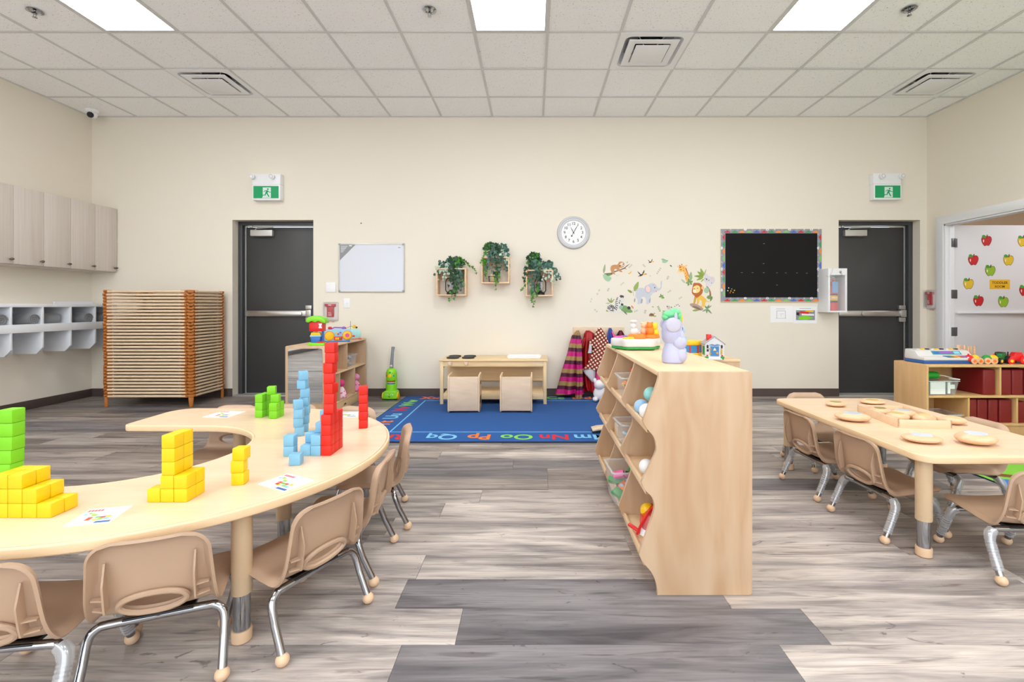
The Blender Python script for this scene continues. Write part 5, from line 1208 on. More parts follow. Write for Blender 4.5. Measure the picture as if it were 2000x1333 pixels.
def dot_mat(name, base, ring, dot, scale):
    if name in MATS: return MATS[name]
    m = bpy.data.materials.new(name); m.use_nodes = True; nt = m.node_tree; N = nt.nodes.new; L = nt.links.new; b = nt.nodes['Principled BSDF']
    tc = N('ShaderNodeTexCoord'); mp = N('ShaderNodeMapping'); mp.inputs['Scale'].default_value = (1, .05, 1); mp.inputs['Rotation'].default_value = (0, .6, 0); L(tc.outputs['Object'], mp.inputs[0])
    v = N('ShaderNodeTexVoronoi'); v.inputs['Scale'].default_value = scale; v.inputs['Randomness'].default_value = 0.0; L(mp.outputs[0], v.inputs['Vector'])
    cr = N('ShaderNodeValToRGB'); cr.color_ramp.interpolation = 'CONSTANT'; e = cr.color_ramp.elements
    e[0].position = 0; e[0].color = (*s2l(dot), 1); e[1].position = .16; e[1].color = (*s2l(ring), 1); q = e.new(.38); q.color = (*s2l(base), 1); q = e.new(.58); q.color = (*s2l((40, 52, 60)), 1)
    L(v.outputs['Distance'], cr.inputs[0]); L(cr.outputs[0], b.inputs['Base Color']); b.inputs['Roughness'].default_value = .8
    MATS[name] = m; return m
def loft(name, rows, m_, parent, depth=.05, folds=7, amp=.012, seed=0, yc=-.08, n=44):
    """rows: (z, x_left, x_right) in the parent's frame"""
    r = random.Random(seed); ph = r.uniform(0, 6); b = MB(); vs = []; k = len(rows)
    for i, (z, xl, xr) in enumerate(rows):
        q = i / (k - 1); c, hw = (xl + xr) / 2, (xr - xl) / 2; dp = min(depth, hw * .9) * (.5 + .5 * q) + .006
        for j in range(n):
            a = 2 * PI * j / n; f = 1 + amp / max(hw, .02) * q * math.sin(folds * a + ph + .8 * math.sin(2 * a + q * 2))
            vs.append((c + hw * f * math.cos(a), yc + dp * (f + .25 * q * math.sin(folds * a + ph)) * math.sin(a), z + .010 * q * math.sin(3 * a + ph)))
    fs = [(i * n + j, i * n + (j + 1) % n, (i + 1) * n + (j + 1) % n, (i + 1) * n + j) for i in range(k - 1) for j in range(n)] + [tuple(range(n - 1, -1, -1)), tuple(range((k - 1) * n, k * n))]
    b.add(vs, fs); return b.build(name, m_, parent, angle=70)
def costume(label, anchor_px, parts, cat='costume'):
    xa = W(anchor_px, 650)[0]; za = W(0, 645)[1]
    t = thing('dress_up_costume', label, cat, (xa, YW, za), 0, 'dress-up costumes on the coat rail')
    for nm, rows, m_, kw in parts:
        rr = []
        Y = YW + kw.get('yc', -.08)
        for py, p0, p1 in rows: rr.append((W(0, py, Y)[1] - za, W(p0, py, Y)[0] - xa, W(p1, py, Y)[0] - xa))
        loft(nm, rr, m_, t, **kw)
    return t
mg, mr, gd = (190, 6, 116), (74, 4, 44), (158, 128, 76)
M_stripe = band_mat('striped_satin', [(0, mg), (.34, mr), (.64, gd), (.97, mg)], .148)
costume('magenta dress with gold and maroon stripes hanging at the left of the rail', 1129, [
    ('skirt', [(646, 1126, 1131), (656, 1117, 1134), (670, 1113, 1136), (690, 1109, 1136), (720, 1100, 1137), (750, 1092, 1138), (764, 1088, 1139), (769, 1087, 1139)], M_stripe, dict(folds=6, amp=.02, depth=.07, seed=2, yc=-.10)),
    ('side_panel', [(650, 1128, 1133), (665, 1125, 1136), (700, 1125, 1137), (740, 1125, 1138), (772, 1124, 1137), (780, 1124, 1135)], M_stripe, dict(folds=4, amp=.01, depth=.04, seed=5, yc=-.17))])
costume('shiny red dress hanging second from the left on the rail', 1148, [
    ('bodice', [(646, 1144, 1152), (652, 1141, 1160), (665, 1139, 1163), (690, 1137, 1160), (730, 1137, 1160), (755, 1138, 1162), (764, 1142, 1162)], mat('red_sequin', (160, 12, 14), .3, .2, bump=.8, bscale=160), dict(folds=6, amp=.012, depth=.05, seed=3, yc=-.065)),
    ('sleeve', [(660, 1140, 1146), (672, 1134, 1142), (680, 1133, 1140)], MATS['red_sequin'], dict(folds=3, amp=.004, depth=.03, seed=9, yc=-.09))])
tt = costume('patterned tunic with ringed dots and pale lining on the middle hook', 1170, [
    ('body', [(641, 1168, 1174), (650, 1163, 1180), (670, 1158, 1188), (690, 1155, 1188), (710, 1147, 1185), (722, 1138, 1180)], dot_mat('ringed_dots', (150, 44, 30), (236, 222, 196), (30, 40, 50), 28), dict(folds=5, amp=.012, depth=.05, seed=4, yc=-.14)),
    ('collar', [(664, 1150, 1162), (670, 1151, 1163), (680, 1156, 1164)], MATS['ringed_dots'], dict(folds=2, amp=.003, depth=.03, seed=8, yc=-.17)),
    ('pale_lining', [(721, 1137, 1164), (730, 1141, 1163), (740, 1150, 1162), (745, 1155, 1160)], mat('pale_lining', (196, 194, 200), .6), dict(folds=2, amp=.004, depth=.03, seed=6, yc=-.15)),
    ('cuff', [(690, 1148, 1156), (680, 1150, 1156), (672, 1151, 1155)], MATS['pale_lining'], dict(folds=2, amp=.002, depth=.02, seed=7, yc=-.18))])
costume('blue satin cape hanging right of the patterned tunic', 1191.5, [('cape', [(641, 1189, 1194), (650, 1187, 1197), (665, 1186, 1200), (700, 1185, 1202), (745, 1184, 1200)], mat('blue_satin', (24, 58, 150), .4), dict(folds=5, amp=.01, depth=.05, seed=11, yc=-.06)), ('pink_trim', [(648, 1194, 1196), (655, 1196, 1201), (665, 1199, 1206), (680, 1200, 1207)], M_pink, dict(folds=3, amp=.003, depth=.03, seed=12, yc=-.09))])
costume('dark red and navy costume on the last hook of the rail', 1212, [('body', [(646, 1209, 1215), (656, 1204, 1220), (668, 1203, 1221), (720, 1200, 1222), (750, 1200, 1222)], mat('navy_cloth', (30, 16, 40), .7), dict(folds=4, amp=.01, depth=.05, seed=13, yc=-.06)), ('red_stripe', [(648, 1210, 1214), (668, 1209, 1216), (700, 1209, 1216)], mat('crimson_cloth', (140, 16, 50), .6), dict(folds=2, amp=.003, depth=.03, seed=14, yc=-.10))])
costume('pink skirt of a costume below the red dress', 1166, [('skirt', [(720, 1160, 1178), (735, 1158, 1180), (755, 1160, 1181), (772, 1163, 1178)], mat('pink_tulle', (226, 70, 140), .6, bump=.8, bscale=150), dict(folds=6, amp=.012, depth=.045, seed=15, yc=-.10)), ('silver_hem', [(767, 1162, 1172), (776, 1163, 1170)], M_grey, dict(folds=3, amp=.003, depth=.03, seed=16, yc=-.12)), ('strap', [(648, 1164, 1166), (720, 1164, 1172)], MATS['pink_tulle'], dict(folds=2, amp=.001, depth=.012, seed=17, yc=-.035))])
# items on the rug, half hidden by the cubby shelf
t = thing('plush_toy', 'white plush toy on the rug half hidden by the cubby shelf', 'plush toy', (.76, 5.35, .009))
MB().ell((0, 0, .085), (.075, .06, .085)).build('body', mat('white_plush', (232, 230, 230), .9, bump=.5, bscale=120), t); MB().ell((-.01, -.03, .19), (.06, .055, .055)).build('head', MATS['white_plush'], t)
for sx in (-1, 1): MB().ell((sx * .05 - .01, -.02, .235), (.02, .012, .03)).build('ear', MATS['white_plush'], t); MB().ell((sx * .06, -.05, .03), (.03, .05, .028)).build('foot', MATS['white_plush'], t)
t = thing('wooden_balance_board', 'small curved wooden board with dark underside on the rug', 'balance board', (.625, 4.05, .009))
bp_ = [(-.12, .018), (-.07, .026), (0, .032), (.12, .040), (.12, .054), (0, .048), (-.07, .042), (-.12, .030)]
MB().prism(bp_, -.06, .06, 'xz').build('board', M_birch, t, .003); MB().prism([(-.12, 0), (.12, 0), (.12, .040), (0, .032), (-.07, .026), (-.12, .018)], -.055, .055, 'xz').build('underside', M_black, t, .002)
# ---------------------------------------------------------------- wooden mirror pebbles and tray on the rectangular table
M_peb = wood('pebble_beech', (232, 196, 160), (212, 168, 130), 'X', 6, 8, .5); M_mir = mat('pebble_mirror', (206, 216, 228), .12); M_amb = mat('amber_inset', (226, 196, 130), .25); M_olive = mat('olive_inset', (160, 150, 90), .3)
def pebble(label, px, py, rx, ry, rh, rz, top=M_mir, z=TH):
    x, y = G(px, py, z + rh); t = thing('wooden_pebble', label, 'wooden pebble', (x, y, z), rz, 'wooden mirror pebbles')
    b = MB().ell((0, 0, rh), (rx, ry, rh), 30, 22); b.v = [(x_, y_, min(z_, rh * 1.80)) for x_, y_, z_ in b.v]; b.build('pebble_body', M_peb, t)
    MB().lathe([(.001, 0), (1, 0), (1, .0015), (.001, .0016)], 26).build('inset_mirror', top, t, loc=(0, 0, rh * 1.80)).scale = (rx * .54, ry * .54, 1)
pebble('small wooden pebble at the far left of the rectangular table', 1632, 789, .060, .050, .016, .1, M_olive)
pebble('flat wooden pebble behind the tray at the far end', 1704, 785, .074, .055, .013, .0, M_amb)
pebble('large wooden pebble with mirror top left of the tray', 1665, 814, .086, .062, .024, -.35)
pebble('slim wooden pebble with mirror top in front of the tray', 1800, 856, .082, .058, .019, -.25)
pebble('largest wooden pebble with mirror top nearest the table corner', 1906, 856, .086, .066, .027, .05)
pebble('wooden pebble with amber top right of the tray', 1862, 821, .058, .048, .021, -.3, M_amb)
a, b_, c, d = [Vector(G(px, py, TH + z)) for px, py, z in ((1757, 837, .0), (1855, 837, 0), (1795, 793, .0), (1690, 806, .0))]
ux = (b_ - a); wl = ux.length; ang = math.atan2(ux.y, ux.x)
tx, ty = 1.985, 2.56
TW, TD = .256, .37
t = thing('sorting_tray', 'shallow maple sorting tray holding four pebbles', 'tray', (2.045, 2.616, TH), -.11)
MB().box(-TW / 2, TW / 2, -TD / 2, TD / 2, 0, .006).build('base', M_maple, t)
for x0, x1, y0, y1, n_ in ((-TW / 2, TW / 2, -TD / 2, -TD / 2 + .008, 'end_wall'), (-TW / 2, TW / 2, TD / 2 - .008, TD / 2, 'end_wall'), (-TW / 2, -TW / 2 + .008, -TD / 2, TD / 2, 'side_wall'), (TW / 2 - .008, TW / 2, -TD / 2, TD / 2, 'side_wall')): MB().box(x0, x1, y0, y1, .006, .044).build(n_, M_maple, t, .001)
MB().box(-.002, .002, TD / 2 - .16, TD / 2 - .008, .006, .036).build('partition', M_maple, t)
for lb, lx_, ly_, rx, ry, rz, tp in (('pebble with olive top at the far end of the tray', -.055, .085, .056, .050, .2, M_olive), ('pebble with mirror top in the middle of the tray', .035, .03, .062, .050, -.5, M_mir), ('pebble with amber top at the near left in the tray', -.055, -.045, .058, .048, .1, M_amb), ('pebble with pale top at the near right in the tray', .058, -.085, .058, .048, .3, M_amb)):
    p = thing('wooden_pebble', 'wooden ' + lb, 'wooden pebble', (2.045 + lx_, 2.616 + ly_, TH + .006), rz, 'wooden mirror pebbles')
    b = MB().ell((0, 0, .024), (rx, ry, .024), 30, 22); b.v = [(x_, y_, min(z_, .0432)) for x_, y_, z_ in b.v]; b.build('pebble_body', M_peb, p); MB().lathe([(.001, 0), (1, 0), (1, .0015), (.001, .0016)], 24).build('inset_mirror', tp, p, loc=(0, 0, .0432)).scale = (rx * .54, ry * .54, 1)
# ---------------------------------------------------------------- toys on the mirror shelf
t = thing('toy_treehouse', 'toy treehouse with lime roof and red cabin on the mirror shelf', 'toy', (-2.115, 4.615, MH - .001), .1)
MB().box(-.075, .075, -.04, .05, 0, .028).build('base', M_lime, t, .006); MB().box(.01, .07, -.045, .02, .028, .04).build('step', M_red, t, .004)
MB().prism([(-.045, .028), (.030, .028), (.040, .085), (-.055, .085)], -.03, .03, 'xz').build('blue_tower', M_blu, t, .004); MB().box(-.058, .044, -.034, .034, .085, .098).build('blue_ledge', M_lblu, t, .003)
MB().prism([(-.055, .098), (.042, .098), (.030, .128), (-.045, .128)], -.03, .03, 'xz').box(-.02, .0, -.02, .02, .128, .138).build('yellow_roof', M_yel, t, .003)
MB().cyl((.052, .01, .03), (.052, .01, .14), .012, n=10).build('blue_post', M_blu, t)
c = MB().box(-.060, .070, -.045, .045, .138, .24).build('red_cabin', M_red, t, .005); MB().prism([(.028, .17), (.062, .17), (.054, .192), (.062, .215), (.028, .215), (.036, .192)], -.047, -.045, 'xz').build('cabin_window', M_white, c)
rf = catmull([(-.085, .235), (-.06, .225), (-.03, .238), (0, .226), (.03, .24), (.06, .226), (.095, .22), (.085, .262), (.04, .285), (-.02, .29), (-.07, .272)], 3)
MB().prism(rf, -.065, .065, 'xz').build('leafy_roof', M_lime, t, .010)
t = thing('toy_radio', 'pale blue toy radio with round yellow speakers on the mirror shelf', 'toy', (-2.10, 5.06, MH - .001), .55)
MB().prism(rrect(-.145, .145, .004, .135, .05), -.045, .045, 'xz').build('body', M_lblu, t, .012); MB().box(-.12, .12, -.05, .05, 0, .012).build('base_stripe', M_blu, t, .004)
for sx in (-1, 1):
    s = MB().lathe([(.05, -.044), (.05, -.052), (.044, -.054)], 24, (sx * .088, 0, .07), 'y').build('speaker_ring', mat('ring_orange', (226, 130, 40), .4), t); MB().lathe([(.043, -.053), (.043, -.057), (.030, -.060)], 24, (sx * .088, 0, .07), 'y').build('speaker', M_yel, s)
MB().lathe([(.022, -.058), (.022, -.0625)], 16, (.088, 0, .07), 'y').build('speaker_sticker', M_pink, t)
MB().prism(rrect(-.042, .042, .018, .06, .012), -.050, -.044, 'xz').build('control_panel', M_red, t, .002)
for k, m_ in enumerate((M_yel, M_yel, M_grn)): MB().box(-.03 + k * .02, -.014 + k * .02, -.054, -.050, .026, .050).build('key', m_, t, .001)
for x, z, m_ in ((-.02, .10, M_yel), (0, .085, M_red), (.022, .10, M_purp)): MB().lathe([(.010, -.044), (.010, -.05)], 12, (x, 0, z), 'y').build('button', m_, t)
MB().tube([(-.07, 0, .135), (-.03, 0, .155), (.04, 0, .15), (.07, 0, .13)], .007, 8).build('handle', M_purp, t); MB().ell((-.075, 0, .15), (.022, .016, .015), 12, 8).build('ladybird_knob', M_red, t); MB().box(.05, .075, -.014, .014, .135, .162).build('lilac_knob', M_purp, t, .003)
t = thing('aqua_bead_toy', 'aqua rounded toy with bead wires behind the toy radio', 'toy', (-2.10, 5.42, MH - .001), .5)
MB().prism(rrect(-.11, .11, .008, .115, .05), -.05, .05, 'xz').build('body', mat('aqua', (168, 224, 222), .4), t, .010); MB().box(-.115, .115, -.055, .055, 0, .012).build('orange_base', mat('coral', (230, 90, 60), .4), t, .004)
MB().lathe([(.034, -.049), (.034, -.056)], 20, (.04, 0, .072), 'y').build('clear_drum', M_clear, t); MB().box(.01, .04, -.052, -.049, .03, .05).build('red_button', M_red, t, .001)
MB().tube([(0, 0, .11), (0, 0, .15), (.0, 0, .21)], .002, 6).build('wire', M_black, t); MB().tube([(0, 0, .15), (-.05, 0, .13), (-.055, 0, .128)], .002, 6).build('wire', M_black, t); MB().tube([(0, 0, .155), (.03, 0, .14), (.05, 0, .13)], .002, 6).build('wire', M_black, t)
MB().ell((-.06, 0, .128), .016, 12, 8).build('red_bead', M_red, t); MB().ell((.04, 0, .145), .02, 12, 8).build('yellow_bead', M_yel, t); MB().ell((.065, 0, .135), .012, 12, 8).build('black_bead', M_black, t)
# ---------------------------------------------------------------- toys on the cubby shelf
t = thing('activity_centre_toy', 'white musical activity toy with animal figures on the cubby shelf', 'toy', (.595, 2.73, SHH - .0005), .0)
pts = []
for k in range(60):
    a_ = 2 * PI * k / 60; f = 1 + .07 * math.cos(6 * a_); pts.append((.135 * f * math.cos(a_), .125 * f * math.sin(a_)))
M_ivory = mat('ivory_plastic', (212, 210, 208), .35)
MB().prism([(x * .97, y * .97) for x, y in pts], .004, .018).build('green_base', M_grn, t, .004); MB().prism(pts, .018, .062).build('white_body', M_ivory, t, .008)
for x, y in ((-.08, -.07), (.08, -.07), (-.08, .07), (.08, .07)): MB().lathe([(.012, 0), (.012, .006)], 10, (x, y, 0)).build('rubber_foot', M_black, t)
MB().obox((-.055, -.06, .066), (.06, .03, .010), .25).build('yellow_lever', M_yel, t, .002)
for x, y, m_ in ((-.09, .04, M_pink), (-.05, .08, M_purp), (.0, .05, M_lblu), (.05, .0, M_lblu), (.09, .03, M_blu), (.035, -.02, M_grn)): MB().lathe([(.024, 0), (.022, .008), (.015, .010)], 14, (x, y, .061)).build('button', m_, t)
def fig(x, y, nm, m_, parts, base=M_org):
    MB().lathe([(.034, 0), (.036, .006), (.030, .02), (.022, .024)], 16, (x, y, .061)).build('figure_base', base, t)
    b = MB()
    for dx, dy, dz, r in parts: b.ell((x + dx, y + dy, .08 + dz), r, 12, 8)
    b.build(nm, m_, t)
fig(-.012, .0, 'white_figure', M_ivory, [(.004, 0, .018, (.026, .022, .024)), (-.002, 0, .050, (.018, .017, .018)), (.0, 0, .078, (.022, .014, .009)), (-.014, 0, .034, (.006, .01, .016)), (.012, 0, .068, (.005, .004, .014))])
fig(.012, -.055, 'orange_knob', M_org, [(.0, 0, -.004, (.022, .022, .016))])
fig(.055, .02, 'peach_figure', mat('peach', (240, 180, 140), .4), [(0, 0, .02, (.024, .02, .026)), (.0, 0, .052, (.020, .018, .020)), (-.014, 0, .066, (.007, .006, .009)), (.014, 0, .066, (.007, .006, .009))])
fig(.085, -.02, 'orange_figure', M_org, [(-.005, 0, .022, (.024, .02, .028)), (-.008, 0, .056, (.019, .018, .019)), (-.020, 0, .070, (.006, .006, .008)), (.006, 0, .070, (.006, .006, .008))])
fig(.108, .015, 'yellow_figure', M_yel, [(0, 0, .012, (.032, .028, .024)), (.0, 0, .046, (.024, .022, .022)), (-.014, 0, .064, (.008, .006, .008)), (.014, 0, .064, (.008, .006, .008))])
# lavender sitting elephant
t = thing('elephant_toy', 'lavender sitting elephant toy with green cap facing right on the cubby shelf', 'toy', (.615, 2.06, SHH - .0005), 0)
M_lav = mat('lavender_plastic', (176, 179, 208), .45); M_mint = mat('mint_green', (110, 206, 140), .45)
MB().lathe([(.040, 0), (.046, .006), (.047, .03), (.042, .06), (.034, .085), (.030, .11)], 24, (-.004, 0, 0)).build('body', M_lav, t)
hd = MB().lathe([(.012, .080), (.034, .088), (.044, .105), (.046, .13), (.044, .16), (.036, .185), (.020, .20), (.004, .204)], 24, (-.006, 0, 0)).build('head', M_lav, t)
MB().ell((.030, 0, .142), (.018, .024, .026), 16, 10).build('muzzle', M_lav, hd); MB().ell((.043, 0, .142), (.008, .012, .014), 12, 8).build('blue_nose', M_lblu, hd)
MB().ell((.030, -.022, .150), (.004, .004, .010), 10, 8).build('eye', M_black, hd); MB().ell((.030, .022, .150), (.004, .004, .010), 10, 8).build('eye', M_black, hd)
for sy in (-1, 1):
    MB().ell((-.014, sy * .045, .168), (.034, .008, .032), 18, 10, Matrix.Rotation(.35, 3, 'Y')).build('ear', mat('ear_white', (184, 182, 200), .6), hd)
    MB().ell((-.004, sy * .046, .200), (.007, .004, .022), 10, 8).build('ear_tag', MATS['ear_white'], hd)
    MB().ell((.018, sy * .030, .092), (.032, .020, .030), 16, 10).build('arm', M_lav, t); MB().ell((.024, sy * .034, .122), (.012, .011, .020), 12, 8).build('hand', M_lav, t)
    MB().ell((.022, sy * .026, .036), (.028, .022, .034), 16, 10).build('thigh', M_lav, t); MB().ell((.036, sy * .03, .056), (.010, .011, .014), 12, 8).build('toe', M_lav, t); MB().ell((.036, sy * .03, .036), (.010, .011, .012), 12, 8).build('toe', M_lav, t)
MB().ell((.046, 0, .100), (.012, .016, .016), 12, 8).build('teal_belly_light', mat('teal', (90, 196, 190), .4), t)
cp = MB()
for x, y, z, r in ((-.018, 0, .212, (.030, .03, .018)), (.004, 0, .222, (.026, .03, .018)), (-.036, 0, .200, (.016, .022, .014)), (.020, 0, .206, (.016, .024, .018)), (.024, 0, .186, (.010, .02, .018))): cp.ell((x, y, z), r, 16, 10)
cp.build('green_cap', M_mint, hd); MB().ell((.030, 0, .196), (.007, .020, .028), 12, 8).build('yellow_trim', M_yel, hd)
# drum and house
def hexa(r, sx=1.0): return [(r * sx * math.cos(PI / 8 + k * PI / 4), r * math.sin(PI / 8 + k * PI / 4)) for k in range(8)]
x, y = G(1352, 698, .70); t = thing('toy_drum', 'octagonal blue toy drum with yellow rims and red ribs', 'toy', (1.225, 3.66, .70))
MB().prism(hexa(.078), .034, .092).build('blue_shell', mat('drum_blue', (60, 140, 200), .3), t); MB().prism(hexa(.084), 0, .034).build('yellow_rim', M_yel, t, .004); MB().prism(hexa(.084), .092, .124).build('yellow_rim', M_yel, t, .004)
for k in range(8): a_ = PI / 8 + k * PI / 4; MB().obox((.079 * math.cos(a_), .079 * math.sin(a_), .063), (.006, .010, .060), a_).build('red_rib', M_red, t)
x, y = G(1393, 701, .70); t = thing('toy_house', 'painted wooden toy house with blue door and red chimney', 'toy', (1.335, 3.50, .70), -.12)
M_hw = mat('house_white', (228, 230, 234), .5); M_slate = mat('house_roof', (170, 160, 166), .6)
MB().box(-.066, .066, -.055, .055, .006, .118).build('walls', M_hw, t); MB().prism([(-.066, .118), (.066, .118), (0, .168)], -.055, .055, 'xz').build('gable', M_hw, t)
for z in [.022 + .012 * k for k in range(12)]:
    hw = .066 if z < .118 else .066 * (1 - (z - .118) / .05)
    if hw > .01: MB().box(-hw, hw, -.0558, -.055, z, z + .0012).build('clapboard_line', M_grey, t)
for sx in (-1, 1): MB().prism([(sx * .076, .108), (sx * .076, .114), (0, .172), (0, .166)], -.060, .060, 'xz').build('roof_slope', M_slate, t)
MB().box(-.046, -.016, -.03, .01, .135, .182).build('chimney', M_red, t, .002)
d = MB().box(-.030, .030, -.058, -.055, .026, .098).build('blue_door', mat('house_door', (60, 130, 190), .4), t)
MB().prism([(-.012, .066), (.012, .066), (0, .088)], -.0592, -.058, 'xz').build('door_triangle', mat('cream', (240, 226, 170), .5), d); MB().lathe([(.009, -.058), (.009, -.061)], 12, (.017, 0, .048), 'y').build('brass_dial', mat('brass', (196, 150, 60), .4, .5), d)
for z in (.036, .07): MB().box(-.036, -.026, -.0605, -.058, z, z + .016).build('brass_hinge', MATS['brass'], d)
for sx in (-1, 1): MB().box(sx * .05 - .006, sx * .05 + .006, -.0575, -.055, .082, .098).prism([(sx * .05 - .009, .098), (sx * .05 + .009, .098), (sx * .05, .110)], -.0575, -.055, 'xz').build('porch_lantern', M_black, t); MB().ell((sx * .055, -.056, .016), (.014, .006, .010), 10, 8).build('green_bush', M_grn, t); MB().ell((sx * .052, -.058, .030), (.006, .003, .006), 8, 6).build('red_flower', M_red, t)
MB().box(-.056, -.042, -.0575, -.055, .058, .076).build('black_mailbox', M_black, t); MB().box(.042, .054, -.0575, -.055, .038, .078).build('yellow_shutter', mat('gold_paint', (206, 166, 50), .5), t)
MB().prism(catmull([(-.042, .104), (-.02, .112), (0, .108), (.02, .112), (.042, .104), (.02, .103), (0, .101), (-.02, .103)], 3), -.0575, -.055, 'xz').build('blue_swag', mat('swag_blue', (70, 110, 160), .5), t)
MB().box(-.0672, -.066, -.04, .03, .03, .095).build('green_side_door', M_grn, t); MB().box(-.05, .05, -.07, -.055, 0, .010).build('porch', M_hw, t)
for x_ in (-.058, .058):
    for y_ in (-.047, .047): MB().box(x_ - .008, x_ + .008, y_ - .008, y_ + .008, 0, .008).build('foot', M_grn, t)
# ---------------------------------------------------------------- toys on the right shelf
zt = RH - .001
t = thing('toy_keyboard', 'white and blue toy register with rainbow keys on the right shelf', 'toy', (3.565, 4.13, zt), 0)
MB().box(-.235, .235, -.12, .10, 0, .03).build('blue_base', mat('navy_blue', (36, 90, 160), .4), t, .008)
MB().prism([(-.12, .028), (-.12, .055), (-.06, .062), (-.02, .105), (.09, .115), (.098, .028)], -.235, .235, 'yz').build('white_body', M_ivory, t, .008)
def slope(x0, x1, u0, u1, m_, nm, lift=.0014):
    p0, p1 = Vector((-.06, .062)), Vector((-.02, .105)); a, b = p0.lerp(p1, u0), p0.lerp(p1, u1); n_ = Vector((-.043, .04)).normalized() * lift
    MB().add([(x0, a.x, a.y - .001), (x1, a.x, a.y - .001), (x1, b.x, b.y - .001), (x0, b.x, b.y - .001), (x0, a.x + n_.x, a.y + n_.y), (x1, a.x + n_.x, a.y + n_.y), (x1, b.x + n_.x, b.y + n_.y), (x0, b.x + n_.x, b.y + n_.y)], [(0, 3, 2, 1), (4, 5, 6, 7), (0, 1, 5, 4), (1, 2, 6, 5), (2, 3, 7, 6), (3, 0, 4, 7)]).build(nm, m_, t)
slope(-.10, .15, .25, .9, mat('panel_teal', (60, 140, 140), .4), 'picture_panel'); slope(-.03, .08, .45, .85, M_purp, 'panel_patch', .002); slope(-.085, -.04, .35, .8, M_blu, 'panel_patch', .002); slope(.09, .14, .35, .8, M_lblu, 'panel_patch', .002)
for k, m_ in enumerate((M_blu, M_grn, M_org, M_yel, M_red, M_purp, M_purp, M_blu)): MB().add([(-.03 + k * .027, -.118, .0545), (-.005 + k * .027, -.118, .0545), (-.005 + k * .027, -.066, .0610), (-.03 + k * .027, -.066, .0610), (-.03 + k * .027, -.118, .060), (-.005 + k * .027, -.118, .060), (-.005 + k * .027, -.066, .0665), (-.03 + k * .027, -.066, .0665)], [(0, 3, 2, 1), (4, 5, 6, 7), (0, 1, 5, 4), (1, 2, 6, 5), (2, 3, 7, 6), (3, 0, 4, 7)]).build('rainbow_key', m_, t)
for k in range(9): MB().box(-.18 + k * .042, -.155 + k * .042, .02, .05, .106, .118).build('top_button', (M_ivory, M_yel, M_black)[k % 3], t, .002)
t = thing('peg_board_toy', 'wooden toy with upright pegs behind the coloured fish on the right shelf', 'toy', (3.86, 4.20, zt))
MB().box(-.09, .10, -.05, .05, 0, .018).build('base', M_pine, t, .002)
for x_, y_, h2 in ((-.07, 0, .145), (-.045, .01, .145), (-.025, -.01, .145), (.02, 0, .135), (.05, .01, .135), (.075, 0, .135)): MB().cyl((x_, y_, .018), (x_, y_, h2), .010, n=12).build('peg', M_peb, t)
MB().cyl((-.10, -.03, .018), (-.10, -.03, .085), .012, n=12).build('blue_peg', M_lblu, t)
def fish(label, x, y, cols, rz):
    t = thing('caterpillar_pull_toy', label, 'toy', (x, y, zt), rz)
    for k, m_ in enumerate(cols):
        MB().ell((-.045 + k * .05, 0, .042), (.036, .03, .034), 16, 10).build('segment', m_, t)
        for sy in (-1, 1): MB().lathe([(.006, -.005), (.027, -.004), (.027, .004), (.006, .005)], 18, (-.03 + k * .05, sy * .034, .027), 'y').build('wheel', M_peb, t); MB().lathe([(.012, sy * .001), (.012, sy * .008)], 12, (-.03 + k * .05, sy * .034, .027), 'y').build('wheel_ring', M_org, t)
    MB().ell((-.07, -.02, .055), .006, 8, 6).build('eye', M_white, t)
    MB().ell((-.05, 0, .078), .008, 8, 6).build('knob', M_red, t)
fish('red and yellow wooden rolling toy on the right shelf', 3.775, 4.03, (M_red, M_yel), 0)
fish('green and teal wooden rolling toy on the right shelf', 3.885, 4.03, (M_yel, M_grn, M_lblu)[:2], 3.0)
def tractor(label, x, y, main, rz, name, wheelc):
    t = thing(name, label, 'toy vehicle', (x, y, zt), rz)
    MB().prism(catmull([(-.085, .03), (-.08, .058), (-.03, .066), (-.01, .092), (.04, .090), (.055, .06), (.08, .055), (.085, .03)], 3), -.028, .028, 'xz').build('body', main, t, .006)
    MB().box(-.012, .04, -.026, .026, .085, .098).build('roof', M_black if wheelc == 'b' else main, t, .004)
    for wx, r in ((-.055, .026), (.045, .034)):
        for sy in (-1, 1):
            wh = MB().lathe([(.01, -.012), (r, -.010), (r, .010), (.01, .012)], 18, (wx, sy * .036, r), 'y').build('tyre', M_black if wheelc == 'b' else M_red, t); MB().lathe([(r * .5, -.0135), (r * .5, .0135)], 14, (wx, sy * .036, r), 'y').build('hub', M_yel, wh)
    MB().cyl((-.05, 0, .06), (-.05, 0, .10), .005, n=8).build('exhaust', M_black, t)
tractor('green toy tractor with yellow hubs and black cab', 4.01, 4.05, mat('tractor_green', (20, 110, 50), .4), .3, 'toy_tractor', 'b'); tractor('red toy racing car beside the green tractor', 4.13, 4.04, M_red, -.15, 'toy_car', 'r')
t = thing('blue_toy_piano', 'pale blue toy with yellow keys at the right end of the shelf', 'toy', (4.30, 4.10, zt))
MB().prism(catmull([(-.12, -.07), (0, -.085), (.12, -.07), (.13, .03), (.06, .08), (-.08, .08), (-.13, .03)], 4), 0, .035).build('body', mat('baby_blue', (150, 196, 226), .4), t, .008); MB().ell((-.09, .03, .05), (.055, .045, .035), 16, 10).build('blue_dome', MATS['baby_blue'], t)
for k in range(6): MB().box(-.06 + k * .026, -.038 + k * .026, -.06, .0, .034, .044).build('yellow_key', (M_yel, M_white)[k % 2], t, .002)
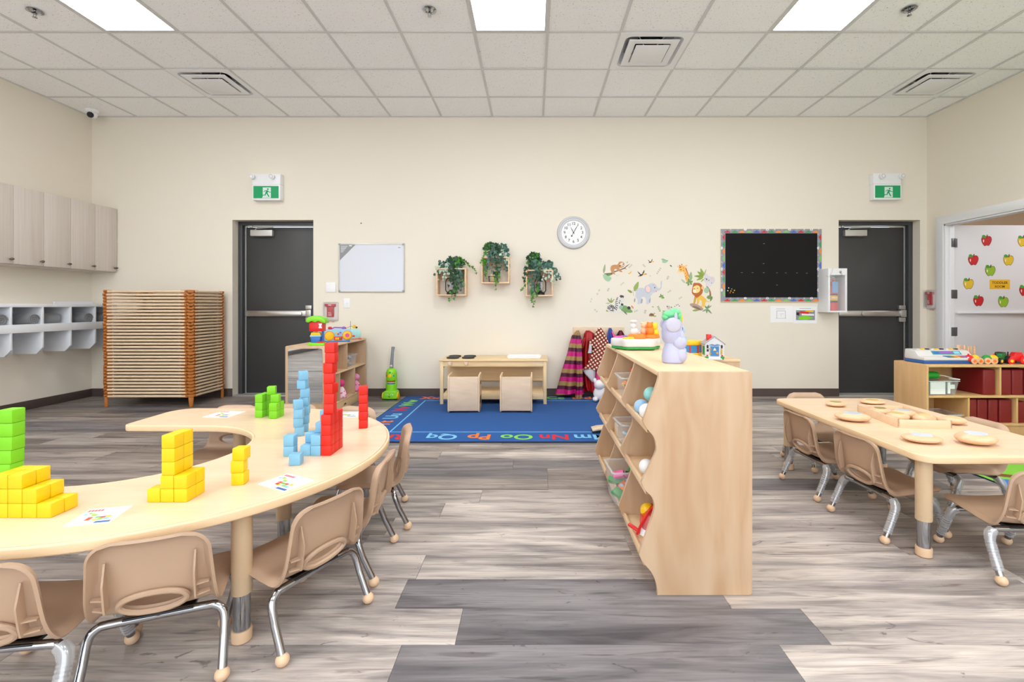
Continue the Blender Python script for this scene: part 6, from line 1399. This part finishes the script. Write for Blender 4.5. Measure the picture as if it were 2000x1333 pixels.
# ---------------------------------------------------------------- wall stickers
NZ = [0]
def pc(c): return mat('sticker_%d_%d_%d' % c, c, .6)
def sticker(name, label, cat, org, sc, layers, plane='wall', surf_y=YW, grp='jungle wall stickers'):
    """layers: (part name, colour, polygon in zoom units, smooth?)"""
    pts = []
    for nm, c, poly, sm in layers:
        q = catmull(poly, 3) if sm else poly
        pts.append((nm, c, [W(org[0] + x / sc, org[1] + y / sc, surf_y) for x, y in q]))
    cx = sum(p[0] for _, _, P in pts for p in P) / sum(len(P) for _, _, P in pts); cz = sum(p[1] for _, _, P in pts for p in P) / sum(len(P) for _, _, P in pts)
    t = thing(name, label, cat, (cx, surf_y, cz), 0, grp)
    for i, (nm, c, P) in enumerate(pts):
        MB().prism([(x - cx, z - cz) for x, z in P], -.0006 - .0002 * (i + 1), 0, 'xz').build(nm, pc(c), t, smooth=False)
    return t
ZA, ZB, S1 = (1170, 500), (1290, 500), 11.11
def E(cx, cy, rx, ry, rot=0): return ellipse(cx, cy, rx, ry, 14, rot)
def leaf(x0, y0, x1, y1, w):
    dx, dy = x1 - x0, y1 - y0; L_ = math.hypot(dx, dy); nx, ny = -dy / L_ * w, dx / L_ * w
    return [(x0, y0), (x0 + dx * .3 + nx, y0 + dy * .3 + ny), (x0 + dx * .65 + nx * .8, y0 + dy * .65 + ny * .8), (x1, y1), (x0 + dx * .65 - nx * .8, y0 + dy * .65 - ny * .8), (x0 + dx * .3 - nx, y0 + dy * .3 - ny)]
def line(x0, y0, x1, y1, w):
    dx, dy = x1 - x0, y1 - y0; L_ = math.hypot(dx, dy); nx, ny = -dy / L_ * w / 2, dx / L_ * w / 2
    return [(x0 + nx, y0 + ny), (x1 + nx, y1 + ny), (x1 - nx, y1 - ny), (x0 - nx, y0 - ny)]
gr1, gr2, gr3, brn = (110, 140, 80), (160, 196, 160), (84, 112, 56), (110, 84, 66)
sl = (196, 142, 96)
sticker('sloth_sticker', 'brown sloth sticker lying on a branch with leaves', 'wall sticker', ZA, S1, [
    ('branch', brn, [(110, 385), (180, 378), (260, 370), (350, 330), (440, 300), (550, 255), (610, 205), (680, 165), (625, 215), (570, 262), (600, 300), (560, 280), (470, 310), (360, 350), (270, 400), (200, 420), (120, 410)], False),
    ('frond', (150, 164, 130), leaf(100, 380, 130, 180, 24), True), ('big_leaf', gr2, [(85, 410), (140, 400), (220, 440), (270, 480), (240, 540), (200, 558), (150, 540), (110, 500), (90, 450)], True), ('leaf', gr1, leaf(160, 425, 300, 395, 22), True),
    ('vine', (170, 186, 150), line(345, 400, 400, 438, 4), False), ('vine', (170, 186, 150), line(400, 438, 440, 400, 4), False),
    ('body', sl, [(248, 290), (262, 225), (320, 195), (400, 190), (430, 140), (470, 125), (530, 140), (550, 180), (545, 225), (490, 260), (440, 262), (470, 310), (500, 330), (490, 355), (430, 335), (390, 300), (340, 330), (335, 370), (350, 405), (300, 390), (265, 345)], True),
    ('belly', (240, 232, 222), E(352, 305, 26, 16, -.4), False), ('face', (240, 222, 196), E(497, 190, 52, 38, -.5), False), ('eye_patch', (130, 92, 72), E(455, 216, 26, 15, -.4), False), ('eye_patch', (130, 92, 72), E(527, 180, 20, 14, -.6), False), ('nose', (80, 70, 70), E(500, 208, 10, 8), False)])
sticker('banana_sticker', 'small yellow banana sticker beside the sloth', 'wall sticker', ZA, S1, [('banana', (240, 190, 60), [(624, 380), (650, 372), (680, 350), (695, 330), (703, 345), (695, 372), (665, 395), (635, 394)], True)])
def bird(label, k, ox, oy, s):
    f = lambda P: [(ox + x * s, oy + y * s) for x, y in P]
    sticker('toucan_sticker', label, 'wall sticker', ZA, S1, [('wing', (70, 70, 74), f([(0, 30), (30, 50), (60, 80), (80, 115), (60, 110), (30, 85)]), True), ('wing', (70, 70, 74), f([(150, 0), (130, 30), (108, 70), (105, 100), (130, 80), (150, 50)]), True), ('body', (50, 50, 54), f([(40, 125), (75, 95), (110, 92), (125, 105), (95, 130), (55, 140)]), True), ('beak', (240, 180, 60), f([(120, 80), (150, 75), (185, 90), (170, 110), (140, 115), (122, 104)]), True), ('beak_tip', (60, 50, 50), E(ox + 188 * s, oy + 92 * s, 12 * s, 10 * s), False), ('tail', (190, 110, 100), f([(18, 132), (42, 122), (46, 140), (24, 150)]), True)])
bird('larger black toucan sticker flying above the elephant', 0, 832, 305, 1.0); bird('smaller black toucan sticker flying at the top of the stickers', 1, 1060, 66, .64)
el = (198, 202, 212)
sticker('elephant_sticker', 'grey elephant sticker with raised trunk in the middle of the wall stickers', 'wall sticker', ZA, S1, [
    ('leaf', (150, 172, 90), leaf(765, 770, 855, 560, 46), True), ('leaf', (130, 152, 70), leaf(720, 800, 615, 740, 24), True), ('stem', (170, 150, 120), line(730, 740, 752, 870, 6), False), ('tail', (150, 150, 156), E(772, 965, 14, 44, .1), False), ('tail_line', el, line(775, 930, 800, 850, 8), False),
    ('far_leg', (160, 164, 178), [(900, 940), (945, 940), (935, 1020), (905, 1030)], True), ('far_leg', (160, 164, 178), [(1085, 900), (1115, 900), (1110, 1010), (1088, 1015)], True),
    ('body', el, [(795, 830), (800, 760), (840, 710), (920, 695), (990, 715), (1080, 800), (1160, 815), (1120, 870), (1110, 920), (1085, 960), (1080, 1042), (1030, 1042), (1022, 960), (1000, 905), (930, 900), (910, 970), (895, 1040), (835, 1040), (838, 960), (805, 900)], True),
    ('head', el, [(1050, 650), (1100, 605), (1165, 592), (1230, 625), (1270, 690), (1320, 700), (1340, 660), (1335, 600), (1340, 550), (1362, 545), (1362, 620), (1350, 710), (1300, 755), (1255, 760), (1200, 800), (1120, 800), (1060, 740)], True),
    ('ear', (184, 188, 200), E(1060, 728, 72, 92, -.2), False), ('inner_ear', (240, 206, 202), E(1062, 722, 52, 74, -.2), False), ('mouth', (224, 150, 150), E(1240, 770, 22, 10, .6), False), ('eye', (40, 40, 44), E(1207, 690, 11, 14), False), ('brow', (120, 120, 126), line(1165, 640, 1195, 628, 6), False)])
zl = [('plant', (150, 160, 90), leaf(250, 1020, 180, 915, 16), True), ('plant', (150, 160, 90), leaf(255, 1010, 270, 905, 14), True), ('plant', (150, 160, 90), leaf(255, 1030, 335, 930, 14), True), ('plant', (170, 180, 130), leaf(240, 1030, 140, 1030, 12), True),
      ('banana_leaf', (120, 160, 96), leaf(450, 1110, 730, 1220, 70), True), ('banana_leaf', (150, 190, 170), leaf(440, 1150, 520, 1080, 40), True), ('leaf', (150, 180, 90), E(185, 1190, 34, 24), False),
      ('body', (222, 219, 214), [(170, 1120), (200, 1065), (260, 1050), (330, 1080), (350, 1000), (380, 930), (420, 880), (470, 860), (530, 900), (545, 960), (520, 1040), (500, 1080), (450, 1075), (430, 1130), (440, 1190), (510, 1200), (500, 1240), (400, 1240), (300, 1230), (210, 1210), (170, 1170)], True),
      ('ear', (236, 216, 214), E(435, 850, 24, 40, -.4), False), ('ear', (236, 216, 214), E(545, 880, 18, 32, .5), False), ('forelock', (60, 60, 64), [(440, 880), (470, 850), (530, 865), (540, 890), (520, 920), (500, 895), (480, 920), (460, 895)], False), ('muzzle', (70, 66, 68), E(500, 1058, 30, 26, .3), False), ('eye', (50, 50, 54), E(480, 1000, 8, 5), False)]
for k, (a, b, c, d) in enumerate(((380, 930, 410, 905), (365, 960, 405, 940), (355, 990, 400, 985), (350, 1020, 405, 1040), (352, 1060, 410, 1090), (345, 1095, 400, 1140), (330, 1120, 385, 1180), (310, 1080, 325, 1160), (280, 1065, 300, 1180), (250, 1060, 275, 1110), (215, 1075, 270, 1130), (185, 1100, 250, 1150), (178, 1130, 230, 1165), (240, 1180, 320, 1195), (430, 1000, 445, 1040), (455, 960, 450, 990))): zl.append(('stripe', (48, 48, 52), line(a, b, c, d, 15), False))
zl += [('toucan_body', (48, 48, 54), E(648, 1130, 36, 34, .4), False), ('toucan_breast', (240, 238, 232), E(685, 1100, 18, 22), False), ('toucan_beak', (226, 150, 96), [(685, 1080), (720, 1085), (745, 1120), (740, 1145), (715, 1125), (695, 1105)], True), ('toucan_tail', (60, 60, 64), line(550, 1220, 605, 1270, 14), False)]
sticker('zebra_sticker', 'resting zebra sticker with banana leaf and toucan', 'wall sticker', ZA, S1, zl)
gi = (240, 186, 96)
gl_ = [('fern', (150, 180, 140), leaf(640, 560, 665, 345, 40), True), ('fern', (190, 196, 170), leaf(540, 590, 445, 505, 24), True),
       ('neck', gi, [(480, 330), (520, 250), (560, 280), (590, 370), (625, 460), (620, 540), (565, 560), (540, 500), (515, 400), (495, 355)], True), ('mane', (196, 106, 50), [(530, 250), (560, 270), (590, 350), (630, 470), (605, 440), (570, 350), (540, 285)], True),
       ('head', gi, [(400, 240), (430, 205), (480, 205), (535, 235), (540, 280), (500, 340), (440, 350), (405, 385), (365, 375), (362, 350), (395, 310)], True), ('muzzle', (246, 216, 170), E(392, 360, 34, 26, -.6), False), ('ear', (240, 190, 150), E(380, 232, 24, 13, .4), False), ('ear', (240, 190, 150), E(557, 215, 32, 18, -.5), False), ('horn', (150, 80, 50), E(462, 188, 13, 11), False), ('horn', (150, 80, 50), E(414, 208, 12, 10), False), ('tuft', (206, 110, 50), E(428, 245, 26, 18, -.4), False), ('eye', (50, 44, 44), E(442, 303, 12, 10), False),
       ('palm', (120, 156, 90), leaf(630, 590, 700, 545, 26), True), ('palm', (130, 166, 110), leaf(625, 580, 545, 590, 28), True), ('palm', (110, 146, 80), leaf(620, 600, 590, 650, 20), True), ('palm', (120, 156, 96), leaf(625, 575, 600, 495, 24), True), ('palm', (110, 146, 80), leaf(640, 605, 690, 620, 16), True)]
for a, b in ((545, 380), (570, 420), (540, 450), (575, 470), (555, 500), (500, 318), (495, 262), (600, 500)): gl_.append(('spot', (190, 116, 60), E(a, b, 11, 9), False))
sticker('giraffe_sticker', 'orange giraffe head sticker rising from palm leaves', 'wall sticker', ZB, S1, gl_)
li = (236, 190, 80); mn = (186, 100, 40)
sticker('lion_sticker', 'standing lion sticker with brown mane on a rock', 'wall sticker', ZB, S1, [
    ('grass', (140, 164, 80), leaf(690, 1190, 860, 1175, 22), True), ('rock', (176, 150, 136), [(635, 1060), (660, 1035), (740, 1035), (830, 1070), (930, 1150), (880, 1190), (780, 1160), (690, 1120)], True), ('rock_band', (130, 104, 96), [(690, 1095), (780, 1100), (880, 1160), (840, 1175), (760, 1140)], True),
    ('tail', li, [(970, 930), (1010, 980), (1070, 990), (1065, 1000), (1000, 995), (960, 950)], True), ('bush', (120, 150, 110), leaf(1010, 1150, 1115, 1260, 18), True), ('bush', (120, 150, 110), leaf(1000, 1150, 1110, 1080, 16), True), ('bush', (130, 160, 110), leaf(1010, 1160, 900, 1210, 16), True), ('bush', (100, 134, 90), leaf(1010, 1150, 960, 1080, 16), True), ('bush', (110, 140, 90), leaf(1010, 1160, 1000, 1250, 14), True), ('bush', (110, 140, 90), leaf(1000, 1150, 1060, 1060, 14), True),
    ('far_leg', (206, 160, 60), [(740, 880), (780, 900), (750, 1030), (715, 1045), (720, 980)], True), ('body', li, [(800, 880), (850, 850), (920, 880), (980, 930), (990, 980), (965, 1040), (970, 1090), (930, 1110), (875, 1105), (900, 1060), (890, 980), (850, 950), (840, 1000), (815, 1050), (785, 1050), (795, 970), (780, 920)], True),
    ('mane', mn, [(680, 760), (700, 660), (720, 590), (780, 590), (850, 595), (905, 650), (920, 740), (900, 820), (850, 870), (780, 910), (730, 860), (690, 820)], True), ('ear', (236, 190, 130), E(912, 695, 32, 36), False), ('face', (246, 214, 140), [(700, 720), (720, 670), (790, 640), (850, 670), (860, 740), (830, 790), (770, 810), (715, 790)], True), ('muzzle', (250, 240, 224), E(735, 770, 34, 34), False), ('nose', (190, 120, 70), E(728, 718, 24, 10), False), ('eye', (80, 110, 80), E(803, 705, 15, 8, -.4), False), ('mouth', (170, 110, 100), line(720, 765, 750, 770, 6), False)])
sticker('koala_sticker', 'pale grey koala sticker clinging to a palm trunk', 'wall sticker', ZB, S1, [
    ('trunk', (170, 110, 84), [(1005, 660), (1050, 700), (1090, 780), (1100, 870), (1060, 880), (1060, 790), (1020, 710), (995, 665)], True), ('palm', (140, 166, 70), leaf(930, 440, 870, 270, 34), True), ('palm', (130, 156, 60), leaf(930, 440, 800, 340, 30), True), ('palm', (130, 156, 60), leaf(930, 450, 730, 440, 28), True), ('palm', (140, 166, 70), leaf(930, 460, 780, 530, 26), True), ('palm', (160, 170, 110), leaf(940, 430, 995, 285, 12), True), ('palm', (150, 176, 90), leaf(940, 500, 875, 570, 14), True),
    ('monstera', (160, 196, 160), E(1000, 750, 55, 62), False), ('leaf', (120, 150, 80), leaf(1000, 900, 1130, 900, 40), True), ('leaf', (110, 140, 70), leaf(1120, 880, 1080, 990, 22), True),
    ('head', (212, 208, 214), [(945, 480), (960, 400), (1000, 390), (1040, 430), (1100, 450), (1160, 460), (1175, 550), (1130, 610), (1060, 590), (980, 580), (945, 530)], True), ('body', (218, 214, 220), E(1050, 620, 66, 54), False), ('ear_pink', (240, 190, 196), E(1115, 492, 28, 20, -.3), False), ('nose', (80, 78, 84), E(1000, 510, 12, 22, .1), False), ('eye', (50, 50, 54), E(972, 494, 8, 9), False), ('eye', (50, 50, 54), E(1046, 532, 9, 10), False), ('paw', (150, 146, 154), E(1104, 590, 12, 12), False)])
def simple(nm, lb, Z, layers): sticker(nm, lb, 'wall sticker', Z, S1, layers)
simple('leaf_sticker', 'pale green leaf sticker at the top right of the elephant', ZB, [('leaf', gr2, [(20, 75), (60, 58), (110, 85), (168, 100), (130, 145), (80, 158), (40, 140), (38, 95)], True), ('vein', gr3, line(20, 75, 150, 108, 5), False)])
simple('leaf_sticker', 'tiny dark green leaf sticker left of the giraffe', ZB, [('leaf', gr3, leaf(205, 200, 250, 240, 14), True)])
simple('monstera_sticker', 'green split-leaf sticker right of the elephant legs', ZA, [('leaf', gr1, leaf(1345, 885, 1420, 920, 22), True), ('leaf', gr1, leaf(1345, 885, 1340, 825, 16), True), ('leaf', (130, 160, 90), leaf(1345, 885, 1400, 850, 14), True), ('leaf', (150, 180, 110), leaf(1345, 885, 1385, 942, 16), True), ('leaf', gr1, leaf(1345, 885, 1295, 890, 14), True)])
simple('turtle_sticker', 'small brown turtle sticker below the elephant', ZA, [('leg', (190, 176, 110), E(1210, 1310, 36, 18), False), ('shell', (140, 112, 66), [(1085, 1305), (1100, 1260), (1140, 1245), (1185, 1265), (1195, 1300), (1150, 1315)], True), ('head', (170, 166, 100), E(1200, 1250, 18, 14), False), ('spot', (90, 70, 40), E(1130, 1275, 14, 10), False), ('spot', (90, 70, 40), E(1165, 1280, 12, 9), False)])
simple('lemur_sticker', 'ring-tailed lemur sticker mostly hidden behind the green cap', ZB, [('tail', (236, 232, 230), [(300, 1105), (330, 1065), (370, 1050), (410, 1075), (412, 1130), (395, 1130), (392, 1085), (365, 1070), (335, 1085), (315, 1115)], True), ('ring', (60, 56, 60), E(345, 1070, 12, 10), False), ('ring', (60, 56, 60), E(380, 1060, 12, 10), False), ('ring', (60, 56, 60), E(408, 1090, 11, 12), False), ('ring', (60, 56, 60), E(310, 1098, 12, 9), False), ('body', (200, 190, 186), [(140, 1095), (180, 1085), (215, 1105), (200, 1150), (160, 1160)], True), ('ear', (60, 56, 60), E(145, 1100, 12, 14), False), ('ear', (60, 56, 60), E(238, 1118, 14, 11), False)])
def sprig(lb, Z, x0, y0, x1, y1, n, c, s):
    L = [('stem', c, line(x0, y0, x1, y1, 4), False)]
    dx, dy = x1 - x0, y1 - y0; l_ = math.hypot(dx, dy); ux, uy = dx / l_, dy / l_
    for k in range(n):
        q = (k + .4) / n; bx, by = x0 + dx * q, y0 + dy * q
        for sg in (-1, 1): L.append(('leaflet', c, leaf(bx, by, bx + (ux * .7 - uy * sg * .8) * s, by + (uy * .7 + ux * sg * .8) * s, s * .28), True))
    sticker('sprig_sticker', lb, 'wall sticker', Z, S1, L)
c1, c2, c3 = (176, 184, 160), (190, 178, 158), (140, 160, 110)
for a in (('tiny pale sprig sticker above the sloth branch tip', ZA, 600, 165, 620, 125, 2, (140, 176, 150), 18), ('faint brown sprig sticker right of the sloth branch', ZA, 640, 265, 715, 190, 3, c2, 26), ('faint grey sprig sticker left of the small toucan', ZA, 1010, 245, 950, 190, 3, c1, 24), ('dotted brown sprig sticker above the elephant head', ZA, 1250, 400, 1340, 260, 4, c2, 28), ('tiny sprig sticker right of the large toucan', ZA, 1120, 450, 1100, 425, 2, c1, 14), ('faint sprig sticker between sloth and elephant', ZA, 460, 640, 540, 575, 3, c1, 22), ('olive sprig sticker above the zebra', ZA, 180, 775, 215, 705, 3, c1, 26), ('green sprig sticker right of the zebra leaf', ZA, 755, 1220, 840, 1180, 3, c1, 22), ('tiny green leaf sprig sticker under the elephant', ZA, 1145, 1100, 1185, 1115, 2, c3, 18), ('brown sprig sticker left of the turtle', ZA, 990, 1260, 1010, 1175, 3, c2, 30), ('tall green sprig sticker above the turtle', ZA, 1330, 1215, 1275, 1095, 4, c3, 30), ('green sprig sticker just left of the elephant toy cap', ZA, 1380, 1330, 1405, 1190, 4, c3, 32), ('pale brown sprig sticker below the left of the giraffe', ZB, 140, 520, 175, 440, 3, c2, 28), ('green sprig sticker left of the lion', ZB, 150, 800, 225, 750, 3, c1, 24), ('thin brown sprig sticker low left of the lion', ZB, 395, 940, 465, 890, 3, c2, 22)):
    sprig(*a)
ZC = (1120, 480)
for a in (('faint grey sprig sticker at the far left above the zebra', ZC, 45, 98, 52, 84, 2, c1, 4), ('faint sprig sticker at the left end of the stickers', ZC, 33, 112, 36, 102, 2, c1, 3), ('faint leaf sprig sticker at the lower left end', ZC, 40, 124, 47, 130, 2, c1, 4)):
    lb, Z, x0, y0, x1, y1, n, c, s = a; sprig(lb, (1120, 480), x0 * 11.11, y0 * 11.11, x1 * 11.11, y1 * 11.11, n, c, s * 7)
# ---------------------------------------------------------------- apples and sign on the white door
AP = {'red': (206, 28, 36), 'yellow': (232, 196, 40), 'green': (150, 192, 40)}
apples = [(1037, 412, 'red', 'red apple sticker at the top of the white door'), (1262, 416, 'yellow', 'yellow apple sticker at the top beside the photo edge'), (955, 532, 'red', 'red apple sticker at the left of the second row on the door'), (1173, 533, 'yellow', 'yellow apple sticker in the second row on the door'), (1060, 598, 'green', 'green apple sticker above the yellow room sign'), (925, 680, 'yellow', 'yellow apple sticker left of the room sign near the hinges'), (1272, 722, 'red', 'red apple sticker right of the room sign at the photo edge'), (987, 786, 'red', 'red apple sticker below the room sign on the left'), (1141, 792, 'green', 'green apple sticker below the room sign')]
for X_, Y_, c, lb in apples:
    f = lambda P: [(X_ + x, Y_ + y) for x, y in P]
    sticker('apple_sticker', lb, 'door sticker', (1600, 340), 3.175, [
        ('outline', (60, 34, 30), f([(-32, -6), (-24, -24), (-4, -26), (4, -26), (24, -25), (33, -6), (26, 18), (14, 34), (2, 31), (-12, 35), (-26, 18)]), True),
        ('fruit', AP[c], f([(-30, -6), (-22, -22), (-4, -24), (4, -24), (22, -23), (31, -6), (24, 17), (13, 32), (2, 29), (-12, 33), (-24, 17)]), True),
        ('leaf', (70, 160, 60), f([(-2, -18), (-14, -14), (-28, -20), (-24, -32), (-10, -32)]), True), ('stem', (110, 60, 40), f([(-2, -16), (2, -34), (8, -36), (5, -16)]), False), ('shine', (246, 236, 226), f([(-22, 2), (-17, -6), (-15, 4), (-18, 14)]), True)], surf_y=DY, grp='apple stickers on the white door')
x0, z1 = W(1600 + 1057 / 3.175, 340 + 656 / 3.175, DY); x1, z0 = W(1600 + 1182 / 3.175, 340 + 714 / 3.175, DY)
t = thing('room_sign', 'yellow paper sign reading TODDLER ROOM on the white door', 'sign', ((x0 + x1) / 2, DY, (z0 + z1) / 2)); w, h_ = (x1 - x0) / 2, (z1 - z0) / 2
MB().box(-w, w, -.0012, 0, -h_, h_).build('yellow_card', mat('sign_yellow', (244, 190, 24), .6), t)
M_ink = mat('brown_ink', (90, 60, 20), .7)
put('lettering', text_mesh('TODDLER', .040, M_ink, .0003, .0006), t, (0, -.0016, h_ * .32), (PI / 2, 0, 0)); put('lettering', text_mesh('ROOM', .038, M_ink, .0003, .0006), t, (0, -.0016, -h_ * .50), (PI / 2, 0, 0))
